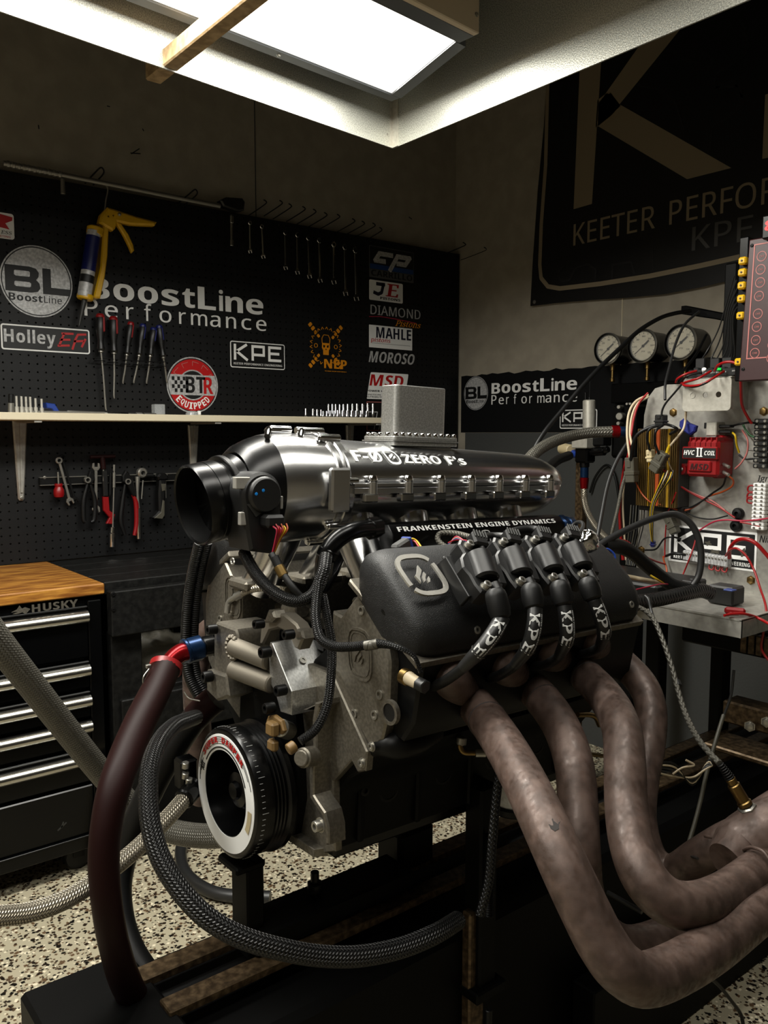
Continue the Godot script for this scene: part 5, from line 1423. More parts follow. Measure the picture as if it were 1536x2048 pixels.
	var q4 := [Vector3(1.62, 1.6, -0.867), Vector3(1.62, 1.603, -0.598), Vector3(1.62, 1.295, -0.582), Vector3(1.62, 1.324, -0.878)]
	var pts := []
	for v in q4:
		pts.append(Vector2(v.z, v.y))
	pts = [Vector2(pts[0].x, pts[0].y), Vector2(pts[1].x, pts[0].y), Vector2(pts[1].x, pts[3].y), Vector2(pts[3].x, pts[3].y)]
	part(cp, "plate", MB.new().prism(pts, -0.03, 0, pf, 0.002), "maroon")
	var ln := MB.new()
	var la: Vector3 = Vector3(1.62, 1.588, -0.855)
	var lb: Vector3 = Vector3(1.62, 1.368, -0.862)
	ln.strokes([[Vector2(la.z + 0.3, la.y), Vector2(la.z, la.y), Vector2(lb.z, lb.y), Vector2(lb.z + 0.3, lb.y)]], 0.0022, 0.0006, pf, true)
	part(cp, "border_line", ln, "rose")
	var col := [Vector3(1.62, 1.564, -0.84), Vector3(1.62, 1.539, -0.841), Vector3(1.62, 1.514, -0.841), Vector3(1.62, 1.488, -0.842), Vector3(1.62, 1.454, -0.843), Vector3(1.62, 1.429, -0.844), Vector3(1.62, 1.403, -0.845), Vector3(1.62, 1.378, -0.846)]
	for i in 8:
		var a := Vector2(col[i].z, col[i].y)
		for k in 2:
			var cc := a + Vector2(0.034 * k, -0.012 * k)
			var bt := part(cp, "button", MB.new().ring2d(cc, 0.0085, 0.0098, 0.0006, pf, 24), "rose")
			part(bt, "caption", MB.new().text("CH%d" % (i + 1 + 8 * k), cc - Vector2(0.0045, 0.0018), 0.009, 0.0036, 0.0006, pf), "rose")
	bolt(cp, Vector3(1.62, Vector3(1.62, 1.588, -0.861).y, Vector3(1.62, 1.588, -0.861).z), Vector3(-1, 0, 0), 0.003, 0.002, "dark_steel")
	bolt(cp, Vector3(1.62, Vector3(1.62, 1.348, -0.869).y, Vector3(1.62, 1.348, -0.869).z), Vector3(-1, 0, 0), 0.003, 0.002, "dark_steel")
	for y in [[1487,522], [1486,545], [1483.5,571], [1481.5,597], [1479.5,631], [1479,724]]:
		var o4 := Vector3()
		o4 = project_left(y[0], y[1])
		var tb := thing("thermocouple_plug", "yellow plug at the maroon panel's left edge, %s from the top" % ["first", "second", "third", "fourth", "fifth", "lowest"][[522, 545, 571, 597, 631, 724].find(y[1])], "plug", Transform3D.IDENTITY, "yellow plugs beside the maroon panel")
		part(tb, "body", MB.new().box(o4, Vector3(0.014, 0.015, 0.017), 0.003), "yellow")
		part(tb, "screw", MB.new().rod(o4 + Vector3(-0.004, 0, 0), o4 + Vector3(-0.0085, 0, 0), 0.002, 8), "plastic_black")
	var dk := thing("plug_strip", "black strip carrying the yellow plugs beside the maroon panel", "strip")
	part(dk, "strip", MB.new().box(Vector3(1.67, 1.472, -0.899), Vector3(0.02, 0.29, 0.02), 0.002), "lacquer_black")
	var led := thing("digital_display", "black digital display with red digits at the right picture edge", "display")
	var dq: Vector3 = Vector3(1.6, 1.615, -0.82)
	part(led, "case", MB.new().box(dq + Vector3(0.03, 0, 0.02), Vector3(0.05, 0.045, 0.07), 0.003), "lacquer_black")
	part(led, "digits_display", MB.new().text("8.8", Vector2(dq.z - 0.008, dq.y - 0.009), 0.05, 0.02, 0.001, Transform3D(FACE, Vector3(dq.x + 0.004, 0, 0)), true), "led_red")


func project_left(px: float, py: float) -> Vector3:
	# the plugs sit on the strip at x = 1.655, one above another
	var t := (py - 522.0) / (724.0 - 522.0)
	return Vector3(1.652, lerpf(1.5674, 1.3654, t), -0.8944)


# ---------------------------------------------------------------- the engine
var engine: Node3D
const FLAT := Basis(Vector3(1, 0, 0), Vector3(0, 0, -1), Vector3(0, 1, 0))   # outlines lying on a level plane: (x, -z), pulled upwards


func front(x: float) -> Transform3D:
	return Transform3D(FACE, Vector3(x, 0, 0))      # outlines (z, y) facing the nose of the engine


func flip(p: Array) -> Array:
	return p.map(func(q): return Vector2(-q.x, q.y))


func stand() -> void:
	var s := thing("engine_stand", "black steel dyno bed with two worn machined rails under the engine", "engine stand")
	part(s, "bed", MB.new().box(Vector3(1.55, 0.235, -1.07), Vector3(2.36, 0.33, 0.26), 0.012), "frame_black")
	part(s, "end_block", MB.new().box(Vector3(0.375, 0.385, -1.085), Vector3(0.16, 0.09, 0.22), 0.006), "frame_black")
	part(s, "end_hole", MB.new().ring2d(Vector2(0.345, 1.03), 0.020, 0.024, 0.002, Transform3D(FLAT, Vector3(0, 0.43, 0)), 24), "dark_steel")
	part(s, "end_plug", MB.new().lathe([Vector2(0, 0.0008), Vector2(0.02, 0.0008)], Transform3D(Basis(), Vector3(0.345, 0.43, -1.03)), 24), "print_black")
	for z in [-1.117, -1.03]:
		part(s, "rail_strip", MB.new().box(Vector3(1.47, 0.430, z), Vector3(2.06, 0.014, 0.035), 0.002), "rail_steel", "worn brown machined rail strip")
	part(s, "slot_floor", MB.new().box(Vector3(1.47, 0.402, -1.075), Vector3(2.06, 0.01, 0.05)), "print_black")
	part(s, "front_post", MB.new().box(Vector3(0.60, 0.50, -1.08), Vector3(0.03, 0.145, 0.05), 0.003).box(Vector3(0.59, 0.575, -1.08), Vector3(0.05, 0.012, 0.06), 0.003), "frame_black")
	part(s, "foot_plate", MB.new().box(Vector3(0.745, 0.455, -1.075), Vector3(0.31, 0.036, 0.075), 0.004), "frame_black")
	var st := part(s, "stud", MB.new().rod(Vector3(0.723, 0.467, -1.08), Vector3(0.723, 0.512, -1.08), 0.007, 12).rod(Vector3(0.723, 0.478, -1.08), Vector3(0.723, 0.494, -1.08), 0.0135, 6), "dark_steel")
	part(s, "mount_block", MB.new().box(Vector3(0.95, 0.475, -1.12), Vector3(0.085, 0.075, 0.07), 0.008), "frame_black")
	part(s, "stud", MB.new().rod(Vector3(0.93, 0.51, -1.12), Vector3(0.93, 0.555, -1.12), 0.007, 12).rod(Vector3(0.93, 0.512, -1.12), Vector3(0.93, 0.53, -1.12), 0.013, 6), "dark_steel")
	var lx := 0.952
	part(s, "side_leg", MB.new().box(Vector3(lx, 0.47, -0.93), Vector3(0.04, 0.36, 0.04), 0.004).box(Vector3(lx, 0.30, -0.945), Vector3(0.07, 0.02, 0.09), 0.003), "frame_black")
	var th := MB.new()
	for i in 34:
		th.lathe([Vector2(0.008, 0), Vector2(0.010, 0.002), Vector2(0.008, 0.004)], Transform3D(Basis(), Vector3(lx - 0.012, 0.44 + i * 0.004, -0.90)), 10)
	part(s, "threaded_rod", th, "dark_steel")
	part(s, "lower_leg", MB.new().box(Vector3(0.936, 0.318, -0.93), Vector3(0.035, 0.24, 0.02), 0.003), "rail_steel", "grey-brown steel leg")
	part(s, "stud", MB.new().rod(Vector3(0.891, 0.305, -0.85), Vector3(0.891, 0.328, -0.85), 0.006, 10), "dark_steel")
	var b := thing("steel_skirt", "low black steel skirt along the floor beside the dyno bed at lower right", "base")
	part(b, "skirt", MB.new().box(Vector3(1.85, 0.10, -0.905), Vector3(1.3, 0.20, 0.05), 0.003), "frame_black")
	var d := thing("dyno_bracket", "dim steel bracket with hex bolts low at the right picture edge", "bracket")
	part(d, "bracket", MB.new().box(Vector3(1.75, 0.605, -0.88), Vector3(0.06, 0.05, 0.12), 0.004), "rail_steel")
	part(d, "plate", MB.new().box(Vector3(1.7, 0.543, -0.862), Vector3(0.1, 0.012, 0.16), 0.003), "rail_steel")
	for w in [Vector3(1.7, 0.614, -0.829), Vector3(1.7, 0.595, -0.865)]:
		bolt(d, w, Vector3(-1, 0, 0.3).normalized(), 0.009, 0.008, "steel", true)


func engine_block() -> void:
	engine = thing("engine", "bare V8 engine with raw alloy heads and black valve covers on the dyno stand", "engine", ENG)
	var prof := [Vector2(0, 0.20), Vector2(0.07, 0.20), Vector2(0.106, 0.226), Vector2(0.226, 0.106), Vector2(0.215, 0.085), Vector2(0.17, 0.055), Vector2(0.14, 0.015), Vector2(0.135, -0.062), Vector2(-0.135, -0.062), Vector2(-0.14, 0.015), Vector2(-0.17, 0.055), Vector2(-0.215, 0.085), Vector2(-0.226, 0.106), Vector2(-0.106, 0.226), Vector2(-0.07, 0.2)]
	var blk := part(engine, "block", MB.new().prism(prof, -0.545, 0, front(0.085), 0.004), "block_black", "black engine block")
	for k in 5:
		part(blk, "rib", MB.new().box(Vector3(0.13 + k * 0.1117, 0.0, 0.139), Vector3(0.012, 0.12, 0.012), 0.003), "block_black")
	for k in 4:
		part(blk, "core_plug", MB.new().ring2d(Vector2(0.185 + k * 0.1117, 0.0), 0.016, 0.020, 0.005, Transform3D(Basis(), Vector3(0, 0.005, 0.134)), 20), "dark_steel")
	part(engine, "oil_pan", MB.new().box(Vector3(0.36, -0.072, 0), Vector3(0.53, 0.024, 0.25), 0.004), "black_anodised")
	for w in [Vector3(0.2227, -0.083, 0.0848), Vector3(0.3389, -0.083, 0.0789), Vector3(0.1116, -0.083, 0.0908)]:
		bolt(engine, w, Vector3(0, -1, 0), 0.008, 0.011, "steel", true)
	bolt(engine, Vector3(0.1342, 0.0172, 0.142), Vector3(0, 0, 1), 0.008, 0.004, "dark_steel")
	# valley and what lies in it
	part(engine, "valley_cover", MB.new().box(Vector3(0.34, 0.222, 0), Vector3(0.48, 0.02, 0.17), 0.004), "black_anodised")
	part(engine, "valley_bar", MB.new().tube([Vector3(0.14, 0.2465, -0.1058), Vector3(0.14, 0.2488, -0.027), Vector3(0.14, 0.2445, 0.0265)], 0.011, 10), "machined")
	part(engine, "valley_bar", MB.new().rod(Vector3(0.12, 0.2543, -0.0508), Vector3(0.12, 0.2618, -0.0057), 0.014, 12), "machined")
	for i in 6:
		part(engine, "injector", MB.new().rod(Vector3(0.2 + i * 0.06, 0.28, 0.105), Vector3(0.2 + i * 0.06, 0.36, 0.11), 0.012, 12), "black_anodised")


func engine_heads() -> void:
	var face := [Vector2(0.129, 0.2861), Vector2(0.1508, 0.2827), Vector2(0.169, 0.3004), Vector2(0.1964, 0.3273), Vector2(0.2521, 0.2692), Vector2(0.2604, 0.2406), Vector2(0.2589, 0.1708), Vector2(0.2477, 0.1342), Vector2(0.2249, 0.1131), Vector2(0.1833, 0.1505), Vector2(0.1394, 0.1893), Vector2(0.1308, 0.2305)]
	var cov := [Vector2(0.176, 0.316), Vector2(0.178, 0.362), Vector2(0.188, 0.375), Vector2(0.206, 0.381), Vector2(0.228, 0.378), Vector2(0.250, 0.366), Vector2(0.275, 0.346), Vector2(0.300, 0.322), Vector2(0.316, 0.300), Vector2(0.322, 0.282), Vector2(0.318, 0.262), Vector2(0.308, 0.248), Vector2(0.24, 0.262)]
	for s in [1.0, -1.0]:
		var f: Array = face if s > 0 else flip(face)
		var hd := part(engine, "cylinder_head", MB.new().prism(f, -0.47, 0, front(0.08), 0.003), "machined", "raw machined alloy cylinder head")
		# shelf of the exhaust side
		part(hd, "exhaust_side", MB.new().prism([Vector2(s * 0.235, 0.262), Vector2(s * 0.308, 0.250), Vector2(s * 0.300, 0.21), Vector2(s * 0.292, 0.165), Vector2(s * 0.27, 0.135), Vector2(s * 0.22, 0.14)], -0.465, 0, front(0.095), 0.004), "dark_steel")
		# raised emblem and rim
		var c: Vector2 = (Vector2(0.1961, 0.2384) if s > 0 else Vector2(-0.158, 0.262))
		var m := MB.new()
		m.strokes([emblem_outline(c, 0.026, 0.034)], 0.0035, 0.002, front(0.08))
		m.strokes([emblem_outline(c, 0.021, 0.029)], 0.002, 0.0012, front(0.08))
		part(hd, "emblem", emblem(m, c, 0.017, front(0.08), 0.0025, 1.0), "machined")


		for q in [Vector2(0.045, -0.045), Vector2(0.035, -0.075), Vector2(-0.01, -0.085), Vector2(0.002, 0.06)]:
			part(hd, "bolt_boss", MB.new().ring2d(c + Vector2(s * q.x, q.y), 0.004, 0.0065, 0.002, front(0.08), 16), "steel")
		if s > 0:
			var hf := Vector2(0.2652, 0.1762)
			part(hd, "water_port", MB.new().ring2d(hf, 0.012, 0.0165, 0.006, front(0.082), 20), "machined")
			part(hd, "port_hole", MB.new().lathe([Vector2(0, 0.002), Vector2(0.012, 0.002)], Transform3D(Basis(Vector3(0, 0, 1), PI / 2), Vector3(0.0795, hf.y, hf.x)), 20), "print_black")
			part(hd, "corner_boss", MB.new().tube([Vector3(0.09, 0.1113, 0.2121), Vector3(0.1, 0.1242, 0.2507), Vector3(0.14, 0.1163, 0.2454), Vector3(0.2, 0.1125, 0.22)], [0.012, 0.020, 0.016, 0.014], 12), "dark_steel")
		# valve cover
		var rings := []
		for w in [[0.0738, 0.06], [0.0741, 0.22], [0.0748, 0.42], [0.0762, 0.62], [0.079, 0.77], [0.083, 0.87], [0.090, 0.945], [0.100, 0.985], [0.112, 1.0], [0.53, 1.0], [0.541, 0.95], [0.547, 0.86], [0.549, 0.72]]:
			var ring := []
			for q in cov:
				var v: Vector2 = Vector2(0.252, 0.305) + (q - Vector2(0.252, 0.305)) * w[1]
				ring.append(Vector3(w[0], v.y, s * v.x))
			rings.append(ring)
		var vc := part(engine, "valve_cover", MB.new().loft(rings), "crinkle_black", "black crinkle-finish valve cover")
		var rail := MB.new()
		rail.prism([Vector2(s * 0.167, 0.330), Vector2(s * 0.172, 0.338), Vector2(s * 0.318, 0.252), Vector2(s * 0.313, 0.244)], -0.478, 0, front(0.077), 0.002)
		part(vc, "rail", rail, "machined")
		if s > 0:
			var o := Vector3(0.112, 0.3545, 0.2805)
			var xf := Transform3D(Basis(Vector3(1, 0, 0), Vector3(0, 0.707, -0.707), Vector3(0, 0.707, 0.707)), o)
			var e := MB.new()
			e.strokes([emblem_outline(Vector2(), 0.030, 0.030, 0), emblem_outline(Vector2(), 0.030, 0.030, 1)], 0.0065, 0.003, xf)
			part(vc, "emblem", emblem(e, Vector2(), 0.017, xf, 0.003, 1.0), "zinc", "raised bare-metal flame emblem")
			for q in [[Vector3(0.176, 0.282, 0.318), Vector3(0, 0.3, 0.95)], [Vector3(0.515, 0.282, 0.318), Vector3(0, 0.3, 0.95)], [Vector3(0.2311, 0.3703, 0.2), Vector3(0, 0.8, -0.2)]]:
				bolt(vc, q[0], q[1].normalized(), 0.0055, 0.005)


# two open brackets that make a rounded frame
func emblem_outline(c: Vector2, w: float, h: float, half := -1) -> Array:
	var p := []
	for i in 17:
		var a := TAU * i / 16.0
		if half == 0:
			a = deg_to_rad(35.0) + deg_to_rad(165.0) * i / 16.0
		elif half == 1:
			a = deg_to_rad(215.0) + deg_to_rad(165.0) * i / 16.0
		var d := Vector2(cos(a), sin(a))
		var q := Vector2(signf(d.x) * pow(absf(d.x), 0.62), signf(d.y) * pow(absf(d.y), 0.62))
		p.append(c + Vector2(q.x * w - q.y * w * 0.12, q.y * h))
	return p


# the flame of three licks inside the frame
func emblem(m: MB, c: Vector2, r: float, xf: Transform3D, z: float, s: float) -> MB:
	m.prism([Vector2(-0.55, -0.75), Vector2(-0.75, -0.1), Vector2(-0.35, 0.25), Vector2(0.05, 0.85), Vector2(0.15, 0.35), Vector2(-0.15, 0.0), Vector2(-0.35, -0.2)].map(func(q): return c + Vector2(q.x * s, q.y) * r), 0, z, xf)
	m.prism([Vector2(-0.2, -0.7), Vector2(-0.15, -0.25), Vector2(0.25, 0.2), Vector2(0.35, -0.05), Vector2(0.1, -0.35), Vector2(0.0, -0.6)].map(func(q): return c + Vector2(q.x * s, q.y) * r), 0, z, xf)
	m.prism([Vector2(0.15, -0.8), Vector2(0.2, -0.5), Vector2(0.5, -0.25), Vector2(0.5, -0.5), Vector2(0.35, -0.75)].map(func(q): return c + Vector2(q.x * s, q.y) * r), 0, z, xf)
	return m


func engine_front() -> void:
	# timing cover and its raised edge
	var tc := [Vector2(0.142, 0.20), Vector2(0.225, 0.113), Vector2(0.222, 0.085), Vector2(0.205, 0.078)] + [Vector2(0.1909, 0.0899), Vector2(0.1486, 0.047), Vector2(0.15, 0.0038), Vector2(0.1654, -0.0238), Vector2(0.1562, -0.039), Vector2(0.1567, -0.0527), Vector2(0.1299, -0.0658), Vector2(0.098, -0.0741)] + [Vector2(0.0, -0.065), Vector2(-0.11, -0.065), Vector2(-0.11, 0.06), Vector2(-0.225, 0.113), Vector2(-0.142, 0.2)]
	part(engine, "timing_cover", MB.new().prism(tc, -0.012, 0, front(0.073), 0.002), "machined", "bare metal timing cover")
	part(engine, "cover_edge", MB.new().prism([Vector2(0.1405, 0.1633), Vector2(0.1351, 0.137), Vector2(0.1374, 0.102), Vector2(0.1298, 0.0616), Vector2(0.1322, 0.0241), Vector2(0.1411, 0.02), Vector2(0.1636, 0.0095), Vector2(0.1713, -0.0075), Vector2(0.1732, -0.0281), Vector2(0.1814, -0.0248), Vector2(0.1795, -0.0009), Vector2(0.1706, 0.017), Vector2(0.1496, 0.0273), Vector2(0.142, 0.0318), Vector2(0.141, 0.0638), Vector2(0.1473, 0.1035), Vector2(0.1461, 0.14), Vector2(0.1539, 0.1667)], -0.028, 0, front(0.045), 0.002), "machined")
	part(engine, "lower_bracket", MB.new().prism([Vector3(0.0565, -0.062, 0.0201), Vector3(0.0842, -0.062, 0.0146), Vector3(0.0946, -0.062, 0.0885), Vector3(0.088, -0.062, 0.1187), Vector3(0.0787, -0.062, 0.1308), Vector3(0.0596, -0.062, 0.1243)].map(func(q): return Vector2(q.x, -q.z)), -0.008, 0.004, Transform3D(FLAT, Vector3(0, -0.062, 0)), 0.001), "machined")
	bolt(engine, Vector3(0.03, 0.0081, 0.183), Vector3(-1, 0, 0), 0.008, 0.011, "steel")
	for w in [Vector3(0.073, 0.0297, 0.1348), Vector3(0.073, 0.0764, 0.137), Vector3(0.073, -0.0237, 0.1586), Vector3(0.073, 0.0944, 0.2148), Vector3(0.071, 0.1245, 0.2382)]:
		bolt(engine, w, Vector3(-1, 0, 0), 0.0055, 0.004, "steel")
	# inner dark front of the engine behind the damper
	part(engine, "front_housing", MB.new().prism([Vector2(-0.09, 0.16), Vector2(0.06, 0.16), Vector2(0.075, 0.10), Vector2(0.085, 0.0), Vector2(0.07, -0.06), Vector2(-0.08, -0.06), Vector2(-0.1, 0.0)], -0.02, 0, front(0.058), 0.003), "block_black")
	# sensor at the cam cover
	var sn := part(engine, "cam_sensor", MB.new().prism([Vector2(0.052, 0.1176), Vector2(0.0574, 0.1265), Vector2(0.0725, 0.132), Vector2(0.0942, 0.1292), Vector2(0.1012, 0.1167), Vector2(0.0922, 0.1054), Vector2(0.0651, 0.1005)], -0.006, 0, front(0.02), 0.002).box(Vector3(0.012, 0.1172, 0.0848), Vector3(0.014, 0.020, 0.020), 0.003).box(Vector3(0.015, 0.0918, 0.0818), Vector3(0.012, 0.016, 0.018), 0.003), "tan_plastic", "tan plastic cam sensor")
	part(sn, "sleeve", MB.new().rod(Vector3(0.022, 0.1178, 0.0886), Vector3(0.05, 0.1015, 0.0686), 0.013, 16), "steel")
	part(engine, "idler_boss", MB.new().rod(Vector3(0.02, 0.0926, 0.1493), Vector3(0.045, 0.0876, 0.1416), 0.014, 16).rod(Vector3(0.016, 0.0935, 0.1517), Vector3(0.022, 0.092, 0.1487), 0.011, 16), "machined")
	# damper
	var dx := Transform3D(Basis(Vector3(0, 0, 1), PI / 2), Vector3(-0.016, 0.001, 0))       # local y towards the nose
	var dp := part(engine, "crank_damper", MB.new().lathe([Vector2(0, -0.045), Vector2(0.055, -0.045), Vector2(0.060, -0.030), Vector2(0.0625, 0.0), Vector2(0.089, 0.0), Vector2(0.094, -0.002), Vector2(0.096, -0.006), Vector2(0.096, -0.028), Vector2(0.092, -0.031), Vector2(0.096, -0.034), Vector2(0.092, -0.037), Vector2(0.096, -0.040), Vector2(0.092, -0.043), Vector2(0.096, -0.046), Vector2(0.092, -0.049), Vector2(0.099, -0.054), Vector2(0.099, -0.062), Vector2(0.05, -0.064), Vector2(0, -0.064)], dx, 72), "black_anodised", "black crank damper")
	part(dp, "ring_label", MB.new().lathe([Vector2(0.0635, 0.0003), Vector2(0.0635, 0.0012), Vector2(0.0868, 0.0012), Vector2(0.0868, 0.0003)], dx, 72), "print_white", "white and red ring label")
	var I := Transform3D(FACE, Vector3(-0.0175, 0.001, 0))
	var lt := MB.new()
	var word := "SUPER DAMPER"
	for i in word.length():
		if word[i] == " ":
			continue
		var g := deg_to_rad(145.0 - i * 8.6)
		var at := Vector2(cos(g), sin(g)) * 0.0742
		lt.text(word[i], at + Vector2(-0.0044, 0).rotated(g - PI / 2), 0.0088, 0.0088, 0.0008, I, true, 0.0, "Droid Sans", g - PI / 2)
	part(dp, "red_word", lt, "print_red")
	var bk := MB.new()
	bk.text("ATI", Vector2(cos(deg_to_rad(163.0)), sin(deg_to_rad(163.0))) * 0.0682 + Vector2(-0.001, -0.006), 0.012, 0.012, 0.0008, I, true, 0.0, "Droid Sans", deg_to_rad(75.0))
	for w in [[0.0825, -170.0, -20.0], [0.0795, -160.0, -30.0], [0.0765, -150.0, -45.0], [0.073, -135.0, -55.0]]:
		bk.ring2d(Vector2(), w[0], w[0] + (0.0006 if w[0] > 0.08 else 0.0004), 0.0006, I, 40, deg_to_rad(w[1]), deg_to_rad(w[2]))
	bk.ring2d(Vector2(), 0.0665, 0.0685, 0.0006, I, 40, deg_to_rad(-150.0), deg_to_rad(-25.0))
	for w in [[0.0775, 178.0], [0.0755, 184.0], [0.0785, 172.0]]:
		bk.ring2d(Vector2(), w[0], w[0] + 0.0007, 0.0006, I, 12, deg_to_rad(w[1] + 5.0), deg_to_rad(w[1] + 22.0))
	part(dp, "small_print", bk, "print_black")
	part(dp, "patch", MB.new().ring2d(Vector2(), 0.070, 0.080, 0.0007, I, 12, deg_to_rad(2.0), deg_to_rad(27.0)), "cream")
	var tk := MB.new()
	for i in 72:
		var g := TAU * i / 72.0
		var lg := 0.010 if i % 6 == 0 else 0.005
		tk.box(Vector3(0, -0.007 - lg / 2, 0.0963), Vector3(0.0006, lg, 0.0006), 0.0, dx * Transform3D(Basis(Vector3.UP, g), Vector3()))
	part(dp, "degree_marks", tk, "print_silver")
	var hub := MB.new().lathe([Vector2(0.0, -0.012), Vector2(0.012, -0.012), Vector2(0.014, -0.018), Vector2(0.026, -0.02), Vector2(0.034, -0.035), Vector2(0.045, -0.044)], dx, 32)
	part(dp, "hub", hub, "lacquer_black")
	for i in 6:
		var g := TAU * i / 6.0
		bolt(dp, dx * Vector3(cos(g) * 0.04, -0.042, sin(g) * 0.04), Vector3(-1, 0, 0), 0.006, 0.006, "black_anodised")
	# alloy water manifold across the front
	var wm := part(engine, "water_manifold", MB.new().prism([Vector2(-0.118, 0.150), Vector2(-0.118, 0.228), Vector2(-0.112, 0.234), Vector2(-0.046, 0.234), Vector2(-0.040, 0.225), Vector2(-0.040, 0.18), Vector2(-0.06, 0.150)], -0.075, 0, front(0.024), 0.003), "machined", "welded alloy water manifold")
	part(wm, "outlet_block", MB.new().prism([Vector2(0.050, 0.231), Vector2(0.104, 0.1725), Vector2(0.104, 0.138), Vector2(0.075, 0.135), Vector2(0.06, 0.16), Vector2(0.045, 0.17), Vector2(0.040, 0.21), Vector2(0.044, 0.231)], -0.075, 0, front(0.031), 0.001), "billet", "bright billet outlet block")
	part(wm, "lower_block", MB.new().prism([Vector2(-0.125, 0.12), Vector2(-0.125, 0.155), Vector2(-0.06, 0.16), Vector2(-0.05, 0.13), Vector2(-0.09, 0.112)], -0.06, 0, front(0.015), 0.003), "machined")
	part(wm, "cross_tube", MB.new().rod(Vector3(0.02, 0.2077, -0.047), Vector3(0.035, 0.2011, 0.0376), 0.0145, 20), "cast_alloy")
	part(wm, "cross_tube", MB.new().rod(Vector3(0.02, 0.1726, -0.0463), Vector3(0.035, 0.1688, 0.0469), 0.0145, 20), "cast_alloy")
	var bead := MB.new()
	for i in 14:
		var g := TAU * i / 14.0
		var ctr: Vector3 = Vector3(0.02, 0.2066, -0.0486)
		var q := ctr + Vector3(-0.002, cos(g) * 0.0165, sin(g) * 0.0165 + 0.003)
		bead.lathe([Vector2(0, 0.004), Vector2(0.003, 0.003), Vector2(0.0045, 0), Vector2(0.003, -0.003), Vector2(0, -0.004)], Transform3D(Basis(), q), 8)
	part(wm, "weld_bead", bead, "cast_alloy")
	part(wm, "centre_plate", MB.new().prism([Vector2(-0.0149, 0.2466), Vector2(0.0182, 0.2677), Vector2(0.0503, 0.2716), Vector2(0.0829, 0.2626), Vector2(0.1016, 0.2459), Vector2(0.0892, 0.226), Vector2(0.0786, 0.2268), Vector2(0.0606, 0.2453), Vector2(0.0343, 0.2471), Vector2(0.0089, 0.2386), Vector2(-0.0096, 0.2136), Vector2(-0.02, 0.2115)], -0.02, 0, front(0.05), 0.003), "cast_alloy")
	part(wm, "corner_lug", MB.new().prism([Vector2(0.0204, 0.2736), Vector2(0.0346, 0.2745), Vector2(0.0418, 0.2653), Vector2(0.028, 0.2554), Vector2(0.0079, 0.2518)], -0.02, 0, front(0.04), 0.003), "machined")
	part(wm, "corner_lug", MB.new().prism([Vector2(0.0985, 0.2594), Vector2(0.1126, 0.2606), Vector2(0.118, 0.2489), Vector2(0.0989, 0.2437), Vector2(0.091, 0.248)], -0.02, 0, front(0.04), 0.003), "machined")
	for w in [[Vector3(0.02, 0.2246, -0.1029), 0.008], [Vector3(0.03, 0.2552, 0.0248), 0.007], [Vector3(0.03, 0.255, 0.1064), 0.007], [Vector3(0.026, 0.2192, 0.0507), 0.0085], [Vector3(0.026, 0.1735, 0.0941), 0.008], [Vector3(0.026, 0.1404, 0.0638), 0.008], [Vector3(0.012, 0.1502, -0.1014), 0.009]]:
		var bb := MB.new().lathe([Vector2(w[1], 0), Vector2(w[1], 0.013), Vector2(w[1] * 0.9, 0.015), Vector2(w[1] * 0.5, 0.015), Vector2(w[1] * 0.5, 0.008), Vector2(0, 0.008)], Transform3D(Basis(Vector3(0, 0, 1), PI / 2), w[0]), 16)
		part(wm, "bolt", bb, "dark_steel")
	var pc := Vector3(0.068, 0.205, 0.075)
	part(wm, "plug", MB.new().lathe([Vector2(0.0055, 0), Vector2(0.0055, 0.002), Vector2(0.003, 0.002), Vector2(0.003, 0.0005), Vector2(0, 0.0005)], MB.along(pc, pc + Vector3(0, 0.68, 0.73)), 14), "steel")
	# hanging bits under the manifold
	part(engine, "front_bracket", MB.new().prism([Vector2(0.112, 0.1461), Vector2(0.1196, 0.1495), Vector2(0.161, 0.1715), Vector2(0.1612, 0.1646), Vector2(0.1397, 0.1505)], -0.03, 0, front(0.045), 0.002), "machined")


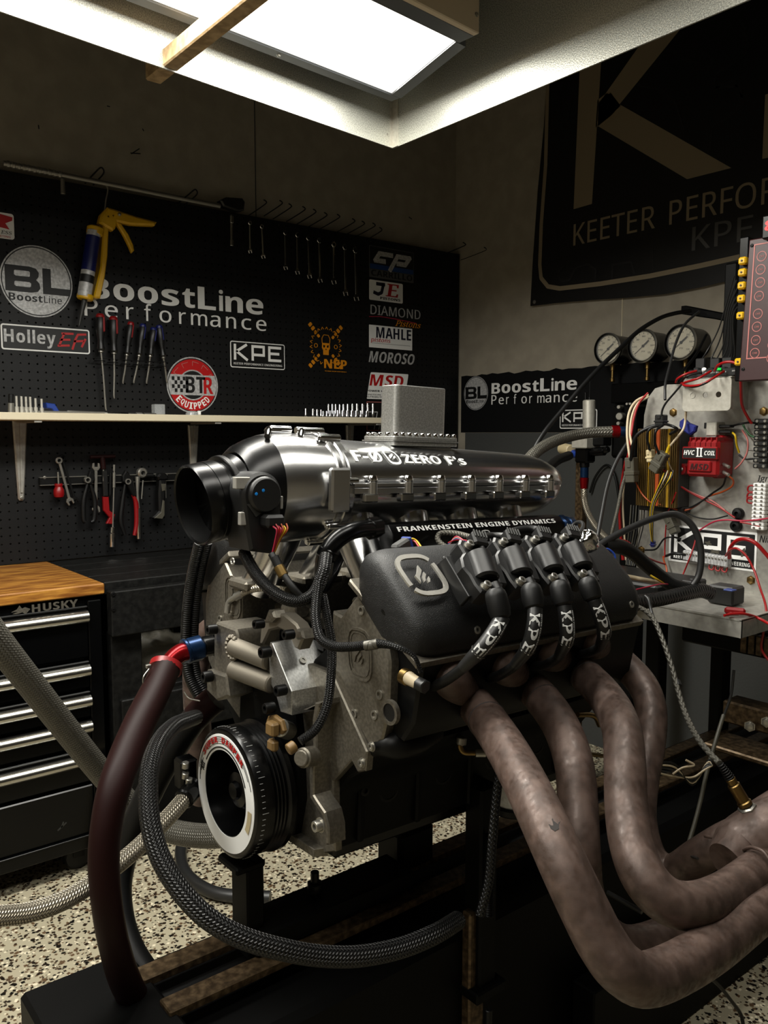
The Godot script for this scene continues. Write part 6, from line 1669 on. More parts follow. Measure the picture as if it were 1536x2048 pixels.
func intake() -> void:
	var t := thing("intake_manifold", "polished billet intake manifold with bolted flange and engraved lettering on top", "intake manifold", ENG)
	# shells: upper and lower halves with a flange between them
	var up := []
	var lo := []
	for i in 25:
		var f := i / 24.0
		var x := lerpf(0.138, 0.655, f)
		var end := 1.0
		if f > 0.86:
			end = sqrt(maxf(0.0, 1.0 - pow((f - 0.86) / 0.145, 2.0)))
		var H := lerpf(0.072, 0.052, f) * (0.25 + 0.75 * end)
		var Wd := 0.092 * (0.45 + 0.55 * end)
		var y0 := 0.4585
		var a := []
		var b := []
		for k in 19:
			var g := PI * k / 18.0
			a.append(Vector3(x, y0 + pow(sin(g), 0.8) * H, -cos(g) * Wd))
			b.append(Vector3(x, y0 - pow(sin(g), 0.8) * lerpf(0.072, 0.062, f) * (0.3 + 0.7 * end), -cos(g) * Wd * (0.98 - 0.12 * sin(g))))
		up.append(a)
		lo.append(b)
	part(t, "upper_shell", MB.new().loft(up), "polished", "polished upper shell")
	part(t, "lower_shell", MB.new().loft(lo), "polished", "polished lower shell")
	var outl := []
	for w in [[0.138, -0.099], [0.56, -0.099], [0.62, -0.085], [0.655, -0.045], [0.66, 0.0], [0.655, 0.045], [0.62, 0.085], [0.56, 0.099], [0.138, 0.099]]:
		outl.append(Vector2(w[0], -w[1]))
	var fl := part(t, "flange", MB.new().prism(outl, -0.0095, -0.0005, Transform3D(FLAT, Vector3(0, 0.4585, 0)), 0.001).prism(outl, 0.0005, 0.0065, Transform3D(FLAT, Vector3(0, 0.4585, 0)), 0.0015), "polished", "flange joint with bolts")
	var bx := [0.172, 0.242, 0.310, 0.378, 0.444, 0.510, 0.576]
	for i in bx.size():
		for s in [1.0, -1.0]:
			var at := Vector3(bx[i], 0.4595, s * 0.098)
			var lug := part(fl, "bolt_lug", MB.new().rod(at + Vector3(0, -0.024, 0), at + Vector3(0, 0.008, 0), 0.0078, 14), "polished")
			part(fl, "clamp", MB.new().box(at + Vector3(-0.007, -0.017, 0.002 * s), Vector3(0.026, 0.013, 0.014), 0.002), "chrome")
			part(fl, "bolt", MB.new().lathe([Vector2(0.0078, 0.008), Vector2(0.0078, 0.012), Vector2(0.006, 0.0165), Vector2(0.0035, 0.0165), Vector2(0.0035, 0.012), Vector2(0, 0.012)], Transform3D(Basis(), at), 14), "chrome")
	# engraved lettering, bent over the shell
	var bend := func(q: Vector3) -> Vector3:
		var f := (q.x - 0.138) / (0.655 - 0.138)
		var H := lerpf(0.072, 0.052, f)
		var g := q.y          # angle up from the flange
		return Vector3(q.x, 0.4585 + pow(sin(g), 0.8) * (H + 0.0010) + q.z * sin(g), cos(g) * 0.0930 + q.z * cos(g))
	var lt := MB.new()
	lt.text("F-", Vector2(0.151, 0.47), 0.027, 0.30, 0.0006, Transform3D(), true, 0.0, "Droid Sans", 0.0, bend)
	lt.text("0", Vector2(0.183, 0.47), 0.022, 0.30, 0.0006, Transform3D(), false, 0.0, "Droid Sans", 0.0, bend)
	lt.text("/", Vector2(0.184, 0.47), 0.020, 0.30, 0.0006, Transform3D(), true, 0.0, "Droid Sans", 0.0, bend)
	lt.text("ZERO", Vector2(0.249, 0.47), 0.078, 0.26, 0.0006, Transform3D(), true, 0.0, "Droid Sans", 0.0, bend)
	lt.text("F's", Vector2(0.343, 0.47), 0.040, 0.28, 0.0006, Transform3D(), true, 0.0, "Droid Sans", 0.0, bend)
	part(t, "engraved_letters", lt, "print_white", "pale engraved lettering")
	var eb := MB.new()
	var raw := MB.new()
	raw.strokes([emblem_outline(Vector2(0.227, 0.64), 0.0135, 0.22)], 0.0028, 0.0006)
	emblem(raw, Vector2(), 0.011, Transform3D(), 0.0006, 1.0)
	var ring := emblem_outline(Vector2(0.227, 0.64), 0.0135, 0.22)
	var ring2 := emblem_outline(Vector2(0.227, 0.64), 0.0105, 0.17)
	for i in ring.size() - 1:
		var q := [bend.call(Vector3(ring[i].x, ring[i].y, 0.0006)), bend.call(Vector3(ring[i + 1].x, ring[i + 1].y, 0.0006)), bend.call(Vector3(ring2[i + 1].x, ring2[i + 1].y, 0.0006)), bend.call(Vector3(ring2[i].x, ring2[i].y, 0.0006))]
		eb.flat(q, Vector3(0, 0.8, 0.6))
	var fx := [Vector2(-0.006, -0.07), Vector2(-0.006, 0.02), Vector2(0.004, 0.09), Vector2(0.003, 0.03), Vector2(-0.002, -0.02)]
	var f2 := [Vector2(0.0, -0.08), Vector2(0.001, -0.02), Vector2(0.006, 0.02), Vector2(0.005, -0.04)]
	for l in [fx, f2]:
		var q := []
		for w in l:
			q.append(bend.call(Vector3(0.227 + w.x, 0.64 + w.y, 0.0008)))
		eb.flat(q, Vector3(0, 0.8, 0.6))
	part(t, "engraved_emblem", eb, "print_white")
	# square neck on top
	var bf := part(t, "box_flange", MB.new().prism(rrect(Vector2(0.257, -0.045), Vector2(0.397, 0.040), 0.006), 0, 0.006, Transform3D(FLAT, Vector3(0, 0.522, 0)), 0.001).prism(rrect(Vector2(0.254, -0.047), Vector2(0.400, 0.042), 0.006), 0.0065, 0.0085, Transform3D(FLAT, Vector3(0, 0.522, 0))).prism(rrect(Vector2(0.257, -0.045), Vector2(0.397, 0.040), 0.006), 0.009, 0.015, Transform3D(FLAT, Vector3(0, 0.522, 0)), 0.001), "billet")
	part(t, "pedestal", MB.new().box(Vector3(0.327, 0.505, 0), Vector3(0.13, 0.036, 0.075), 0.004), "polished")
	for i in 10:
		var x := 0.2635 + i * 0.0142
		bolt(bf, Vector3(x, 0.537, 0.039), Vector3(0, 1, 0), 0.0042, 0.006, "chrome")
		bolt(bf, Vector3(x, 0.537, -0.034), Vector3(0, 1, 0), 0.0042, 0.006, "chrome")
	for z in [0.018, -0.002, -0.02]:
		bolt(bf, Vector3(0.2635, 0.537, z), Vector3(0, 1, 0), 0.0042, 0.006, "chrome")
	part(t, "burst_box", MB.new().prism(rrect(Vector2(0.2735, -0.026), Vector2(0.386, 0.018), 0.009), 0.015, 0.099, Transform3D(FLAT, Vector3(0, 0.522, 0)), 0.0015), "billet", "bright square metal box standing on the manifold")
	# runners down to both heads
	for s in [1.0, -1.0]:
		for k in 4:
			var x := (0.178 if s > 0 else 0.112) + k * 0.1117
			part(t, "runner", MB.new().tube([Vector3(x, 0.425, s * 0.035), Vector3(x, 0.38, s * 0.055), Vector3(x, 0.335, s * 0.085), Vector3(x, 0.285, s * 0.125)], [0.036, 0.033, 0.030, 0.032], 20), "polished")
			part(t, "runner_foot", MB.new().box(Vector3(x, 0.288, s * 0.128), Vector3(0.085, 0.016, 0.06), 0.004, Transform3D()), "machined")
	# black fuel rail with printed name
	var fr := part(t, "fuel_rail", MB.new().prism([Vector2(0.088, 0.362), Vector2(0.088, 0.398), Vector2(0.094, 0.404), Vector2(0.108, 0.402), Vector2(0.120, 0.388), Vector2(0.122, 0.366), Vector2(0.116, 0.360)], -0.40, 0, front(0.195), 0.001), "black_anodised", "black fuel rail with pale printed name")
	var tilt := Transform3D(Basis(Vector3(1, 0, 0), Vector3(0, 0.76, -0.65), Vector3(0, 0.65, 0.76)), Vector3(0, 0.3955, 0.1150))
	part(fr, "printed_name", MB.new().text("FRANKENSTEIN ENGINE DYNAMICS", Vector2(0.208, -0.005), 0.365, 0.0088, 0.0005, tilt, true), "print_white")
	var le := MB.new()
	var lx := Transform3D(Basis(), Vector3(0, 0, 0.1215))
	le.strokes([emblem_outline(Vector2(0.392, 0.374), 0.011, 0.0125)], 0.0016, 0.0006, lx)
	part(fr, "printed_emblem", emblem(le, Vector2(0.392, 0.374), 0.007, lx, 0.0006, 1.0), "print_white")
	part(fr, "end_fitting", MB.new().rod(Vector3(0.595, 0.383, 0.105), Vector3(0.612, 0.383, 0.105), 0.021, 6).rod(Vector3(0.612, 0.383, 0.105), Vector3(0.632, 0.381, 0.105), 0.0185, 16).tube([Vector3(0.62, 0.382, 0.105), Vector3(0.632, 0.372, 0.108), Vector3(0.634, 0.35, 0.112)], 0.015, 14), "blue_anodised", "blue anodised end fitting")
	part(t, "rail_stand", MB.new().box(Vector3(0.25, 0.335, 0.12), Vector3(0.02, 0.06, 0.012), 0.002).box(Vector3(0.44, 0.335, 0.12), Vector3(0.02, 0.06, 0.012), 0.002).box(Vector3(0.36, 0.335, 0.10), Vector3(0.34, 0.035, 0.012), 0.002), "black_anodised")


func throttle() -> void:
	# from the round inlet back to the joint ring: axis rises a little
	var t := thing("throttle_body", "black round throttle body with polished elbow at the front of the intake", "throttle body", ENG)
	var p0: Vector3 = Vector3(-0.072, 0.430, 0.0)
	var ax := (Vector3(0.02, 0.4475, 0) - p0).normalized()
	var xf := MB.along(p0, p0 + ax)
	part(t, "inlet_bell", MB.new().lathe([Vector2(0, 0.030), Vector2(0.050, 0.030), Vector2(0.054, 0.002), Vector2(0.0565, 0.0), Vector2(0.058, 0.002), Vector2(0.058, 0.022), Vector2(0.0572, 0.0225), Vector2(0.0572, 0.0235), Vector2(0.058, 0.024), Vector2(0.058, 0.040), Vector2(0.0555, 0.042), Vector2(0.0555, 0.046), Vector2(0.0615, 0.048), Vector2(0.0615, 0.056), Vector2(0.057, 0.058), Vector2(0.062, 0.07)], xf, 56), "black_anodised", "black inlet bell")
	part(t, "throttle_blade", MB.new().lathe([Vector2(0, 0.030), Vector2(0.049, 0.030), Vector2(0.0535, 0.002)], xf, 40), "frame_black")
	part(t, "clamp_band", MB.new().lathe([Vector2(0.0618, 0.0485), Vector2(0.0625, 0.049), Vector2(0.0625, 0.0555), Vector2(0.0618, 0.056)], xf, 56).box(xf * Vector3(0, 0, 0) + ax * 0.052 + Vector3(0, 0.02, 0.062), Vector3(0.012, 0.014, 0.014), 0.002), "dark_steel")
	# swept shells
	var sec := [[-0.012, 0.4415, 0.066, 0.066], [0.0, 0.4445, 0.074, 0.073], [0.02, 0.449, 0.0785, 0.078], [0.034, 0.4515, 0.0805, 0.080]]
	var sec2 := [[0.034, 0.4515, 0.0806, 0.0802], [0.05, 0.453, 0.082, 0.083], [0.075, 0.454, 0.0825, 0.087], [0.10, 0.4545, 0.0815, 0.089], [0.122, 0.455, 0.080, 0.090], [0.138, 0.456, 0.079, 0.090]]
	for w in [[sec, "cone", "black_anodised", "black tapered cone"], [sec2, "elbow", "polished", "polished round elbow"]]:
		var rings := []
		for q in w[0]:
			var ring := []
			for k in 48:
				var g := TAU * k / 48.0
				ring.append(Vector3(q[0], q[1] + sin(g) * q[2], cos(g) * q[3]))
			rings.append(ring)
		part(t, w[1], MB.new().loft(rings), w[2], w[3])
	# joint ring with clamp lugs
	var rx := Transform3D(Basis(Vector3(0, 0, 1), -PI / 2), Vector3(0.118, 0.455, 0))
	var jr := part(t, "joint_ring", MB.new().lathe([Vector2(0.078, 0.0), Vector2(0.083, 0.0), Vector2(0.0845, 0.002), Vector2(0.0845, 0.009), Vector2(0.082, 0.011), Vector2(0.0815, 0.013), Vector2(0.0845, 0.015), Vector2(0.0845, 0.026), Vector2(0.082, 0.028), Vector2(0.078, 0.028)], rx, 64, 1.08), "polished", "polished joint ring")
	for g in [90.0, 62.0, 118.0, 8.0, -40.0, -78.0]:
		var c := Vector3(0.132, 0.455 + sin(deg_to_rad(g)) * 0.0855, cos(deg_to_rad(g)) * 0.0925)
		part(jr, "lug", MB.new().rod(c + Vector3(-0.022, 0, 0), c + Vector3(0.016, 0, 0), 0.0062, 12).rod(c + Vector3(-0.025, 0, 0), c + Vector3(-0.02, 0, 0), 0.0045, 10), "chrome")
	part(jr, "side_plate", MB.new().box(Vector3(0.112, 0.455, 0.097), Vector3(0.034, 0.064, 0.012), 0.003), "polished")
	# strap-like fins on the top
	for w in [[0.035, 0.085], [0.092, 0.115]]:
		var z := 0.0
		part(t, "top_clamp", MB.new().tube([Vector3(w[0] - 0.005, 0.530, 0.03), Vector3(w[0] + 0.008, 0.540, 0.012), Vector3(w[0] + 0.02, 0.541, -0.01), Vector3(w[0] + 0.03, 0.538, -0.03)], 0.0045, 10), "chrome")
	part(t, "clamp_barrel", MB.new().rod(Vector3(0.052, 0.541, 0), Vector3(0.088, 0.541, 0), 0.0065, 12).rod(Vector3(0.098, 0.541, 0.0), Vector3(0.116, 0.541, 0.0), 0.006, 12), "chrome")
	# actuator housing on the near side
	var az := Transform3D(Basis(), Vector3(0, 0, 0.062))
	var ctr: Vector2 = Vector2(-0.0126, 0.4497)
	var low: Vector2 = Vector2(-0.0063, 0.3913)
	var outl := []
	for i in 20:
		var g := deg_to_rad(-20.0) + deg_to_rad(220.0) * i / 19.0
		outl.append(ctr + Vector2(cos(g), sin(g)) * 0.031)
	outl.append_array([low + Vector2(-0.030, 0.012), low + Vector2(-0.024, -0.018), low + Vector2(0.012, -0.024), low + Vector2(0.026, -0.006)])
	var ah := part(t, "actuator_housing", MB.new().prism(outl, -0.03, 0.030, az, 0.004), "plastic_black", "black actuator housing")
	part(ah, "lid", MB.new().lathe([Vector2(0, 0.0365), Vector2(0.022, 0.0365), Vector2(0.0245, 0.034), Vector2(0.026, 0.028)], Transform3D(Basis(Vector3.RIGHT, PI / 2), Vector3(ctr.x + 0.002, ctr.y, 0.062)), 36), "plastic_black")
	for w in [Vector2(-0.0266, 0.4515), Vector2(-0.0159, 0.4561)]:
		part(ah, "blue_dot", MB.new().lathe([Vector2(0, 0.0372), Vector2(0.0016, 0.0372), Vector2(0.0024, 0.0368)], Transform3D(Basis(Vector3.RIGHT, PI / 2), Vector3(w.x, w.y, 0.062)), 14), "dial_blue", "small bright blue dot")
	for w in [[Vector3(-0.0418, 0.4658, 0.085), Vector3(0.022, 0.016, 0.010)], [Vector3(-0.0389, 0.4177, 0.085), Vector3(0.012, 0.018, 0.008)], [Vector3(0.0189, 0.4383, 0.088), Vector3(0.004, 0.018, 0.006)]]:
		part(ah, "clip", MB.new().box(w[0], w[1], 0.001), "zinc", "small metal clip")
	part(ah, "label", MB.new().prism([Vector2(-0.0375, 0.4372), Vector2(-0.0152, 0.4421), Vector2(-0.0111, 0.4277), Vector2(-0.0235, 0.4199)], 0, 0.0008, Transform3D(Basis(), Vector3(0, 0, 0.0925))), "plastic_grey")
	part(ah, "plug", MB.new().box(Vector3(-0.0029, 0.4144, 0.102), Vector3(0.030, 0.018, 0.022), 0.004, Transform3D()), "plastic_black")
	var cs := ["pink_wire", "red_wire", "pink_wire", "orange_wire", "yellow_wire", "orange_wire"]
	for i in 6:
		var x := i * 0.0042
		part(ah, "pin_wire", MB.new().tube([Vector3(-0.0081, 0.408, 0.112) + Vector3(x, 0.003 * (i % 2), 0), Vector3(-0.0058, 0.4035, 0.116) + Vector3(x * 0.8, 0.0, 0.002), Vector3(-0.0051, 0.3911, 0.114) + Vector3(x * 0.4, 0, 0), Vector3(-0.0059, 0.372, 0.108) + Vector3(x * 0.15, 0, 0)], 0.0013, 6), cs[i])


func coils() -> void:
	# local frame of a coil: x along the engine, y up the cover, z out of it
	var B := Basis(Vector3(1, 0, 0), Vector3(0, 0.707, -0.707), Vector3(0, 0.707, 0.707))
	var br := thing("coil_bracket", "black bracket plate carrying the four ignition coils on the valve cover", "bracket", ENG)
	part(br, "plate", MB.new().box(Vector3(0.125, 0, 0), Vector3(0.262, 0.066, 0.006), 0.002, Transform3D(B, Vector3(0.155, 0.353, 0.302))), "plastic_black")
	part(br, "end_plate", MB.new().prism([Vector2(-0.032, -0.011), Vector2(0.036, -0.011), Vector2(0.036, 0.011), Vector2(-0.028, 0.011)].map(func(q): return Vector2(q.x, q.y)), -0.003, 0.003, Transform3D(Basis(Vector3(0, -0.707, 0.707), Vector3(0, 0.707, 0.707), Vector3(-1, 0, 0)), Vector3(0.150, 0.350, 0.300)), 0.001), "plastic_black")
	var xs := [0.172, 0.237, 0.302, 0.366]
	var which := ["nearest the front emblem", "second from the front emblem", "third from the front emblem", "rearmost, beside the silver plug"]
	var c0: Node3D
	for i in 4:
		var at := ENG * Transform3D(B * Basis(Vector3(0, 0, 1), -0.27), Vector3(xs[i], 0.3665, 0.322))
		if i == 0:
			c0 = thing("ignition_coil", "black ignition coil on the valve cover, " + which[0], "ignition coil", at, "ignition coils on the near valve cover")
			var plate_ := [Vector2(-0.012, 0.046), Vector2(0.008, 0.044), Vector2(0.014, 0.034), Vector2(0.03, 0.032), Vector2(0.034, 0.02), Vector2(0.034, -0.026), Vector2(0.024, -0.034), Vector2(0.004, -0.044), Vector2(-0.008, -0.042), Vector2(-0.014, -0.03), Vector2(-0.017, -0.016), Vector2(-0.024, -0.004), Vector2(-0.022, 0.012), Vector2(-0.014, 0.022), Vector2(-0.018, 0.036)]
			part(c0, "base", MB.new().prism(plate_, -0.024, 0.0, Transform3D.IDENTITY, 0.0025), "plastic_black")
			var arch := []
			for k in 13:
				var g := PI * k / 12.0
				arch.append(Vector2(0.009 + cos(g) * 0.018, sin(g) * 0.0165))
			# a half round housing whose axis runs up the cover
			part(c0, "housing", MB.new().prism(arch, -0.022, 0.019, Transform3D(Basis(Vector3(1, 0, 0), Vector3(0, 0, 1), Vector3(0, -1, 0)), Vector3(0, -0.001, -0.001)), 0.003), "plastic_black")
			part(c0, "core", MB.new().box(Vector3(0.034, -0.006, -0.012), Vector3(0.014, 0.034, 0.026), 0.002), "plastic_black")
			part(c0, "neck", MB.new().rod(Vector3(0.012, 0.018, 0.006), Vector3(0.014, 0.032, 0.004), 0.0055, 12), "plastic_black")
			var cn := part(c0, "connector", MB.new().box(Vector3(0.012, 0.042, 0.004), Vector3(0.024, 0.022, 0.018), 0.003), "plastic_black")
			for k in 5:
				part(cn, "rib", MB.new().box(Vector3(0.003 + k * 0.0046, 0.048, 0.0132), Vector3(0.002, 0.012, 0.003), 0.0006), "plastic_grey")
			part(c0, "tower", MB.new().rod(Vector3(0.016, -0.026, 0.002), Vector3(0.018, -0.046, 0.002), 0.0075, 14), "plastic_black")
			bolt(c0, Vector3(-0.003, 0.0345, 0.0), Vector3(0, 0, 1), 0.0055, 0.008)
			bolt(c0, Vector3(0.001, -0.0325, 0.0), Vector3(0, 0, 1), 0.0055, 0.008)
		else:
			copy(c0, "ignition_coil", at, "black ignition coil on the valve cover, " + which[i])
	# plug leads: rubber boot, printed sleeve, lead down to the plug between the header tubes
	var leads := [
		[Vector3(0.1533, 0.3428, 0.372), Vector3(0.1527, 0.3114, 0.385), [Vector3(0.1527, 0.3114, 0.385), Vector3(0.1303, 0.2955, 0.392), Vector3(0.1153, 0.276, 0.385), Vector3(0.1082, 0.2524, 0.365), Vector3(0.108, 0.2293, 0.335), Vector3(0.1219, 0.2123, 0.3)]],
		[Vector3(0.2188, 0.3434, 0.372), Vector3(0.214, 0.3174, 0.385), [Vector3(0.214, 0.3174, 0.385), Vector3(0.2052, 0.2959, 0.392), Vector3(0.1999, 0.2702, 0.388), Vector3(0.2025, 0.2423, 0.365), Vector3(0.2074, 0.2216, 0.335), Vector3(0.2254, 0.2059, 0.3)]],
		[Vector3(0.2754, 0.3425, 0.372), Vector3(0.2723, 0.3154, 0.385), [Vector3(0.2723, 0.3154, 0.385), Vector3(0.27, 0.2949, 0.392), Vector3(0.2705, 0.2716, 0.392), Vector3(0.2812, 0.2446, 0.372), Vector3(0.2916, 0.2238, 0.34), Vector3(0.3134, 0.2104, 0.3)]],
		[Vector3(0.3346, 0.3424, 0.372), Vector3(0.3346, 0.3174, 0.385), [Vector3(0.3346, 0.3174, 0.385), Vector3(0.3398, 0.2974, 0.392), Vector3(0.3505, 0.2719, 0.392), Vector3(0.3701, 0.2465, 0.372), Vector3(0.3861, 0.2277, 0.34), Vector3(0.4198, 0.2132, 0.3)]]]
	for i in 4:
		var w := thing("plug_lead", "black printed spark plug lead running down from the ignition coil " + which[i], "plug lead", ENG, "spark plug leads of the near bank")
		var l: Array = leads[i]
		var d: Vector3 = (l[1] - l[0])
		part(w, "boot", MB.new().lathe([Vector2(0.0085, -0.004), Vector2(0.0125, 0.0), Vector2(0.0138, 0.006), Vector2(0.0142, d.length() - 0.012), Vector2(0.0125, d.length() - 0.003), Vector2(0.009, d.length()), Vector2(0, d.length())], MB.along(l[0], l[1]), 20), "rubber", "smooth rubber boot")
		part(w, "clip", MB.new().rod(l[1] + d * 0.02, l[1] + d * 0.12, 0.0095, 14), "rubber")
		var pts: Array = l[2]
		part(w, "sleeve", MB.new().tube(pts.slice(0, 4), [0.0098, 0.0104, 0.0098, 0.0072], 14), "plastic_black", "printed sleeve")
		part(w, "lead", MB.new().tube(pts.slice(2, 6), [0.0085, 0.0068, 0.0066, 0.007], 12), "rubber")
		part(w, "tie", MB.new().lathe([Vector2(0.0108, -0.001), Vector2(0.0108, 0.001)], MB.along(pts[2], pts[3]), 16), "plastic_grey")
		# the print follows the sleeve on the side that faces out and up
		var path := []
		for k in 3:
			for f in 8:
				path.append(pts[k].cubic_interpolate(pts[k + 1], pts[k - 1] if k > 0 else pts[0] * 2.0 - pts[1], pts[k + 2] if k < 2 else pts[3] * 2.0 - pts[2], f / 8.0))
		var out := Vector3(-0.6, 0.28, 0.75)
		var pr := MB.new()
		var side := func(q: Vector3) -> Vector3:
			var f := clampf(3.0 + q.x, 0.0, 21.99)
			var p0: Vector3 = path[int(f)]
			var p1: Vector3 = path[int(f) + 1]
			var y := (p0 - p1).normalized()
			var o := (out - y * out.dot(y)).normalized()
			var g := q.y / 0.0106
			return p0.lerp(p1, f - int(f)) + (o * cos(g) - o.cross(y) * sin(g)) * (0.0107 if f < 14.0 else 0.0107 - (f - 14.0) * 0.0003)
		pr.text("KPE", Vector2(0.0, -0.0085), 14.0, 0.0135, 0.0, Transform3D(), true, 0.0, "Droid Sans", 0.0, side)
		pr.text("KEETER PERFORMANCE", Vector2(0.0, 0.0068), 14.0, 0.0022, 0.0, Transform3D(), true, 0.0, "Droid Sans", 0.0, side)
		part(w, "print", pr, "print_white", "white printed letters")


func headers() -> void:
	var h := thing("exhaust_header", "rusty brown four-tube exhaust header sweeping down from the near cylinder head", "exhaust header", ENG)
	var t1 := [Vector3(0.1596, 0.2209, 0.27), Vector3(0.1481, 0.2187, 0.3), Vector3(0.212, 0.176, 0.271), Vector3(0.183, 0.166, 0.338), Vector3(0.138, 0.155, 0.419), Vector3(0.103, 0.138, 0.483), Vector3(0.08, 0.117, 0.53), Vector3(0.07, 0.09, 0.564), Vector3(0.072, 0.058, 0.588), Vector3(0.076, 0.033, 0.606), Vector3(0.086, 0.012, 0.623), Vector3(0.124, -0.009, 0.63), Vector3(0.223, -0.016, 0.633), Vector3(0.374, -0.016, 0.626), Vector3(0.599, -0.027, 0.615)]
	var t2 := [Vector3(0.266, 0.2209, 0.27), Vector3(0.2526, 0.2193, 0.3), Vector3(0.338, 0.18, 0.256), Vector3(0.317, 0.164, 0.318), Vector3(0.29, 0.144, 0.375), Vector3(0.261, 0.117, 0.419), Vector3(0.24, 0.078, 0.444), Vector3(0.216, 0.033, 0.468), Vector3(0.219, -0.022, 0.475), Vector3(0.241, -0.07, 0.485), Vector3(0.286, -0.101, 0.499), Vector3(0.374, -0.111, 0.507), Vector3(0.483, -0.105, 0.516), Vector3(0.602, -0.091, 0.534)]
	var t3 := [Vector3(0.3603, 0.2266, 0.27), Vector3(0.3453, 0.225, 0.3), Vector3(0.455, 0.187, 0.246), Vector3(0.425, 0.178, 0.313), Vector3(0.373, 0.171, 0.388), Vector3(0.311, 0.162, 0.454), Vector3(0.271, 0.134, 0.489), Vector3(0.245, 0.098, 0.511), Vector3(0.215, 0.069, 0.541), Vector3(0.2, 0.046, 0.57), Vector3(0.21, 0.027, 0.593), Vector3(0.243, 0.017, 0.607), Vector3(0.316, 0.004, 0.603), Vector3(0.392, 0.004, 0.6), Vector3(0.466, 0.003, 0.595)]
	var t4 := [Vector3(0.4645, 0.2304, 0.27), Vector3(0.4454, 0.2284, 0.3), Vector3(0.587, 0.181, 0.224), Vector3(0.585, 0.166, 0.263), Vector3(0.575, 0.142, 0.308), Vector3(0.558, 0.111, 0.337), Vector3(0.528, 0.066, 0.356), Vector3(0.493, 0.023, 0.37), Vector3(0.462, -0.025, 0.389), Vector3(0.447, -0.067, 0.419), Vector3(0.454, -0.076, 0.451), Vector3(0.458, -0.038, 0.489), Vector3(0.472, -0.004, 0.523), Vector3(0.5, 0.02, 0.557)]
	var all := [t1, t2, t3, t4]
	for i in 4:
		var r := 0.0254 if i < 3 else 0.0245
		var tb := part(h, "primary_tube", MB.new().tube(all[i], r, 28, 7), "pipe_scale", "rusty brown exhaust tube")
		# weld seam a little way down and the dark collar at the head
		var a: Vector3 = all[i][3]
		var d: Vector3 = (all[i][4] - all[i][2]).normalized()
		part(tb, "weld_seam", MB.new().lathe([Vector2(r - 0.0005, -0.0016), Vector2(r + 0.0009, 0.0), Vector2(r - 0.0005, 0.0016)], MB.along(a, a + d), 28), "pipe_soot")
		var p0: Vector3 = all[i][0]
		part(h, "port_flange", MB.new().box(p0 + Vector3(0, 0, 0.006), Vector3(0.085, 0.07, 0.014), 0.006, Transform3D()), "dark_steel")
	part(h, "collector", MB.new().tube([Vector3(0.403, -0.004, 0.558), Vector3(0.425, 0.004, 0.562), Vector3(0.443, 0.014, 0.569), Vector3(0.492, 0.036, 0.587), Vector3(0.612, 0.058, 0.604)], [0.028, 0.040, 0.043, 0.044, 0.042], 28), "pipe_scale", "flared collector")
	part(h, "weld_seam", MB.new().tube([Vector3(0.436, 0.004, 0.507), Vector3(0.424, 0.013, 0.535), Vector3(0.421, 0.01, 0.552), Vector3(0.406, 0.017, 0.571), Vector3(0.397, 0.032, 0.589), Vector3(0.39, 0.037, 0.608), Vector3(0.387, 0.031, 0.619)], 0.0022, 8), "pipe_scale")
	part(h, "bung", MB.new().rod(Vector3(0.452, 0.038, 0.568), Vector3(0.447, 0.053, 0.562), 0.014, 18), "pipe_soot")
	part(h, "wire_tab", MB.new().rod(Vector3(0.438, -0.033, 0.486), Vector3(0.428, -0.027, 0.503), 0.002, 6), "pipe_soot")
	# soot patch and drips on the first tube: burnt marks with their own outline
	var mk := MB.new()
	for q in [[6, 0.1, -0.35, 0.011], [6, -0.2, -0.55, 0.007], [6, 0.45, -0.1, 0.004]]:
		var c: Vector3 = (all[0][q[0]] as Vector3).lerp(all[0][q[0] + 1] if q[1] > 0 else all[0][q[0] - 1], absf(q[1]))
		var d: Vector3 = (all[0][q[0] + 1] - all[0][q[0] - 1]).normalized()
		var to := (ENG.affine_inverse() * Vector3(0, 1.22, 0) - c).normalized()
		to = (to - d * to.dot(d)).normalized()
		var side := d.cross(to)
		for k in 14:
			var tri_ := []
			for e in [k, k + 1]:
				var g: float = TAU * e / 14.0
				var rr: float = q[3] * (0.8 + 0.25 * sin(g * 3.0 + q[3] * 900.0))
				var an: float = q[2] + cos(g) * rr / 0.0254
				tri_.append(c + d * sin(g) * rr + (to * cos(an) + side * sin(an)) * 0.0259)
			var o: Vector3 = to * cos(q[2]) + side * sin(q[2])
			mk.tri(c + o * 0.0260, tri_[0], tri_[1], o, o, o)
	part(h, "burn_mark", mk, "pipe_soot")
	# oxygen sensor screwed into the collector
	var o := thing("oxygen_sensor", "brass oxygen sensor with braided cable screwed into the header collector", "oxygen sensor")
	var s := [Vector3(1.03, 0.723, -0.517), Vector3(1.025, 0.736, -0.522), Vector3(1.023, 0.742, -0.525), Vector3(1.014, 0.764, -0.535), Vector3(1.011, 0.772, -0.538), Vector3(1.008, 0.779, -0.542), Vector3(1.002, 0.791, -0.548)]
	part(o, "hex", MB.new().rod(s[0], s[1], 0.0125, 6), "steel")
	part(o, "body", MB.new().rod(s[1], s[2], 0.0095, 16).rod(s[2], s[3], 0.0082, 18).rod(s[3], s[4], 0.0065, 16), "brass", "brass body")
	var bell := MB.new()
	for k in 7:
		bell.rod(s[4].lerp(s[6], k / 7.0), s[4].lerp(s[6], (k + 0.6) / 7.0), 0.0066 - k * 0.0003, 12)
	part(o, "bellows", bell, "rubber")
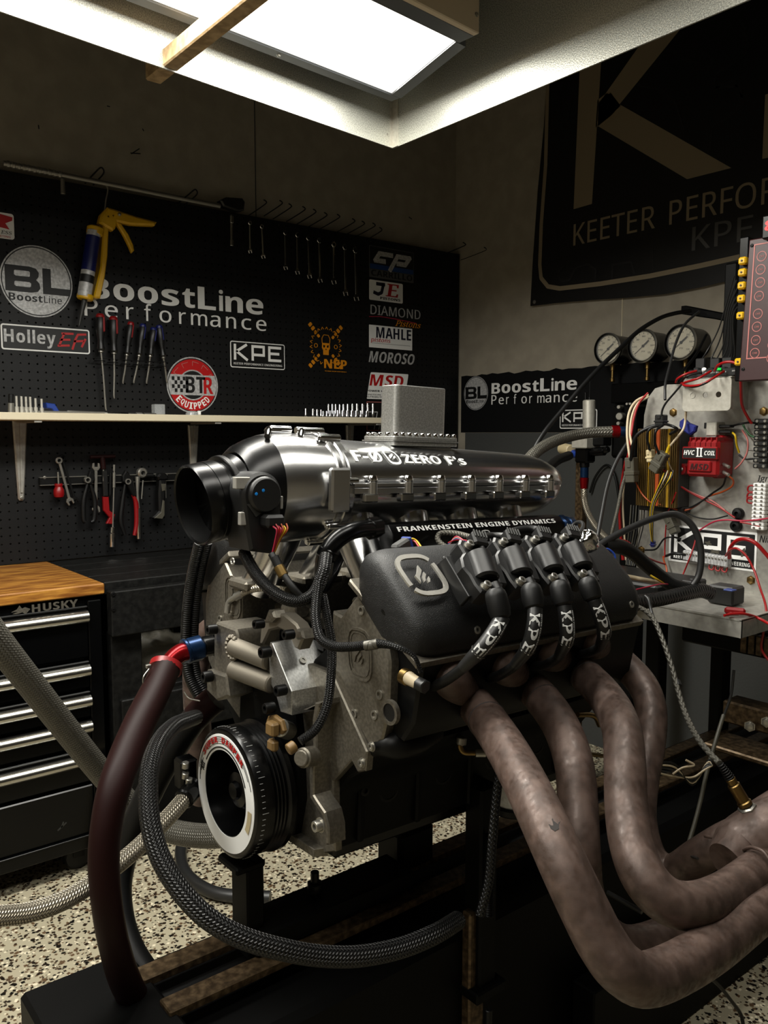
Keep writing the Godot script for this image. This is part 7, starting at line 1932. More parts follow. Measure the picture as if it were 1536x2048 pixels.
	part(o, "cable", MB.new().tube([s[6], Vector3(1.019, 0.794, -0.573), Vector3(1.044, 0.799, -0.605), Vector3(1.087, 0.81, -0.649), Vector3(1.116, 0.831, -0.68), Vector3(1.145, 0.861, -0.712), Vector3(1.17, 0.898, -0.748), Vector3(1.194, 0.919, -0.782), Vector3(1.212, 0.926, -0.821), Vector3(1.22, 0.922, -0.865)], 0.0042, 8, 8, 3.0, 0.012), "braid_grey", "grey braided cable")
	part(o, "cable_clip", MB.new().rod(Vector3(1.132, 0.842, -0.694), Vector3(1.125, 0.836, -0.686), 0.006, 10), "plastic_black")
	# one tube of the far header showing past the far head
	var f := thing("exhaust_header", "far exhaust header, a brown tube showing left of the far cylinder head", "exhaust header", ENG)
	part(f, "primary_tube", MB.new().tube([Vector3(0.13, 0.19, -0.28), Vector3(0.1425, 0.173, -0.33), Vector3(0.1329, 0.1502, -0.36), Vector3(0.1284, 0.1096, -0.38), Vector3(0.1226, 0.0414, -0.38), Vector3(0.16, -0.2, -0.42)], 0.0254, 20), "pipe_scale")


# ---------------------------------------------------------------- hoses round the engine
func hoses() -> void:
	var h := thing("braided_hose", "black braided hose looping low in front of the engine stand", "hose")
	var p := [Vector3(0.563, 0.78, -1.169), Vector3(0.525, 0.795, -1.124), Vector3(0.485, 0.807, -1.081), Vector3(0.437, 0.815, -1.017), Vector3(0.403, 0.809, -0.966), Vector3(0.383, 0.789, -0.928), Vector3(0.372, 0.764, -0.895), Vector3(0.371, 0.738, -0.867), Vector3(0.378, 0.714, -0.833), Vector3(0.394, 0.69, -0.804), Vector3(0.422, 0.668, -0.779), Vector3(0.461, 0.648, -0.759), Vector3(0.506, 0.628, -0.746), Vector3(0.553, 0.615, -0.733), Vector3(0.608, 0.606, -0.726), Vector3(0.66, 0.605, -0.722), Vector3(0.716, 0.593, -0.74)]
	part(h, "hose", MB.new().tube(p, 0.0118, 16, 7, 16.0, 0.0045), "braid_black")
	part(h, "crimp_end", MB.new().rod(p[0], Vector3(0.533, 0.793, -1.131), 0.0095, 14), "steel")
	h = thing("braided_hose", "bright steel braided hose coming in from the lower left", "hose")
	p = [Vector3(0.204, 0.652, -1.03), Vector3(0.241, 0.633, -1.049), Vector3(0.28, 0.615, -1.067), Vector3(0.328, 0.608, -1.08), Vector3(0.382, 0.61, -1.101), Vector3(0.439, 0.622, -1.121), Vector3(0.495, 0.641, -1.143), Vector3(0.544, 0.656, -1.17)]
	part(h, "hose", MB.new().tube(p, 0.0128, 16, 7, 16.0, 0.0048), "braid_steel")
	part(h, "end_fitting", MB.new().rod(Vector3(0.536, 0.656, -1.163), Vector3(0.562, 0.66, -1.182), 0.0165, 12).rod(Vector3(0.56, 0.659, -1.183), Vector3(0.573, 0.669, -1.187), 0.014, 6).box(Vector3(0.559, 0.682, -1.2), Vector3(0.03, 0.05, 0.03), 0.004), "black_anodised", "black end fitting")
	for w in [Vector3(0.55, 0.702, -1.183), Vector3(0.549, 0.686, -1.182), Vector3(0.553, 0.677, -1.178)]:
		part(h, "nut", MB.new().rod(w + Vector3(0, -0.005, 0), w + Vector3(0, 0.005, 0.002), 0.006, 6), "steel")
	h = thing("braided_hose", "thick grey braided hose crossing the tool chest diagonally", "hose")
	p = [Vector3(0.283, 0.979, -1.354), Vector3(0.332, 0.893, -1.368), Vector3(0.386, 0.81, -1.406), Vector3(0.453, 0.707, -1.455), Vector3(0.525, 0.598, -1.499), Vector3(0.571, 0.532, -1.519), Vector3(0.61, 0.483, -1.508), Vector3(0.642, 0.462, -1.454), Vector3(0.683, 0.471, -1.37), Vector3(0.728, 0.509, -1.262)]
	part(h, "hose", MB.new().tube(p, [0.0225, 0.0225, 0.0225, 0.0225, 0.0225, 0.0225, 0.0225, 0.0225, 0.0225, 0.0225], 18, 7, 26.0, 0.0055), "braid_grey")
	# water hoses at the left of the manifold
	h = thing("water_hose", "dark red silicone water hose with red elbow falling from the manifold's blue fitting", "hose")
	p = [Vector3(0.54, 0.851, -1.222), Vector3(0.51, 0.83, -1.192), Vector3(0.466, 0.803, -1.147), Vector3(0.429, 0.775, -1.109), Vector3(0.399, 0.746, -1.078), Vector3(0.381, 0.708, -1.062), Vector3(0.371, 0.66, -1.052), Vector3(0.371, 0.601, -1.045), Vector3(0.382, 0.537, -1.054), Vector3(0.404, 0.464, -1.078), Vector3(0.442, 0.374, -1.114)]
	part(h, "hose", MB.new().tube(p, [0.0225, 0.023, 0.0235, 0.0235, 0.0225, 0.021, 0.0205, 0.020, 0.020, 0.021, 0.021], 20, 6), "silicone_red")
	part(h, "elbow", MB.new().tube([Vector3(0.579, 0.871, -1.225), Vector3(0.568, 0.869, -1.228), Vector3(0.557, 0.862, -1.23), Vector3(0.548, 0.853, -1.229), Vector3(0.54, 0.846, -1.222)], 0.0150, 18), "red_anodised", "red anodised elbow")
	var e0: Vector3 = Vector3(0.542, 0.852, -1.227)
	var e1: Vector3 = Vector3(0.538, 0.847, -1.223)
	part(h, "clamp", MB.new().lathe([Vector2(0.0235, -0.004), Vector2(0.0262, -0.003), Vector2(0.0262, 0.007), Vector2(0.0235, 0.008)], MB.along(e0, e1), 28), "red", "red band clamp")
	part(h, "clamp_screw", MB.new().box(Vector3(0.51, 0.859, -1.221), Vector3(0.008, 0.006, 0.006), 0.001), "steel")
	part(h, "tie_wire", MB.new().tube([Vector3(0.503, 0.86, -1.202), Vector3(0.492, 0.852, -1.196), Vector3(0.491, 0.842, -1.196), Vector3(0.494, 0.833, -1.193)], 0.0014, 6), "steel")
	part(h, "swivel_nut", MB.new().rod(Vector3(0.577, 0.87, -1.227), Vector3(0.604, 0.873, -1.225), 0.0215, 6).rod(Vector3(0.574, 0.87, -1.227), Vector3(0.579, 0.871, -1.227), 0.0205, 20), "blue_anodised", "blue anodised swivel nut")
	part(h, "adapter", MB.new().rod(Vector3(0.602, 0.873, -1.226), Vector3(0.626, 0.873, -1.227), 0.0175, 6).rod(Vector3(0.625, 0.873, -1.228), Vector3(0.64, 0.873, -1.229), 0.0205, 20), "black_anodised")
	h = thing("water_hose", "second dark water hose behind the red one, ending on the floor", "hose")
	p = [Vector3(0.625, 0.783, -1.223), Vector3(0.6, 0.756, -1.24), Vector3(0.569, 0.707, -1.258), Vector3(0.54, 0.65, -1.275), Vector3(0.515, 0.592, -1.288), Vector3(0.494, 0.534, -1.298), Vector3(0.474, 0.488, -1.283), Vector3(0.463, 0.448, -1.248), Vector3(0.463, 0.415, -1.206), Vector3(0.476, 0.382, -1.165)]
	part(h, "hose", MB.new().tube(p, 0.0225, 18, 6), "rubber")
	part(h, "collar", MB.new().tube([Vector3(0.625, 0.783, -1.223), Vector3(0.612, 0.77, -1.232), Vector3(0.597, 0.752, -1.242)], 0.0232, 18), "silicone_red")
	part(h, "tie_wire", MB.new().tube([Vector3(0.572, 0.804, -1.229), Vector3(0.576, 0.795, -1.219), Vector3(0.589, 0.791, -1.207)], 0.0014, 6), "steel")
	# breather hoses from under the throttle body
	for k in 2:
		h = thing("ribbed_hose", ["left black ribbed hose dropping from under the throttle body", "right black ribbed hose dropping from under the throttle body"][k], "hose", Transform3D.IDENTITY, "paired black ribbed hoses")
		var dx := k * 0.016
		p = []
		for q in [Vector3(0.637, 1.035, -1.296), Vector3(0.638, 0.979, -1.327), Vector3(0.636, 0.915, -1.346), Vector3(0.634, 0.846, -1.352), Vector3(0.635, 0.793, -1.345), Vector3(0.644, 0.753, -1.32)]:
			p.append(q + Vector3(dx, 0, 0))
		part(h, "hose", MB.new().tube(p, 0.0085, 12, 7, 1.0, 0.004), "braid_black")
	# floor hose and the loom behind
	h = thing("rubber_hose", "grey ribbed hose lying curled on the speckled floor behind the stand", "hose")
	p = []
	for q in [Vector3(1.041, 0.04, -2.235), Vector3(0.99, 0.02, -2.171), Vector3(0.948, 0.02, -2.062), Vector3(0.945, 0.02, -1.96), Vector3(0.976, 0.02, -1.879), Vector3(1.062, 0.02, -1.795)]:
		p.append(q)
	part(h, "hose", MB.new().tube(p, 0.017, 14, 6, 3.0, 0.02), "grey_cable")
	# engine loom: hoses that hang in the valley between throttle body and near head
	h = thing("wiring_loom", "black loom sagging from the throttle body into the engine valley", "wiring loom")
	part(h, "loom", MB.new().tube([Vector3(0.578, 1.052, -1.036), Vector3(0.569, 1.029, -0.988), Vector3(0.572, 1.009, -0.945), Vector3(0.587, 1, -0.919), Vector3(0.606, 1.008, -0.905), Vector3(0.618, 1.034, -0.899), Vector3(0.634, 1.057, -0.914)], 0.0085, 12, 7, 12.0, 0.003), "braid_black")
	part(h, "loom", MB.new().tube([Vector3(0.577, 1.059, -0.96), Vector3(0.58, 1.04, -0.943), Vector3(0.586, 1.018, -0.922), Vector3(0.599, 0.999, -0.91), Vector3(0.612, 0.991, -0.897)], 0.0048, 10, 7, 4.0, 0.005), "rubber")
	part(h, "sleeve_end", MB.new().rod(Vector3(0.577, 1.056, -0.953), Vector3(0.58, 1.04, -0.943), 0.0062, 10), "rubber")
	part(h, "ferrule", MB.new().rod(Vector3(0.579, 1.044, -0.946), Vector3(0.582, 1.031, -0.937), 0.0072, 12), "brass")
	h = thing("wiring_loom", "black braided loom running down between the heads and along the near head", "wiring loom")
	part(h, "loom", MB.new().tube([Vector3(0.615, 1.034, -0.901), Vector3(0.604, 1.003, -0.893), Vector3(0.596, 0.98, -0.883), Vector3(0.594, 0.959, -0.87), Vector3(0.6, 0.951, -0.851), Vector3(0.616, 0.953, -0.826), Vector3(0.633, 0.959, -0.8), Vector3(0.648, 0.956, -0.775), Vector3(0.661, 0.945, -0.763), Vector3(0.666, 0.926, -0.757)], [0.0065, 0.0065, 0.0065, 0.0065, 0.0065, 0.0062, 0.006, 0.0035, 0.003, 0.003], 12, 7, 10.0, 0.003), "braid_black")
	part(h, "heat_tape", MB.new().rod(Vector3(0.622, 0.955, -0.814), Vector3(0.633, 0.959, -0.8), 0.0066, 12), "braid_grey")
	part(h, "loom", MB.new().tube([Vector3(0.622, 1.006, -0.905), Vector3(0.619, 0.975, -0.89), Vector3(0.616, 0.945, -0.876), Vector3(0.602, 0.912, -0.858), Vector3(0.59, 0.877, -0.85), Vector3(0.572, 0.85, -0.849), Vector3(0.55, 0.838, -0.852)], 0.0060, 12, 7, 10.0, 0.003), "braid_black")
	part(h, "ferrule", MB.new().rod(Vector3(0.542, 0.835, -0.851), Vector3(0.532, 0.831, -0.852), 0.0075, 12), "tan_plastic")
	h = thing("fuel_hose", "glossy black elbow hose feeding the front of the fuel rail", "hose")
	part(h, "hose", MB.new().tube([Vector3(0.762, 1.08, -0.968), Vector3(0.717, 1.082, -0.954), Vector3(0.691, 1.078, -0.948), Vector3(0.672, 1.067, -0.949), Vector3(0.662, 1.049, -0.955), Vector3(0.669, 1.019, -0.972)], [0.0125, 0.0125, 0.0125, 0.013, 0.013, 0.013], 16), "lacquer_black")
	part(h, "nut", MB.new().rod(Vector3(0.743, 1.08, -0.964), Vector3(0.768, 1.081, -0.97), 0.0165, 6), "black_anodised")
	part(h, "nut", MB.new().rod(Vector3(0.667, 1.059, -0.952), Vector3(0.661, 1.045, -0.955), 0.0165, 6), "black_anodised")
	h = thing("coolant_pipe", "thin bright steam pipe curving over the far head", "pipe")
	part(h, "pipe", MB.new().tube([Vector3(0.657, 0.92, -1.239), Vector3(0.661, 0.938, -1.238), Vector3(0.665, 0.948, -1.224), Vector3(0.67, 0.956, -1.208)], 0.0052, 10), "steel")
	part(h, "collar", MB.new().rod(Vector3(0.665, 0.948, -1.223), Vector3(0.671, 0.957, -1.207), 0.0075, 12), "steel")
	part(h, "hose", MB.new().tube([Vector3(0.67, 0.956, -1.208), Vector3(0.673, 0.967, -1.181), Vector3(0.682, 0.973, -1.148), Vector3(0.686, 0.976, -1.094)], 0.0060, 10, 6, 5.0, 0.005), "braid_steel")
	# small loom along the coils, and plugs in the valley
	h = thing("coil_harness", "grey and black wiring harness linking the four ignition coils", "wiring harness")
	part(h, "loom", MB.new().tube([Vector3(0.861, 1.049, -0.886), Vector3(0.857, 1.048, -0.914), Vector3(0.86, 1.057, -0.939), Vector3(0.871, 1.066, -0.944), Vector3(0.882, 1.067, -0.922), Vector3(0.88, 1.064, -0.885), Vector3(0.864, 1.063, -0.858)], 0.0045, 10, 7, 3.0, 0.006), "braid_grey")
	part(h, "loom", MB.new().tube([Vector3(0.873, 1.062, -0.865), Vector3(0.89, 1.066, -0.877), Vector3(0.925, 1.064, -0.887), Vector3(0.936, 1.064, -0.866), Vector3(0.928, 1.061, -0.846)], 0.0050, 10, 7, 3.0, 0.006), "grey_cable")
	part(h, "loom", MB.new().tube([Vector3(0.984, 1.057, -0.916), Vector3(1.015, 1.062, -0.917), Vector3(1.039, 1.063, -0.911), Vector3(1.043, 1.062, -0.895), Vector3(1.019, 1.058, -0.863)], 0.0072, 12, 7, 3.0, 0.006), "rubber")
	part(h, "loom", MB.new().tube([Vector3(1.043, 1.062, -0.896), Vector3(1.02, 1.061, -0.862), Vector3(1.004, 1.055, -0.848)], 0.0055, 10), "braid_grey")
	part(h, "loom", MB.new().tube([Vector3(1.107, 1.029, -0.917), Vector3(1.139, 1.047, -0.92), Vector3(1.153, 1.065, -0.91), Vector3(1.146, 1.069, -0.891), Vector3(1.131, 1.064, -0.876), Vector3(1.101, 1.055, -0.861), Vector3(1.08, 1.05, -0.852)], 0.0034, 8), "grey_cable")
	for w in [["red_wire", 0.0], ["blue_wire", 0.004], ["white_wire", 0.008], ["pink_wire", 0.012]]:
		part(h, "wire", MB.new().tube([Vector3(0.865, 1.054, -0.921) + Vector3(0, -w[1] * 0.5, 0), Vector3(0.868, 1.06, -0.907) + Vector3(0, w[1] * 0.4, 0), Vector3(0.867, 1.061, -0.882) + Vector3(0, -w[1] * 0.3, 0), Vector3(0.861, 1.06, -0.861)], 0.0013, 6), w[0])
	h = thing("sensor_plug", "grey injector plug with blue lock and red wire beside the near valve cover", "plug", Transform3D.IDENTITY)
	var q0: Vector3 = Vector3(0.744, 1.054, -0.902)
	var q1: Vector3 = Vector3(0.772, 1.063, -0.907)
	part(h, "body", MB.new().box(Vector3(0, q0.distance_to(q1) * 0.5, 0), Vector3(0.018, q0.distance_to(q1), 0.016), 0.003, MB.along(q0, q1)), "plastic_grey")
	part(h, "lock", MB.new().box(Vector3(0, q0.distance_to(q1) * 0.98, 0), Vector3(0.019, 0.005, 0.017), 0.001, MB.along(q0, q1)), "blue_wire")
	part(h, "wire", MB.new().tube([q1, Vector3(0.779, 1.066, -0.902), Vector3(0.777, 1.06, -0.89), Vector3(0.773, 1.053, -0.879)], 0.0014, 6), "red_wire")
	part(h, "wire", MB.new().tube([q1, Vector3(0.777, 1.069, -0.904), Vector3(0.782, 1.066, -0.899), Vector3(0.78, 1.059, -0.887)], 0.0014, 6), "yellow_wire")
	h = thing("sensor", "tan and white sensor with foil-wrapped lead beside the first header tube", "sensor")
	part(h, "body", MB.new().rod(Vector3(0.667, 0.914, -0.793), Vector3(0.667, 0.913, -0.78), 0.0105, 16), "brass")
	part(h, "tip", MB.new().rod(Vector3(0.666, 0.914, -0.781), Vector3(0.663, 0.912, -0.757), 0.0088, 14, 0.0075), "white_wire")
	part(h, "nut", MB.new().rod(Vector3(0.662, 0.913, -0.758), Vector3(0.663, 0.911, -0.744), 0.0095, 6), "plastic_black")
	h = thing("brake_pipe", "bent bright hard line with small nut under the first header tube", "pipe")
	part(h, "pipe", MB.new().tube([Vector3(0.828, 0.775, -0.853), Vector3(0.827, 0.763, -0.852), Vector3(0.831, 0.756, -0.848), Vector3(0.841, 0.755, -0.84), Vector3(0.858, 0.755, -0.827)], 0.0042, 8), "brass")
	part(h, "nut", MB.new().rod(Vector3(0.843, 0.755, -0.837), Vector3(0.855, 0.755, -0.827), 0.006, 8), "steel")
	part(h, "nut", MB.new().rod(Vector3(0.83, 0.778, -0.852), Vector3(0.828, 0.767, -0.852), 0.008, 6), "steel")
	part(h, "pipe", MB.new().tube([Vector3(1.066, 0.767, -0.828), Vector3(1.098, 0.76, -0.828), Vector3(1.113, 0.752, -0.827), Vector3(1.133, 0.733, -0.835)], 0.0045, 8), "brass")
	part(h, "pipe", MB.new().tube([Vector3(1.078, 0.704, -0.811), Vector3(1.104, 0.694, -0.815), Vector3(1.141, 0.681, -0.822)], 0.0035, 8), "brass")
	h = thing("braided_hose", "thin black braided line hanging between the header tubes and the stand leg", "hose")
	part(h, "hose", MB.new().tube([Vector3(0.799, 0.777, -0.747), Vector3(0.785, 0.735, -0.74), Vector3(0.772, 0.687, -0.733), Vector3(0.765, 0.634, -0.732), Vector3(0.753, 0.588, -0.736)], 0.0062, 10, 6, 5.0, 0.006), "braid_black")
	h = thing("oil_filter", "white and dark oil filter behind the first header tube", "oil filter")
	part(h, "can", MB.new().rod(Vector3(0.943, 0.644, -0.848), Vector3(0.945, 0.683, -0.851), 0.032, 24), "print_silver")
	part(h, "base", MB.new().rod(Vector3(0.942, 0.632, -0.847), Vector3(0.943, 0.645, -0.848), 0.035, 24), "dark_steel")


# ---------------------------------------------------------------- fuel tower between engine and panel
func tower() -> void:
	var X := 2.2
	var t := thing("fuel_regulator", "silver cylinder on a block with black tee and red and blue fittings behind the engine", "regulator")
	part(t, "cylinder", MB.new().rod(Vector3(2.2, 1.218, -1.688), Vector3(2.2, 1.326, -1.691), 0.0200, 28), "brushed", "brushed silver cylinder")
	part(t, "needle", MB.new().rod(Vector3(2.2, 1.326, -1.689), Vector3(2.2, 1.336, -1.69), 0.004, 10).rod(Vector3(2.2, 1.332, -1.69), Vector3(2.2, 1.389, -1.689), 0.0015, 8), "dark_steel")
	part(t, "side_pin", MB.new().rod(Vector3(2.22, 1.318, -1.72), Vector3(2.22, 1.352, -1.721), 0.004, 8), "dark_steel")
	part(t, "block", MB.new().box(Vector3(2.2, 1.189, -1.699), Vector3(0.075, 0.034, 0.06), 0.003), "brushed")
	part(t, "block_side", MB.new().box(Vector3(2.2, 1.199, -1.668) + Vector3(0.02, 0.006, 0.012), Vector3(0.05, 0.05, 0.05), 0.004), "dark_steel")
	part(t, "cap", MB.new().rod(Vector3(2.18, 1.166, -1.743), Vector3(2.2, 1.17, -1.797), 0.0175, 18, 0.0185), "cream", "cream cap")
	part(t, "tee", MB.new().box(Vector3(2.2, 1.15, -1.702), Vector3(0.05, 0.05, 0.05), 0.006).rod(Vector3(2.2, 1.158, -1.702), Vector3(2.2, 1.164, -1.625), 0.014, 14).rod(Vector3(2.2, 1.164, -1.633), Vector3(2.2, 1.171, -1.612), 0.011, 8).rod(Vector3(2.2, 1.142, -1.704), Vector3(2.2, 1.11, -1.703), 0.016, 14), "black_anodised")
	part(t, "nut", MB.new().rod(Vector3(2.2, 1.113, -1.703), Vector3(2.2, 1.076, -1.703), 0.0135, 12), "blue_anodised", "blue nut")
	part(t, "nut", MB.new().rod(Vector3(2.2, 1.077, -1.703), Vector3(2.2, 1.04, -1.703), 0.0150, 6, 0.0125), "red_anodised", "red nut")
	part(t, "nut", MB.new().rod(Vector3(2.19, 1.158, -1.715), Vector3(2.19, 1.153, -1.743), 0.0135, 12), "blue_wire", "pale blue nut")
	part(t, "nut", MB.new().rod(Vector3(2.19, 1.154, -1.741), Vector3(2.19, 1.149, -1.78), 0.0140, 6, 0.011), "red_anodised", "red nut")
	part(t, "stand_post", MB.new().box(Vector3(2.24, 0.916, -1.745) + Vector3(0, -0.36, 0), Vector3(0.03, 1.2, 0.03), 0.003), "rail_steel", "brown steel stand post")
	var h := thing("fuel_hose", "black hose with red end curving from behind the manifold to the black tee", "hose")
	part(h, "hose", MB.new().tube([Vector3(1.544, 1.111, -1.323), Vector3(1.597, 1.133, -1.348), Vector3(1.696, 1.151, -1.399), Vector3(1.8, 1.16, -1.446)], 0.0125, 14), "rubber")
	h = thing("fuel_hose", "grey-black hose with red and blue end arching over the silver regulator", "hose")
	part(h, "hose", MB.new().tube([Vector3(1.443, 1.154, -1.281), Vector3(1.503, 1.179, -1.3), Vector3(1.587, 1.199, -1.325), Vector3(1.674, 1.214, -1.335), Vector3(1.73, 1.222, -1.317), Vector3(1.768, 1.224, -1.286)], 0.0138, 16, 7, 10.0, 0.008), "braid_grey")
	part(h, "end_nut", MB.new().rod(Vector3(1.765, 1.224, -1.288), Vector3(1.784, 1.224, -1.274), 0.0155, 6), "red_anodised")
	part(h, "end_adapter", MB.new().rod(Vector3(1.782, 1.224, -1.275), Vector3(1.797, 1.223, -1.262), 0.0135, 12), "blue_anodised")
	h = thing("braided_hose", "tan steel braided hose sweeping down from the red nut of the regulator", "hose")
	part(h, "hose", MB.new().tube([Vector3(2.2, 1.043, -1.703), Vector3(2.19, 1.005, -1.692), Vector3(2.15, 0.963, -1.643), Vector3(2.1, 0.921, -1.562), Vector3(2.05, 0.891, -1.467), Vector3(2, 0.876, -1.38)], 0.0100, 14, 7, 6.0, 0.008), "braid_steel")
	h = thing("long_cable", "long black cable rising from behind the manifold to the junction box", "cable")
	part(h, "cable", MB.new().tube([Vector3(1.529, 1.159, -1.342), Vector3(1.538, 1.186, -1.338), Vector3(1.574, 1.224, -1.339), Vector3(1.637, 1.27, -1.345), Vector3(1.711, 1.331, -1.344), Vector3(1.787, 1.388, -1.342), Vector3(1.887, 1.449, -1.347), Vector3(1.969, 1.497, -1.351), Vector3(2.058, 1.536, -1.349), Vector3(2.136, 1.556, -1.353), Vector3(2.216, 1.57, -1.355)], 0.0058, 10, 6), "rubber")
	h = thing("grey_cable", "thin grey cable hanging from the black valve block", "cable")
	part(h, "cable", MB.new().tube([Vector3(1.797, 1.197, -1.26), Vector3(1.754, 1.148, -1.262), Vector3(1.71, 1.094, -1.253), Vector3(1.652, 1.025, -1.226), Vector3(1.597, 0.96, -1.198)], 0.0050, 8), "grey_cable")
	h = thing("ribbed_conduit", "thin ribbed conduit hanging between the red wires and the grey cable", "conduit")
	part(h, "conduit", MB.new().tube([Vector3(1.777, 1.135, -1.242), Vector3(1.745, 1.087, -1.236), Vector3(1.708, 1.034, -1.221), Vector3(1.667, 0.977, -1.208)], 0.0045, 8, 8, 1.0, 0.004), "braid_grey")
	h = thing("wall_cable", "dark cable loop on the grey wall behind the regulator", "cable")
	part(h, "cable", MB.new().tube([Vector3(2.616, 0.9939, -1.997), Vector3(2.616, 1.052, -1.975), Vector3(2.616, 1.097, -1.935), Vector3(2.616, 1.093, -1.903), Vector3(2.616, 1.047, -1.88), Vector3(2.616, 0.9733, -1.864)], 0.0045, 8), "rubber")
	var d := thing("foil_cap", "crumpled silver foil plug at the rear of the near valve cover", "foil", ENG)
	var f := FastNoiseLite.new()
	f.seed = 8
	f.frequency = 60.0
	var c: Vector3 = Vector3(0.4385, 0.3826, 0.29)
	var rings := []
	for i in 9:
		var ring := []
		var v := -PI / 2 + PI * (i + 0.2) / 8.4
		for k in 18:
			var n := Vector3(cos(v) * cos(TAU * k / 18), sin(v), cos(v) * sin(TAU * k / 18))
			ring.append(c + n * Vector3(0.020, 0.017, 0.016) * (1.0 + 0.35 * f.get_noise_3d(n.x * 0.2, n.y * 0.2, n.z * 0.2)))
		rings.append(ring)
	part(d, "foil", MB.new().loft(rings), "chrome")


# ---------------------------------------------------------------- electronics plate at the right
func electrics() -> void:
	var I := Transform3D.IDENTITY
	var t := thing("electronics_plate", "upright scuffed aluminium plate with folded tray carrying the electronics", "panel")
	part(t, "plate", MB.new().prism([Vector2(-1.135, 1.339), Vector2(-1.186, 1.34), Vector2(-1.221, 1.332), Vector2(-1.24, 1.31), Vector2(-1.25, 1.266), Vector2(-1.262, 0.8275), Vector2(-1.254, 0.8024), Vector2(-1.026, 0.8069), Vector2(-0.7333, 0.7962), Vector2(-0.7608, 1.351)], -0.004, 0, ON_P, 0.0008), "zinc", "scuffed aluminium plate")
	part(t, "second_sheet", MB.new().prism([Vector2(-0.9831, 1.339), Vector2(-0.9729, 1.182), Vector2(-0.751, 1.154), Vector2(-0.7609, 1.353)], 0.0005, 0.003, ON_P, 0.0008), "zinc")
	part(t, "tray", MB.new().box(Vector3(1.715, 0.848, -0.98), Vector3(0.27, 0.004, 0.30)).box(Vector3(1.583, 0.830, -0.98), Vector3(0.004, 0.036, 0.30)).box(Vector3(1.715, 0.830, -0.832), Vector3(0.27, 0.036, 0.004)), "zinc", "folded tray")
	part(t, "stay", MB.new().box(Vector3(1.83, 0.42, -1.18), Vector3(0.04, 0.85, 0.04), 0.003).box(Vector3(1.86, 1.05, -1.0), Vector3(0.016, 0.4, 0.03), 0.002).box(Vector3(1.83, 0.82, -1.0), Vector3(0.04, 0.04, 0.4), 0.003), "frame_black")
	for w in [Vector3(1.85, 1.271, -1.167), Vector3(1.847, 1.269, -0.938), Vector3(1.85, 0.883, -0.953), Vector3(1.85, 0.921, -1.246)]:
		bolt(t, w, Vector3(-1, 0, 0), 0.008, 0.006, "brass", true)
	for w in [Vector3(1.85, 1.035, -0.988), Vector3(1.85, 1.006, -0.992)]:
		part(t, "knob", MB.new().lathe([Vector2(0.0135, 0), Vector2(0.0135, 0.008), Vector2(0.011, 0.012), Vector2(0.005, 0.013), Vector2(0.005, 0.006), Vector2(0, 0.006)], MB.along(w, w + Vector3(-1, 0, 0)), 20), "rubber")
	var mk := MB.new()
	mk.text("Ign", Vector2(-0.9485, 1.107) , 0.026, 0.018, 0.0006, Transform3D(FACE, Vector3(XP - 0.0006, 0, 0)), false, 0.2).text("Nitro", Vector2(-0.9369, 0.9732), 0.04, 0.016, 0.0006, Transform3D(FACE, Vector3(XP - 0.0006, 0, 0)), false, 0.2)
	part(t, "marker_writing", mk, "print_black")
	# big letter sticker, partly worn
	var k0: Vector2 = Vector2(-1.166, 0.9938)
	var k1: Vector2 = Vector2(-0.9421, 0.9034)
	var s := thing("sticker", "large white-bordered letter sticker, dirty and worn, on the aluminium plate", "sticker", Transform3D(FACE, Vector3(XP - 0.0005, 0, 0)))
	part(s, "backing", MB.new().prism(rrect(k0, k1, 0.003), 0, 0.0008), "print_white")
	part(s, "field", MB.new().prism(rrect(k0 + Vector2(0.005, -0.005), k1 + Vector2(-0.005, 0.005), 0.002), 0.0008, 0.0012), "print_black")
	var m := MB.new()
	kpe(m, Vector2(k0.x + 0.014, k1.y + 0.024), k1.x - k0.x - 0.03, k0.y - k1.y - 0.036, I, 0.0018)
	m.text("KEETER PERFORMANCE ENGINEERING", Vector2(k0.x + 0.014, k1.y + 0.009), k1.x - k0.x - 0.028, 0.009, 0.0018, I, true)
	part(s, "letters", m, "print_white")
	var dirt := MB.new()
	var W := k1.x - k0.x
	for q in [[0.47, 0.6, 0.010, 0.007], [0.55, 0.40, 0.016, 0.006], [0.86, 0.46, 0.010, 0.012]]:
		var pts := []
		for i in 15:
			var g := TAU * i / 15.0
			pts.append(Vector2(k0.x + W * q[0], k1.y + (k0.y - k1.y) * q[1]) + Vector2(cos(g) * q[2], sin(g) * q[3]) * (0.75 + 0.3 * sin(g * 4.0 + q[2] * 300.0)))
		dirt.prism(pts, 0.0012, 0.002)
	part(s, "scuffs", dirt, "olive_grey")
	# gold finned amplifier
	var g := thing("amplifier", "gold finned amplifier box with orange stripe on the aluminium plate", "amplifier")
	var a0: Vector3 = Vector3(1.8, 1.231, -1.228)
	var a1: Vector3 = Vector3(1.8, 1.041, -1.115)
	part(g, "case", MB.new().box(Vector3(XP - 0.027, (a0.y + a1.y) / 2, (a0.z + a1.z) / 2), Vector3(0.046, a0.y - a1.y, a1.z - a0.z), 0.002), "plastic_grey")
	var n := 21
	for i in n:
		var z := lerpf(a0.z + 0.003, a1.z - 0.003, i / (n - 1.0))
		part(g, "fin", MB.new().box(Vector3(XP - 0.054, (a0.y + a1.y) / 2, z), Vector3(0.012, a0.y - a1.y, 0.0026 if i != 16 else 0.006), 0.0008), "amp_yellow" if i in [6, 16] else "gold")
	part(g, "stripe", MB.new().box(Vector3(XP - 0.055, (a0.y + a1.y) / 2, lerpf(a0.z, a1.z, 0.53)), Vector3(0.012, a0.y - a1.y - 0.004, 0.010), 0.001), "orange_wire", "orange stripe")
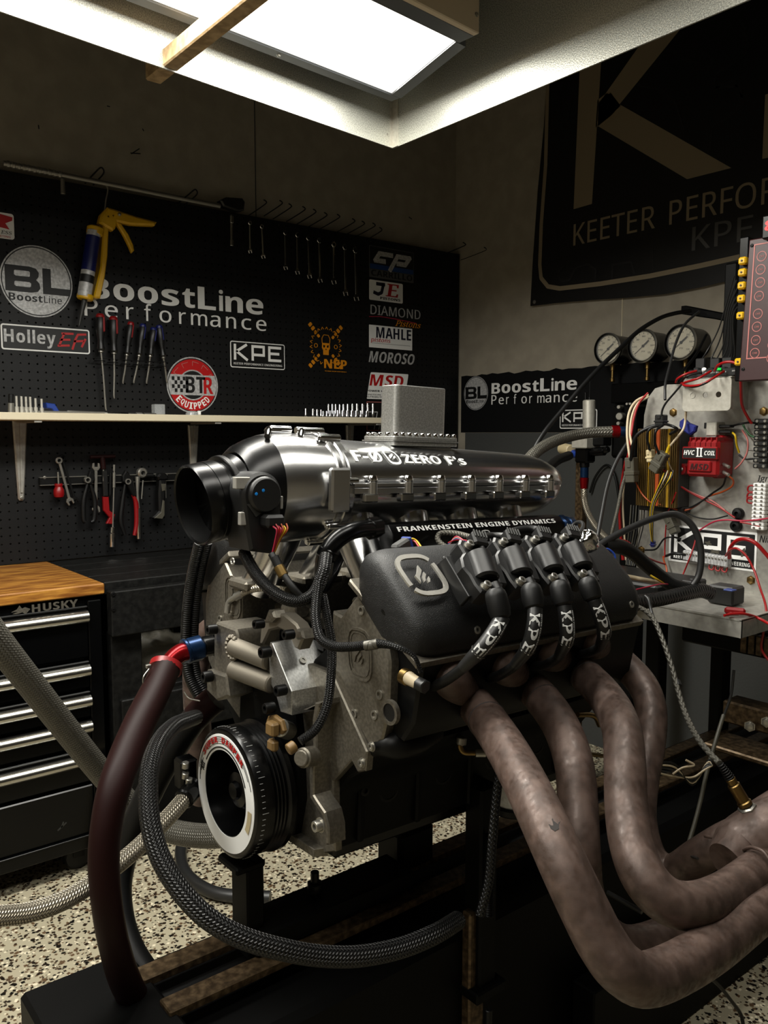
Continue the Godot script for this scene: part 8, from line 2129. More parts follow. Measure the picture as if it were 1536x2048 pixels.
	part(g, "foot", MB.new().box(Vector3(XP - 0.02, a1.y - 0.006, (a0.z + a1.z) / 2), Vector3(0.036, 0.014, a1.z - a0.z + 0.01), 0.002), "plastic_black")
	# red ignition coil box
	var c := thing("coil_box", "red finned ignition coil box with black label on the aluminium plate", "ignition coil")
	var b0: Vector3 = Vector3(1.775, 1.189, -1.093)
	var b1: Vector3 = Vector3(1.775, 1.16, -1.005)
	var zc := (b0.z + b1.z) / 2
	var bw := b1.z - b0.z
	part(c, "body", MB.new().box(Vector3(XP - 0.036, (b0.y + b1.y) / 2 - 0.012, zc + 0.004), Vector3(0.068, 0.085, bw * 0.92), 0.006), "red")
	part(c, "label_frame", MB.new().box(Vector3(XP - 0.071, (b0.y + b1.y) / 2, zc), Vector3(0.010, b0.y - b1.y, bw), 0.002), "red")
	var lx := Transform3D(FACE, Vector3(XP - 0.0762, 0, 0))
	part(c, "label", MB.new().prism(rrect(Vector2(b0.z + 0.003, b0.y - 0.003), Vector2(b1.z - 0.003, b1.y + 0.003), 0.001), 0, 0.0006, lx), "print_black")
	part(c, "label_words", MB.new().text("HVC", Vector2(b0.z + 0.005, b1.y + 0.010), bw * 0.30, 0.011, 0.0012, lx, true, 0.2).text("II", Vector2(b0.z + bw * 0.42, b1.y + 0.006), bw * 0.18, 0.021, 0.0012, lx, true, 0.0, "Droid Serif").text("COIL", Vector2(b0.z + bw * 0.64, b1.y + 0.010), bw * 0.3, 0.010, 0.0012, lx, true, 0.2), "print_white")
	for i in 6:
		part(c, "fin", MB.new().box(Vector3(XP - 0.045, b0.y + 0.010, lerpf(b0.z + 0.016, b1.z - 0.006, i / 5.0)), Vector3(0.05, 0.024, 0.0035), 0.001), "red")
	part(c, "lower_block", MB.new().box(Vector3(XP - 0.06, b1.y - 0.016, zc), Vector3(0.03, 0.026, bw * 0.66), 0.003), "red")
	part(c, "raised_word", MB.new().text("MSD", Vector2(zc - 0.022, b1.y - 0.024), 0.044, 0.014, 0.001, Transform3D(FACE, Vector3(XP - 0.075, 0, 0)), true, 0.2), "maroon")
	for w in [Vector3(1.83, 1.134, -1.117), Vector3(1.83, 1.202, -1.022), Vector3(1.83, 1.129, -1.028)]:
		var ear := part(c, "ear", MB.new().lathe([Vector2(0.006, 0.02), Vector2(0.013, 0.02), Vector2(0.014, 0.018), Vector2(0.014, -0.018), Vector2(0.006, -0.018)], MB.along(w, w + Vector3(-1, 0, 0)), 20), "red")
		part(ear, "screw", MB.new().lathe([Vector2(0.0065, 0.008), Vector2(0.006, 0.018), Vector2(0.003, 0.02), Vector2(0, 0.02)], MB.along(w, w + Vector3(-1, 0, 0)), 10), "steel")
	for w in [Vector3(1.8, 1.15, -1.004), Vector3(1.8, 1.132, -1.004)]:
		part(c, "terminal", MB.new().rod(w, w + Vector3(-0.01, -0.006, 0.02), 0.004, 10), "steel")
	# white folded bracket with three holes and the relays above it
	var w0: Vector2 = Vector2(-1.091, 1.346)
	var w1: Vector2 = Vector2(-0.9721, 1.27)
	var bk := thing("bracket", "bright bare-metal bracket with a row of three round holes", "bracket")
	var face := Transform3D(FACE, Vector3(XP - 0.085, 0, 0))
	var r0 := w1 - w0
	var hs := []
	for f in [0.485, 0.75]:
		hs.append(circle(Vector2(w0.x + r0.x * f, w1.y - r0.y * 0.48), 0.0065, 16))
	part(bk, "face", MB.new().prism(rrect(w0, w1, 0.010), -0.002, 0, face, 0.0005, hs), "brushed")
	part(bk, "blank_plug", MB.new().ring2d(Vector2(w0.x + r0.x * 0.22, w1.y - r0.y * 0.48), 0.0058, 0.0068, 0.001, face, 20), "zinc")
	part(bk, "top", MB.new().box(Vector3(XP - 0.043, w0.y - 0.001, (w0.x + w1.x) / 2), Vector3(0.084, 0.002, r0.x)), "brushed")
	part(bk, "side", MB.new().box(Vector3(XP - 0.043, (w0.y + w1.y) / 2, w1.x - 0.004), Vector3(0.08, -r0.y - 0.008, 0.002)), "zinc")
	var rl := thing("relay_strip", "black relay strip with white lettering and a green light on top of the bracket", "relay strip")
	part(rl, "base", MB.new().box(Vector3(XP - 0.055, w0.y + 0.010, (w0.x + w1.x) / 2 + 0.012), Vector3(0.05, 0.018, r0.x * 1.06), 0.002), "plastic_black")
	var rx := Transform3D(FACE, Vector3(XP - 0.0802, 0, 0))
	part(rl, "print", MB.new().text("OUTPUT 1  OUTPUT 2  OUTPUT 3", Vector2(w0.x + r0.x * 0.2, w0.y + 0.009), r0.x * 0.66, 0.003, 0.0004, rx).text("DYNO", Vector2(w0.x + r0.x * 0.98, w0.y + 0.010), 0.011, 0.003, 0.0004, rx), "print_white")
	for w in [Vector3(1.79, 1.371, -1.062), Vector3(1.79, 1.369, -1.026), Vector3(1.79, 1.369, -0.997)]:
		part(rl, "relay", MB.new().box(w + Vector3(0.01, 0.004, 0), Vector3(0.03, 0.034, 0.024), 0.002).box(w + Vector3(-0.008, -0.012, -0.002), Vector3(0.02, 0.022, 0.014), 0.002), "plastic_black")
	part(rl, "indicator_light", MB.new().box(Vector3(1.765, 1.363, -1.004), Vector3(0.006, 0.005, 0.010), 0.001), "led_green", "small green light")
	part(rl, "indicator", MB.new().rod(Vector3(1.775, 1.361, -1.045), Vector3(1.77, 1.366, -1.042), 0.005, 12), "print_white")
	# relay, tape, connectors
	var sv := thing("relay", "small silver relay with black tails above the red coil box", "relay")
	part(sv, "can", MB.new().box(Vector3(1.82, 1.23, -1.037), Vector3(0.04, 0.032, 0.026), 0.002), "brushed")
	part(sv, "tails", MB.new().box(Vector3(1.82, 1.236, -1.013), Vector3(0.02, 0.007, 0.034), 0.002).box(Vector3(1.82, 1.223, -1.011), Vector3(0.02, 0.007, 0.034), 0.002), "plastic_black")
	part(sv, "tab", MB.new().box(Vector3(1.84, 1.238, -1.069), Vector3(0.006, 0.014, 0.016), 0.001), "plastic_black")
	var tp := MB.new()
	var tq := [Vector2(-1.112, 1.248), Vector2(-1.102, 1.255), Vector2(-1.091, 1.245), Vector2(-1.069, 1.237), Vector2(-1.072, 1.224), Vector2(-1.085, 1.215), Vector2(-1.106, 1.228), Vector2(-1.113, 1.237)]
	tp.prism(tq, 0, 0.012, Transform3D(FACE, Vector3(XP - 0.05, 0, 0)), 0.003)
	single("tape_flag", tp, "blue_tape", "crumpled blue tape flag round a white wire", "tape")
	var cn := [[Vector3(1.76, 1.13, -1.22), Vector3(0.022, 0.062, 0.026), -4.0, "olive_grey", "grey connector hanging at the left edge of the gold amplifier"], [Vector3(1.75, 1.152, -1.138), Vector3(0.02, 0.052, 0.026), 30.0, "olive_grey", "grey slanted connector in front of the gold amplifier"], [Vector3(1.75, 1.166, -1.161), Vector3(0.018, 0.030, 0.015), -6.0, "cream", "small pale connector in front of the gold amplifier"], [Vector3(1.82, 0.998, -1.142), Vector3(0.022, 0.048, 0.02), -28.0, "olive_grey", "grey slanted connector just above the big letter sticker"], [Vector3(1.76, 1.251, -1.142), Vector3(0.02, 0.026, 0.024), 0.0, "plastic_black", "black square plug at the top of the gold amplifier"], [Vector3(1.82, 0.945, -1.193), Vector3(0.012, 0.016, 0.01), 0.0, "blue_paint", "small blue butt connector on the loom left of the sticker"]]
	for q in cn:
		var b := thing("wire_connector", q[4], "connector")
		var xf := Transform3D(Basis(Vector3(1, 0, 0), deg_to_rad(q[2])), q[0])
		part(b, "shell", MB.new().box(Vector3(), q[1], 0.002, xf), q[3])
		part(b, "collar", MB.new().box(Vector3(0, -q[1].y * 0.12, 0), Vector3(q[1].x + 0.003, q[1].y * 0.16, q[1].z + 0.003), 0.001, xf), q[3])
		part(b, "latch", MB.new().box(Vector3(-q[1].x * 0.5, q[1].y * 0.25, 0), Vector3(0.004, q[1].y * 0.3, q[1].z * 0.4), 0.001, xf), q[3])
	# terminal strips
	var ts := thing("terminal_strip", "black screw terminal strip at the right picture edge", "terminal strip")
	for i in 9:
		var w: Vector3 = Vector3(1.838, 1.247, -0.933).lerp(Vector3(1.838, 1.147, -0.932), i / 8.0)
		var seg := part(ts, "segment", MB.new().box(w, Vector3(0.022, 0.0105, 0.034), 0.002), "plastic_black")
		part(seg, "screw", MB.new().rod(w + Vector3(-0.009, 0, -0.009), w + Vector3(-0.013, 0, -0.009), 0.0035, 10).rod(w + Vector3(-0.009, 0, 0.009), w + Vector3(-0.013, 0, 0.009), 0.0035, 10), "steel")
	ts = thing("terminal_strip", "white screw terminal strip with red jumper loops under handwritten letters", "terminal strip")
	for i in 12:
		var w: Vector3 = Vector3(1.838, 1.104, -0.932).lerp(Vector3(1.838, 1.007, -0.933), i / 11.0)
		var seg := part(ts, "segment", MB.new().box(w, Vector3(0.02, 0.0085, 0.030), 0.002), "print_white")
		part(seg, "screw", MB.new().rod(w + Vector3(-0.008, 0, -0.007), w + Vector3(-0.0115, 0, -0.007), 0.0028, 8).rod(w + Vector3(-0.008, 0, 0.007), w + Vector3(-0.0115, 0, 0.007), 0.0028, 8), "steel")
	for y in [0.0, 0.25, 0.4]:
		var w: Vector3 = Vector3(1.838, 1.101, -0.944).lerp(Vector3(1.838, 1.069, -0.945), y * 2.0)
		part(ts, "jumper", MB.new().tube([w, w + Vector3(-0.004, 0.0, -0.014), w + Vector3(-0.004, -0.012, -0.016), w + Vector3(0, -0.014, 0)], 0.002, 6), "red_wire")
	ts = thing("terminal_strip", "long pale terminal strip laid slantwise across the letter sticker", "terminal strip")
	var s0: Vector3 = Vector3(1.836, 0.925, -1.11)
	var s1: Vector3 = Vector3(1.836, 0.921, -1.003)
	for i in 14:
		var w := s0.lerp(s1, i / 13.0)
		var seg := part(ts, "segment", MB.new().box(w, Vector3(0.022, 0.024, 0.0085), 0.002), "print_silver")
		part(seg, "screw", MB.new().rod(w + Vector3(-0.009, 0.005, 0), w + Vector3(-0.013, 0.005, 0), 0.0026, 8), "steel")
		if i > 6 and i % 2 == 0:
			part(ts, "jumper", MB.new().tube([w + Vector3(0, -0.012, -0.004), w + Vector3(-0.004, -0.022, -0.003), w + Vector3(-0.004, -0.024, 0.006), w + Vector3(0, -0.012, 0.008)], 0.0018, 6), "red_wire")
	# control unit and looms on the tray
	var e := thing("control_unit", "flat black engine control unit with sockets on the tray's left end", "control unit")
	part(e, "case", MB.new().box(Vector3(1.70, 0.868, -1.17), Vector3(0.19, 0.034, 0.26), 0.005), "plastic_black")
	part(e, "mount", MB.new().box(Vector3(1.66, 0.842, -1.20), Vector3(0.26, 0.016, 0.30), 0.003), "frame_black")
	for i in 4:
		part(e, "socket", MB.new().box(Vector3(1.655 + i * 0.032, 0.872, -1.028), Vector3(0.028, 0.03, 0.03), 0.003), "plastic_black")
	for i in 5:
		bolt(e, Vector3(1.528, 0.842, -1.32 + i * 0.052), Vector3(-1, 0, 0), 0.005, 0.003)
	e = thing("plug", "black square loom plug with a blue patch lying on the tray", "plug")
	part(e, "body", MB.new().box(Vector3(1.701, 0.872, -0.931), Vector3(0.05, 0.04, 0.06), 0.004), "plastic_black")
	part(e, "patch", MB.new().box(Vector3(1.642, 0.894, -0.89), Vector3(0.02, 0.003, 0.02), 0.001), "blue_wire")
	e = thing("test_clip", "red test clip lying at the tray corner", "clip")
	part(e, "grip", MB.new().box(Vector3(), Vector3(0.014, 0.014, 0.04), 0.004, Transform3D(Basis(Vector3.UP, 0.4), Vector3(1.604, 0.86, -0.857))).rod(Vector3(1.588, 0.858, -0.857), Vector3(1.574, 0.856, -0.856), 0.003, 8), "red")


func panel_wires() -> void:
	# every wire a thing of its own: colour, radius, points, where it runs
	var list := [
		["red_wire", 0.0028, [Vector3(1.76, 1.338, -1.106), Vector3(1.75, 1.346, -1.095), Vector3(1.75, 1.355, -1.075), Vector3(1.77, 1.362, -1.061)], "red wire from the bracket's left corner up to the left relay"],
		["red_wire", 0.0028, [Vector3(1.76, 1.334, -1.093), Vector3(1.74, 1.337, -1.064), Vector3(1.73, 1.343, -1.03), Vector3(1.76, 1.359, -1.019)], "red wire crossing the bracket top to the middle relay"],
		["red_wire", 0.0028, [Vector3(1.76, 1.338, -1.093), Vector3(1.74, 1.328, -1.068), Vector3(1.72, 1.327, -1.021), Vector3(1.73, 1.34, -0.998), Vector3(1.76, 1.357, -0.988)], "red wire sagging over the bracket to the right relay"],
		["rubber", 0.0026, [Vector3(1.76, 1.336, -1.098), Vector3(1.74, 1.348, -1.068), Vector3(1.75, 1.355, -1.05), Vector3(1.76, 1.356, -1.04)], "black wire beside the red one at the bracket's left corner"],
		["rubber", 0.0026, [Vector3(1.76, 1.334, -1.093), Vector3(1.73, 1.324, -1.045), Vector3(1.72, 1.33, -1.009), Vector3(1.75, 1.347, -1.001)], "black wire sagging lowest over the bright bracket"],
		["red_wire", 0.0032, [Vector3(1.76, 1.359, -1.01), Vector3(1.74, 1.369, -0.991), Vector3(1.73, 1.374, -0.967), Vector3(1.73, 1.371, -0.947), Vector3(1.73, 1.357, -0.935), Vector3(1.75, 1.324, -0.942), Vector3(1.79, 1.283, -0.959), Vector3(1.81, 1.258, -0.957), Vector3(1.82, 1.242, -0.951)], "long red wire arching right of the bracket down to the black strip"],
		["rubber", 0.0024, [Vector3(1.75, 1.335, -1.082), Vector3(1.75, 1.312, -1.104), Vector3(1.75, 1.291, -1.124), Vector3(1.75, 1.275, -1.133), Vector3(1.75, 1.261, -1.135)], "thin black cable into the square black plug"],
		["grey_cable", 0.0034, [Vector3(2.049, 1.539, -1.227), Vector3(1.973, 1.5, -1.219), Vector3(1.907, 1.447, -1.202), Vector3(1.846, 1.387, -1.178), Vector3(1.79, 1.338, -1.153), Vector3(1.769, 1.299, -1.139)], "grey cable crossing the face of the right gauge"],
		["rubber", 0.0036, [Vector3(2.061, 1.478, -1.21), Vector3(1.99, 1.421, -1.196), Vector3(1.92, 1.381, -1.183), Vector3(1.811, 1.347, -1.138)], "black cable slanting down right of the right gauge"],
		["white_wire", 0.0032, [Vector3(1.83, 1.315, -1.225), Vector3(1.81, 1.3, -1.247), Vector3(1.79, 1.27, -1.253), Vector3(1.77, 1.222, -1.243), Vector3(1.76, 1.179, -1.23), Vector3(1.76, 1.148, -1.222)], "white spiral wire bowing out left of the plate, outer one"],
		["white_wire", 0.0030, [Vector3(1.83, 1.311, -1.225), Vector3(1.81, 1.293, -1.243), Vector3(1.79, 1.259, -1.245), Vector3(1.77, 1.218, -1.234), Vector3(1.76, 1.191, -1.221)], "white spiral wire bowing out left of the plate, inner one"],
		["red_wire", 0.0030, [Vector3(1.83, 1.32, -1.227), Vector3(1.81, 1.295, -1.238), Vector3(1.79, 1.259, -1.238), Vector3(1.77, 1.216, -1.231), Vector3(1.77, 1.166, -1.238), Vector3(1.79, 1.115, -1.266), Vector3(1.81, 1.049, -1.288), Vector3(1.81, 0.985, -1.285), Vector3(1.81, 0.921, -1.278)], "long red wire running down left of the gold amplifier"],
		["red_wire", 0.0042, [Vector3(1.82, 1.152, -1.279), Vector3(1.82, 1.094, -1.289), Vector3(1.82, 1.036, -1.294), Vector3(1.82, 0.971, -1.29), Vector3(1.82, 0.894, -1.28)], "thick red wire straight down beside the white one"],
		["white_wire", 0.0026, [Vector3(1.81, 1.191, -1.258), Vector3(1.81, 1.127, -1.271), Vector3(1.82, 1.049, -1.285), Vector3(1.82, 0.972, -1.279), Vector3(1.82, 0.895, -1.271)], "white wire straight down beside the thick red one"],
		["rubber", 0.0045, [Vector3(1.76, 1.245, -1.132), Vector3(1.75, 1.234, -1.165), Vector3(1.74, 1.218, -1.191), Vector3(1.74, 1.192, -1.204), Vector3(1.75, 1.155, -1.216)], "thick black wire curving into the left grey connector"],
		["rubber", 0.0030, [Vector3(1.75, 1.239, -1.136), Vector3(1.73, 1.23, -1.152), Vector3(1.73, 1.21, -1.159), Vector3(1.74, 1.18, -1.157)], "black wire into the small pale connector"],
		["rubber", 0.0030, [Vector3(1.75, 1.239, -1.13), Vector3(1.72, 1.225, -1.129), Vector3(1.73, 1.198, -1.137), Vector3(1.74, 1.171, -1.132)], "black wire into the slanted grey connector"],
		["rubber", 0.0034, [Vector3(1.75, 1.242, -1.125), Vector3(1.73, 1.236, -1.092), Vector3(1.74, 1.228, -1.086), Vector3(1.75, 1.218, -1.111)], "black wire looping over the amplifier's top edge"],
		["white_wire", 0.0028, [Vector3(1.77, 1.272, -1.084), Vector3(1.78, 1.251, -1.091), Vector3(1.77, 1.228, -1.09), Vector3(1.76, 1.204, -1.104), Vector3(1.76, 1.187, -1.119)], "white wire from the bracket through the blue tape"],
		["yellow_wire", 0.0038, [Vector3(1.76, 1.193, -1.116), Vector3(1.76, 1.183, -1.121), Vector3(1.76, 1.174, -1.124)], "yellow crimp end of the white wire"],
		["white_wire", 0.0016, [Vector3(1.76, 1.175, -1.124), Vector3(1.77, 1.151, -1.125), Vector3(1.79, 1.13, -1.126), Vector3(1.82, 1.108, -1.124)], "thin pale wire below the yellow crimp"],
		["orange_wire", 0.0020, [Vector3(1.77, 1.103, -1.216), Vector3(1.78, 1.075, -1.205), Vector3(1.78, 1.057, -1.185), Vector3(1.79, 1.045, -1.171)], "orange wire out of the left grey connector"],
		["orange_wire", 0.0022, [Vector3(1.79, 1.05, -1.171), Vector3(1.8, 1.043, -1.143), Vector3(1.82, 1.034, -1.115), Vector3(1.83, 1.046, -1.088), Vector3(1.83, 1.07, -1.057), Vector3(1.82, 1.085, -1.014), Vector3(1.81, 1.1, -0.986), Vector3(1.8, 1.115, -0.979), Vector3(1.79, 1.128, -0.991)], "orange twisted wire across the plate to the red coil box"],
		["rubber", 0.0022, [Vector3(1.8, 1.042, -1.178), Vector3(1.81, 1.037, -1.142), Vector3(1.825, 1.038, -1.109), Vector3(1.825, 1.055, -1.075), Vector3(1.825, 1.08, -1.042), Vector3(1.82, 1.098, -1.015), Vector3(1.8, 1.12, -0.996)], "black twisted wire across the plate to the red coil box"],
		["red_wire", 0.0020, [Vector3(1.77, 1.133, -1.137), Vector3(1.8, 1.103, -1.125), Vector3(1.82, 1.082, -1.103), Vector3(1.83, 1.062, -1.063), Vector3(1.83, 1.047, -1.025), Vector3(1.83, 1.026, -0.987)], "thin red wire slanting across the plate to the black knobs"],
		["rose", 0.0018, [Vector3(1.77, 1.135, -1.141), Vector3(1.8, 1.108, -1.131), Vector3(1.82, 1.087, -1.11), Vector3(1.83, 1.071, -1.076), Vector3(1.83, 1.061, -1.044), Vector3(1.83, 1.042, -1.012)], "thin pink wire slanting across the plate beside the red one"],
		["pink_wire", 0.0020, [Vector3(1.84, 0.986, -1.083), Vector3(1.835, 1.01, -1.045), Vector3(1.83, 1.019, -1.011), Vector3(1.83, 1.021, -0.963), Vector3(1.82, 1.032, -0.905), Vector3(1.82, 1.048, -0.868)], "red wire running right above the letter sticker"],
		["red_wire", 0.0020, [Vector3(1.83, 1.017, -0.974), Vector3(1.83, 1.015, -0.951), Vector3(1.83, 1.011, -0.927)], "short red wire into the white strip's lower end"],
		["red_wire", 0.0046, [Vector3(1.82, 0.933, -0.991), Vector3(1.8, 0.957, -0.98), Vector3(1.78, 0.979, -0.955), Vector3(1.77, 0.987, -0.929), Vector3(1.77, 0.981, -0.906), Vector3(1.78, 0.96, -0.888), Vector3(1.79, 0.935, -0.87)], "thick red jumper lead arching over the sticker's last letter"],
		["red_wire", 0.0026, [Vector3(1.82, 0.937, -1), Vector3(1.79, 0.956, -0.974), Vector3(1.77, 0.964, -0.947), Vector3(1.77, 0.95, -0.925), Vector3(1.77, 0.921, -0.906), Vector3(1.75, 0.888, -0.881), Vector3(1.71, 0.86, -0.847), Vector3(1.69, 0.833, -0.835), Vector3(1.69, 0.8, -0.84), Vector3(1.69, 0.768, -0.841), Vector3(1.69, 0.741, -0.817)], "long red lead falling from the sticker past the tray edge"],
		["red_wire", 0.0030, [Vector3(1.564, 0.856, -0.858), Vector3(1.582, 0.858, -0.85), Vector3(1.606, 0.857, -0.837), Vector3(1.64, 0.846, -0.828), Vector3(1.624, 0.839, -0.789)], "red lead lying over the tray corner"],
		["red_wire", 0.0018, [Vector3(1.84, 0.988, -1.084), Vector3(1.83, 0.952, -1.087), Vector3(1.82, 0.922, -1.091), Vector3(1.83, 0.889, -1.109), Vector3(1.82, 0.862, -1.115)], "thin red wire hanging in front of the letter sticker"],
		["red_wire", 0.0018, [Vector3(1.78, 1.08, -1.109), Vector3(1.79, 1.055, -1.124), Vector3(1.81, 1.028, -1.148), Vector3(1.82, 0.995, -1.158), Vector3(1.83, 0.944, -1.166), Vector3(1.83, 0.913, -1.165)], "thin red wire down the left end of the letter sticker"],
		["orange_wire", 0.0022, [Vector3(1.83, 0.916, -1.17), Vector3(1.83, 0.904, -1.167), Vector3(1.83, 0.888, -1.16), Vector3(1.82, 0.872, -1.151)], "short orange wires under the sticker's left end"],
		["rubber", 0.0034, [Vector3(1.83, 0.917, -1.162), Vector3(1.82, 0.926, -1.138), Vector3(1.82, 0.928, -1.118), Vector3(1.83, 0.926, -1.104)], "black sleeve feeding the slanted terminal strip"],
		["rubber", 0.0022, [Vector3(1.84, 0.962, -1.129), Vector3(1.82, 0.967, -1.139), Vector3(1.82, 0.96, -1.163), Vector3(1.82, 0.933, -1.184), Vector3(1.83, 0.925, -1.222)], "black wire curving left from the sticker to the bolt"],
		["red_wire", 0.0020, [Vector3(1.357, 0.992, -1.008), Vector3(1.419, 1.001, -1.024), Vector3(1.481, 0.996, -1.038), Vector3(1.495, 0.982, -1.025), Vector3(1.508, 0.966, -1.013), Vector3(1.554, 0.949, -1.013), Vector3(1.588, 0.939, -1.01)], "thin red wire bowing over the black looms"],
		["grey_cable", 0.0070, [Vector3(1.308, 0.999, -0.984), Vector3(1.345, 1.014, -0.982), Vector3(1.402, 1.031, -0.977), Vector3(1.464, 1.047, -0.968), Vector3(1.517, 1.056, -0.952), Vector3(1.54, 1.044, -0.932), Vector3(1.554, 1.014, -0.917), Vector3(1.558, 0.973, -0.909), Vector3(1.552, 0.933, -0.909), Vector3(1.538, 0.906, -0.917)], "thick grey cable making a big loop in front of the plate"],
		["rubber", 0.0150, [Vector3(1.336, 1.002, -0.987), Vector3(1.384, 0.998, -0.987), Vector3(1.421, 0.984, -0.981), Vector3(1.461, 0.955, -0.972), Vector3(1.49, 0.93, -0.958), Vector3(1.509, 0.912, -0.941), Vector3(1.54, 0.9, -0.915)], "thick black taped loom sloping down to the control unit"],
		["braid_black", 0.0150, [Vector3(1.292, 0.91, -0.922), Vector3(1.349, 0.902, -0.914), Vector3(1.417, 0.9, -0.91), Vector3(1.488, 0.902, -0.905), Vector3(1.552, 0.901, -0.905), Vector3(1.586, 0.892, -0.903)], "thick black mesh loom lying along the control unit"],
		["grey_cable", 0.0030, [Vector3(1.309, 0.925, -0.871), Vector3(1.305, 0.92, -0.861), Vector3(1.299, 0.902, -0.851), Vector3(1.284, 0.891, -0.835)], "short grey wire tying into the braided sensor cable"],
		["white_wire", 0.0046, [Vector3(1.367, 0.944, -0.956), Vector3(1.389, 0.939, -0.95), Vector3(1.414, 0.933, -0.942), Vector3(1.515, 0.911, -0.962)], "white sleeved wire end behind the valve cover"],
		["pink_wire", 0.0016, [Vector3(1.345, 0.923, -0.945), Vector3(1.358, 0.92, -0.935), Vector3(1.396, 0.922, -0.93), Vector3(1.447, 0.923, -0.928), Vector3(1.527, 0.909, -0.952)], "thin pink wire in the nest behind the valve cover"],
		["yellow_wire", 0.0020, [Vector3(1.44, 0.939, -0.948), Vector3(1.451, 0.93, -0.938), Vector3(1.499, 0.912, -0.949)], "thin yellow wire in the nest behind the valve cover"],
		["blue_wire", 0.0018, [Vector3(1.238, 1.011, -0.913), Vector3(1.245, 1.013, -0.908), Vector3(1.253, 1.004, -0.9), Vector3(1.253, 0.993, -0.898), Vector3(1.248, 0.988, -0.902), Vector3(1.241, 0.997, -0.909)], "blue wire coil at the rear of the valve cover"],
		["orange_wire", 0.0034, [Vector3(1.258, 0.974, -0.892), Vector3(1.26, 0.965, -0.89), Vector3(1.261, 0.956, -0.888)], "small orange wire end at the rear of the valve cover"],
		["green_wire", 0.0022, [Vector3(1.83, 1.241, -0.977), Vector3(1.83, 1.227, -0.969), Vector3(1.83, 1.214, -0.956), Vector3(1.83, 1.211, -0.938)], "green wire into the black screw strip"],
		["rubber", 0.0024, [Vector3(1.82, 1.237, -0.997), Vector3(1.81, 1.241, -0.973), Vector3(1.82, 1.244, -0.955), Vector3(1.83, 1.241, -0.942)], "black wire from the silver relay to the black strip"],
		["yellow_wire", 0.0024, [Vector3(1.82, 1.223, -0.998), Vector3(1.81, 1.214, -0.983), Vector3(1.82, 1.193, -0.984), Vector3(1.83, 1.176, -0.983)], "yellow wire hanging from the silver relay"],
		["rose", 0.0020, [Vector3(1.83, 1.227, -0.978), Vector3(1.82, 1.205, -0.959), Vector3(1.82, 1.177, -0.959), Vector3(1.82, 1.154, -0.971), Vector3(1.82, 1.139, -0.986)], "pink wire looping right of the red coil box"],
		["rubber", 0.0022, [Vector3(1.83, 1.171, -0.983), Vector3(1.83, 1.162, -0.969), Vector3(1.83, 1.163, -0.945)], "black wire from the coil box to the black strip"],
		["rubber", 0.0018, [Vector3(1.83, 1.032, -1.117), Vector3(1.835, 1.019, -1.084), Vector3(1.835, 1.018, -1.045), Vector3(1.835, 1.029, -1.008)], "wavy black wire above the letter sticker"]]
	for w in list:
		single("wire", MB.new().tube(w[2], w[1], 8, 6, 3.0, 0.008), w[0], w[3], "wire", "wires on the electronics plate")
	# bundles whose strands nobody could count one by one, still single strands
	for i in 6:
		var q: Vector3 = Vector3(1.885, 1.586, -1.042)
		var off := Vector3(0.004 * i, -0.010 * i, 0.004 * i)
		single("wire", MB.new().tube([q + off, Vector3(1.915, 1.528, -1.076) + off * 0.6, Vector3(1.943, 1.47, -1.111) + off * 1.4, Vector3(1.945, 1.419, -1.142) + off * (2.2 - i * 0.3), Vector3(1.892, 1.375, -1.14) + Vector3(0.014 * i, 0, 0.014 * i)], 0.0017, 6), "grey_cable", "thin dark wire falling from the steel post past the gauges, %s of six" % ["first", "second", "third", "fourth", "fifth", "sixth"][i], "wire", "thin wires beside the steel post")
	for i in 6:
		var o := Vector3(0, 0, 0.008 * i)
		single("wire", MB.new().tube([Vector3(1.83, 1.037, -1.267) + o, Vector3(1.82, 0.986, -1.263) + o, Vector3(1.82, 0.934, -1.268) + o * 0.8, Vector3(1.8, 0.886, -1.256) + o * 0.6], 0.0016, 6), "olive_grey" if i % 2 == 0 else "grey_cable", "thin grey wire dropping below the gold amplifier, %s of six" % ["first", "second", "third", "fourth", "fifth", "sixth"][i], "wire", "thin wires below the gold amplifier")
	for i in 6:
		var o := Vector3(0, 0.003 * (i % 3), 0.005 * i)
		single("wire", MB.new().tube([Vector3(1.76, 1.126, -1.13) + o, Vector3(1.75, 1.107, -1.131) + o, Vector3(1.76, 1.079, -1.15) + o * 0.6, Vector3(1.77, 1.044, -1.169) + o * 0.4, Vector3(1.79, 0.995, -1.183) + o * 0.3, Vector3(1.815, 0.949, -1.193) + o * 0.1], 0.0016, 6), ["yellow_wire", "rubber", "white_wire", "rubber", "yellow_wire", "grey_cable"][i], "thin wire of the loom hanging under the slanted grey connector, %s strand" % ["yellow first", "black second", "white third", "black fourth", "yellow fifth", "grey sixth"][i], "wire", "loom strands in front of the gold amplifier")


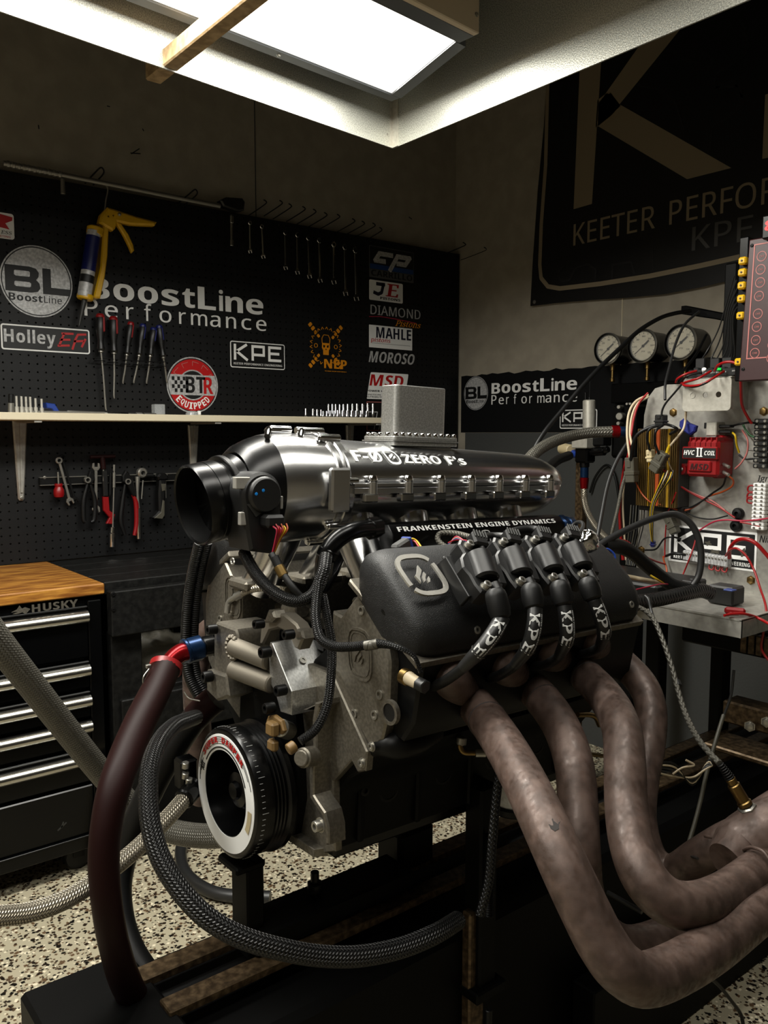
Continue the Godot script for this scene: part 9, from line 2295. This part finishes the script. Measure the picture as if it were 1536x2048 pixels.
func clutter() -> void:
	# under the tray and behind the headers
	var c := thing("junction_rack", "dim rack with yellow relay row under the aluminium tray", "rack")
	part(c, "shelf", MB.new().box(Vector3(1.9, 0.736, -0.975) + Vector3(0.05, 0.0, 0.0), Vector3(0.2, 0.06, 0.3), 0.004), "frame_black")
	for i in 4:
		part(c, "relay", MB.new().box(Vector3(1.8, 0.748, -0.935) + Vector3(0, 0.0, 0.018 * i), Vector3(0.02, 0.045, 0.014), 0.002), "rail_steel")
	var w := thing("spare_hose", "tan thin hose hanging behind the headers", "hose")
	part(w, "hose", MB.new().tube([Vector3(1.621, 0.632, -0.882), Vector3(1.578, 0.591, -0.873), Vector3(1.542, 0.537, -0.869), Vector3(1.51, 0.485, -0.863), Vector3(1.479, 0.445, -0.857), Vector3(1.448, 0.41, -0.852)], 0.0042, 10), "olive_grey")
	w = thing("spare_hose", "thin dark cable loop hanging behind the sensor cable", "hose")
	part(w, "hose", MB.new().tube([Vector3(1.643, 0.726, -0.875), Vector3(1.635, 0.674, -0.875), Vector3(1.621, 0.632, -0.881), Vector3(1.614, 0.611, -0.885)], 0.003, 8), "grey_cable")
	var b := thing("wire_bundle", "bundle of pale wires knotted behind the headers", "wire bundle")
	for i in 5:
		part(b, "wire", MB.new().tube([Vector3(1.392, 0.565, -0.89) + Vector3(0.004 * i, 0.004 * i, 0), Vector3(1.437, 0.549, -0.877) + Vector3(0, 0.006 * i, 0), Vector3(1.482, 0.539, -0.866) + Vector3(0, -0.004 * i, 0), Vector3(1.502, 0.554, -0.852) + Vector3(0.003 * i, 0.004 * i, 0), Vector3(1.514, 0.563, -0.843)], 0.0022, 6), ["white_wire", "grey_cable", "grey_cable", "white_wire", "rubber"][i])
	part(b, "wire", MB.new().tube([Vector3(1.425, 0.558, -0.875), Vector3(1.441, 0.57, -0.864), Vector3(1.459, 0.575, -0.85), Vector3(1.447, 0.585, -0.861)], 0.0022, 6), "white_wire")
	var r := thing("tie_rod", "thin grey rod slanting across the dark behind the headers", "rod")
	part(r, "rod", MB.new().rod(Vector3(1.087, 0.481, -0.777), Vector3(1.087, 0.478, -0.712), 0.004, 8), "grey_cable")
	var l := thing("floor_cord", "thin black cord trailing over the dyno base at the lower right", "cord")
	part(l, "cord", MB.new().tube([Vector3(1.105, 0.424, -0.627), Vector3(1.172, 0.366, -0.63), Vector3(1.214, 0.321, -0.63), Vector3(1.253, 0.277, -0.632), Vector3(1.255, 0.252, -0.627)], 0.003, 8), "rubber")
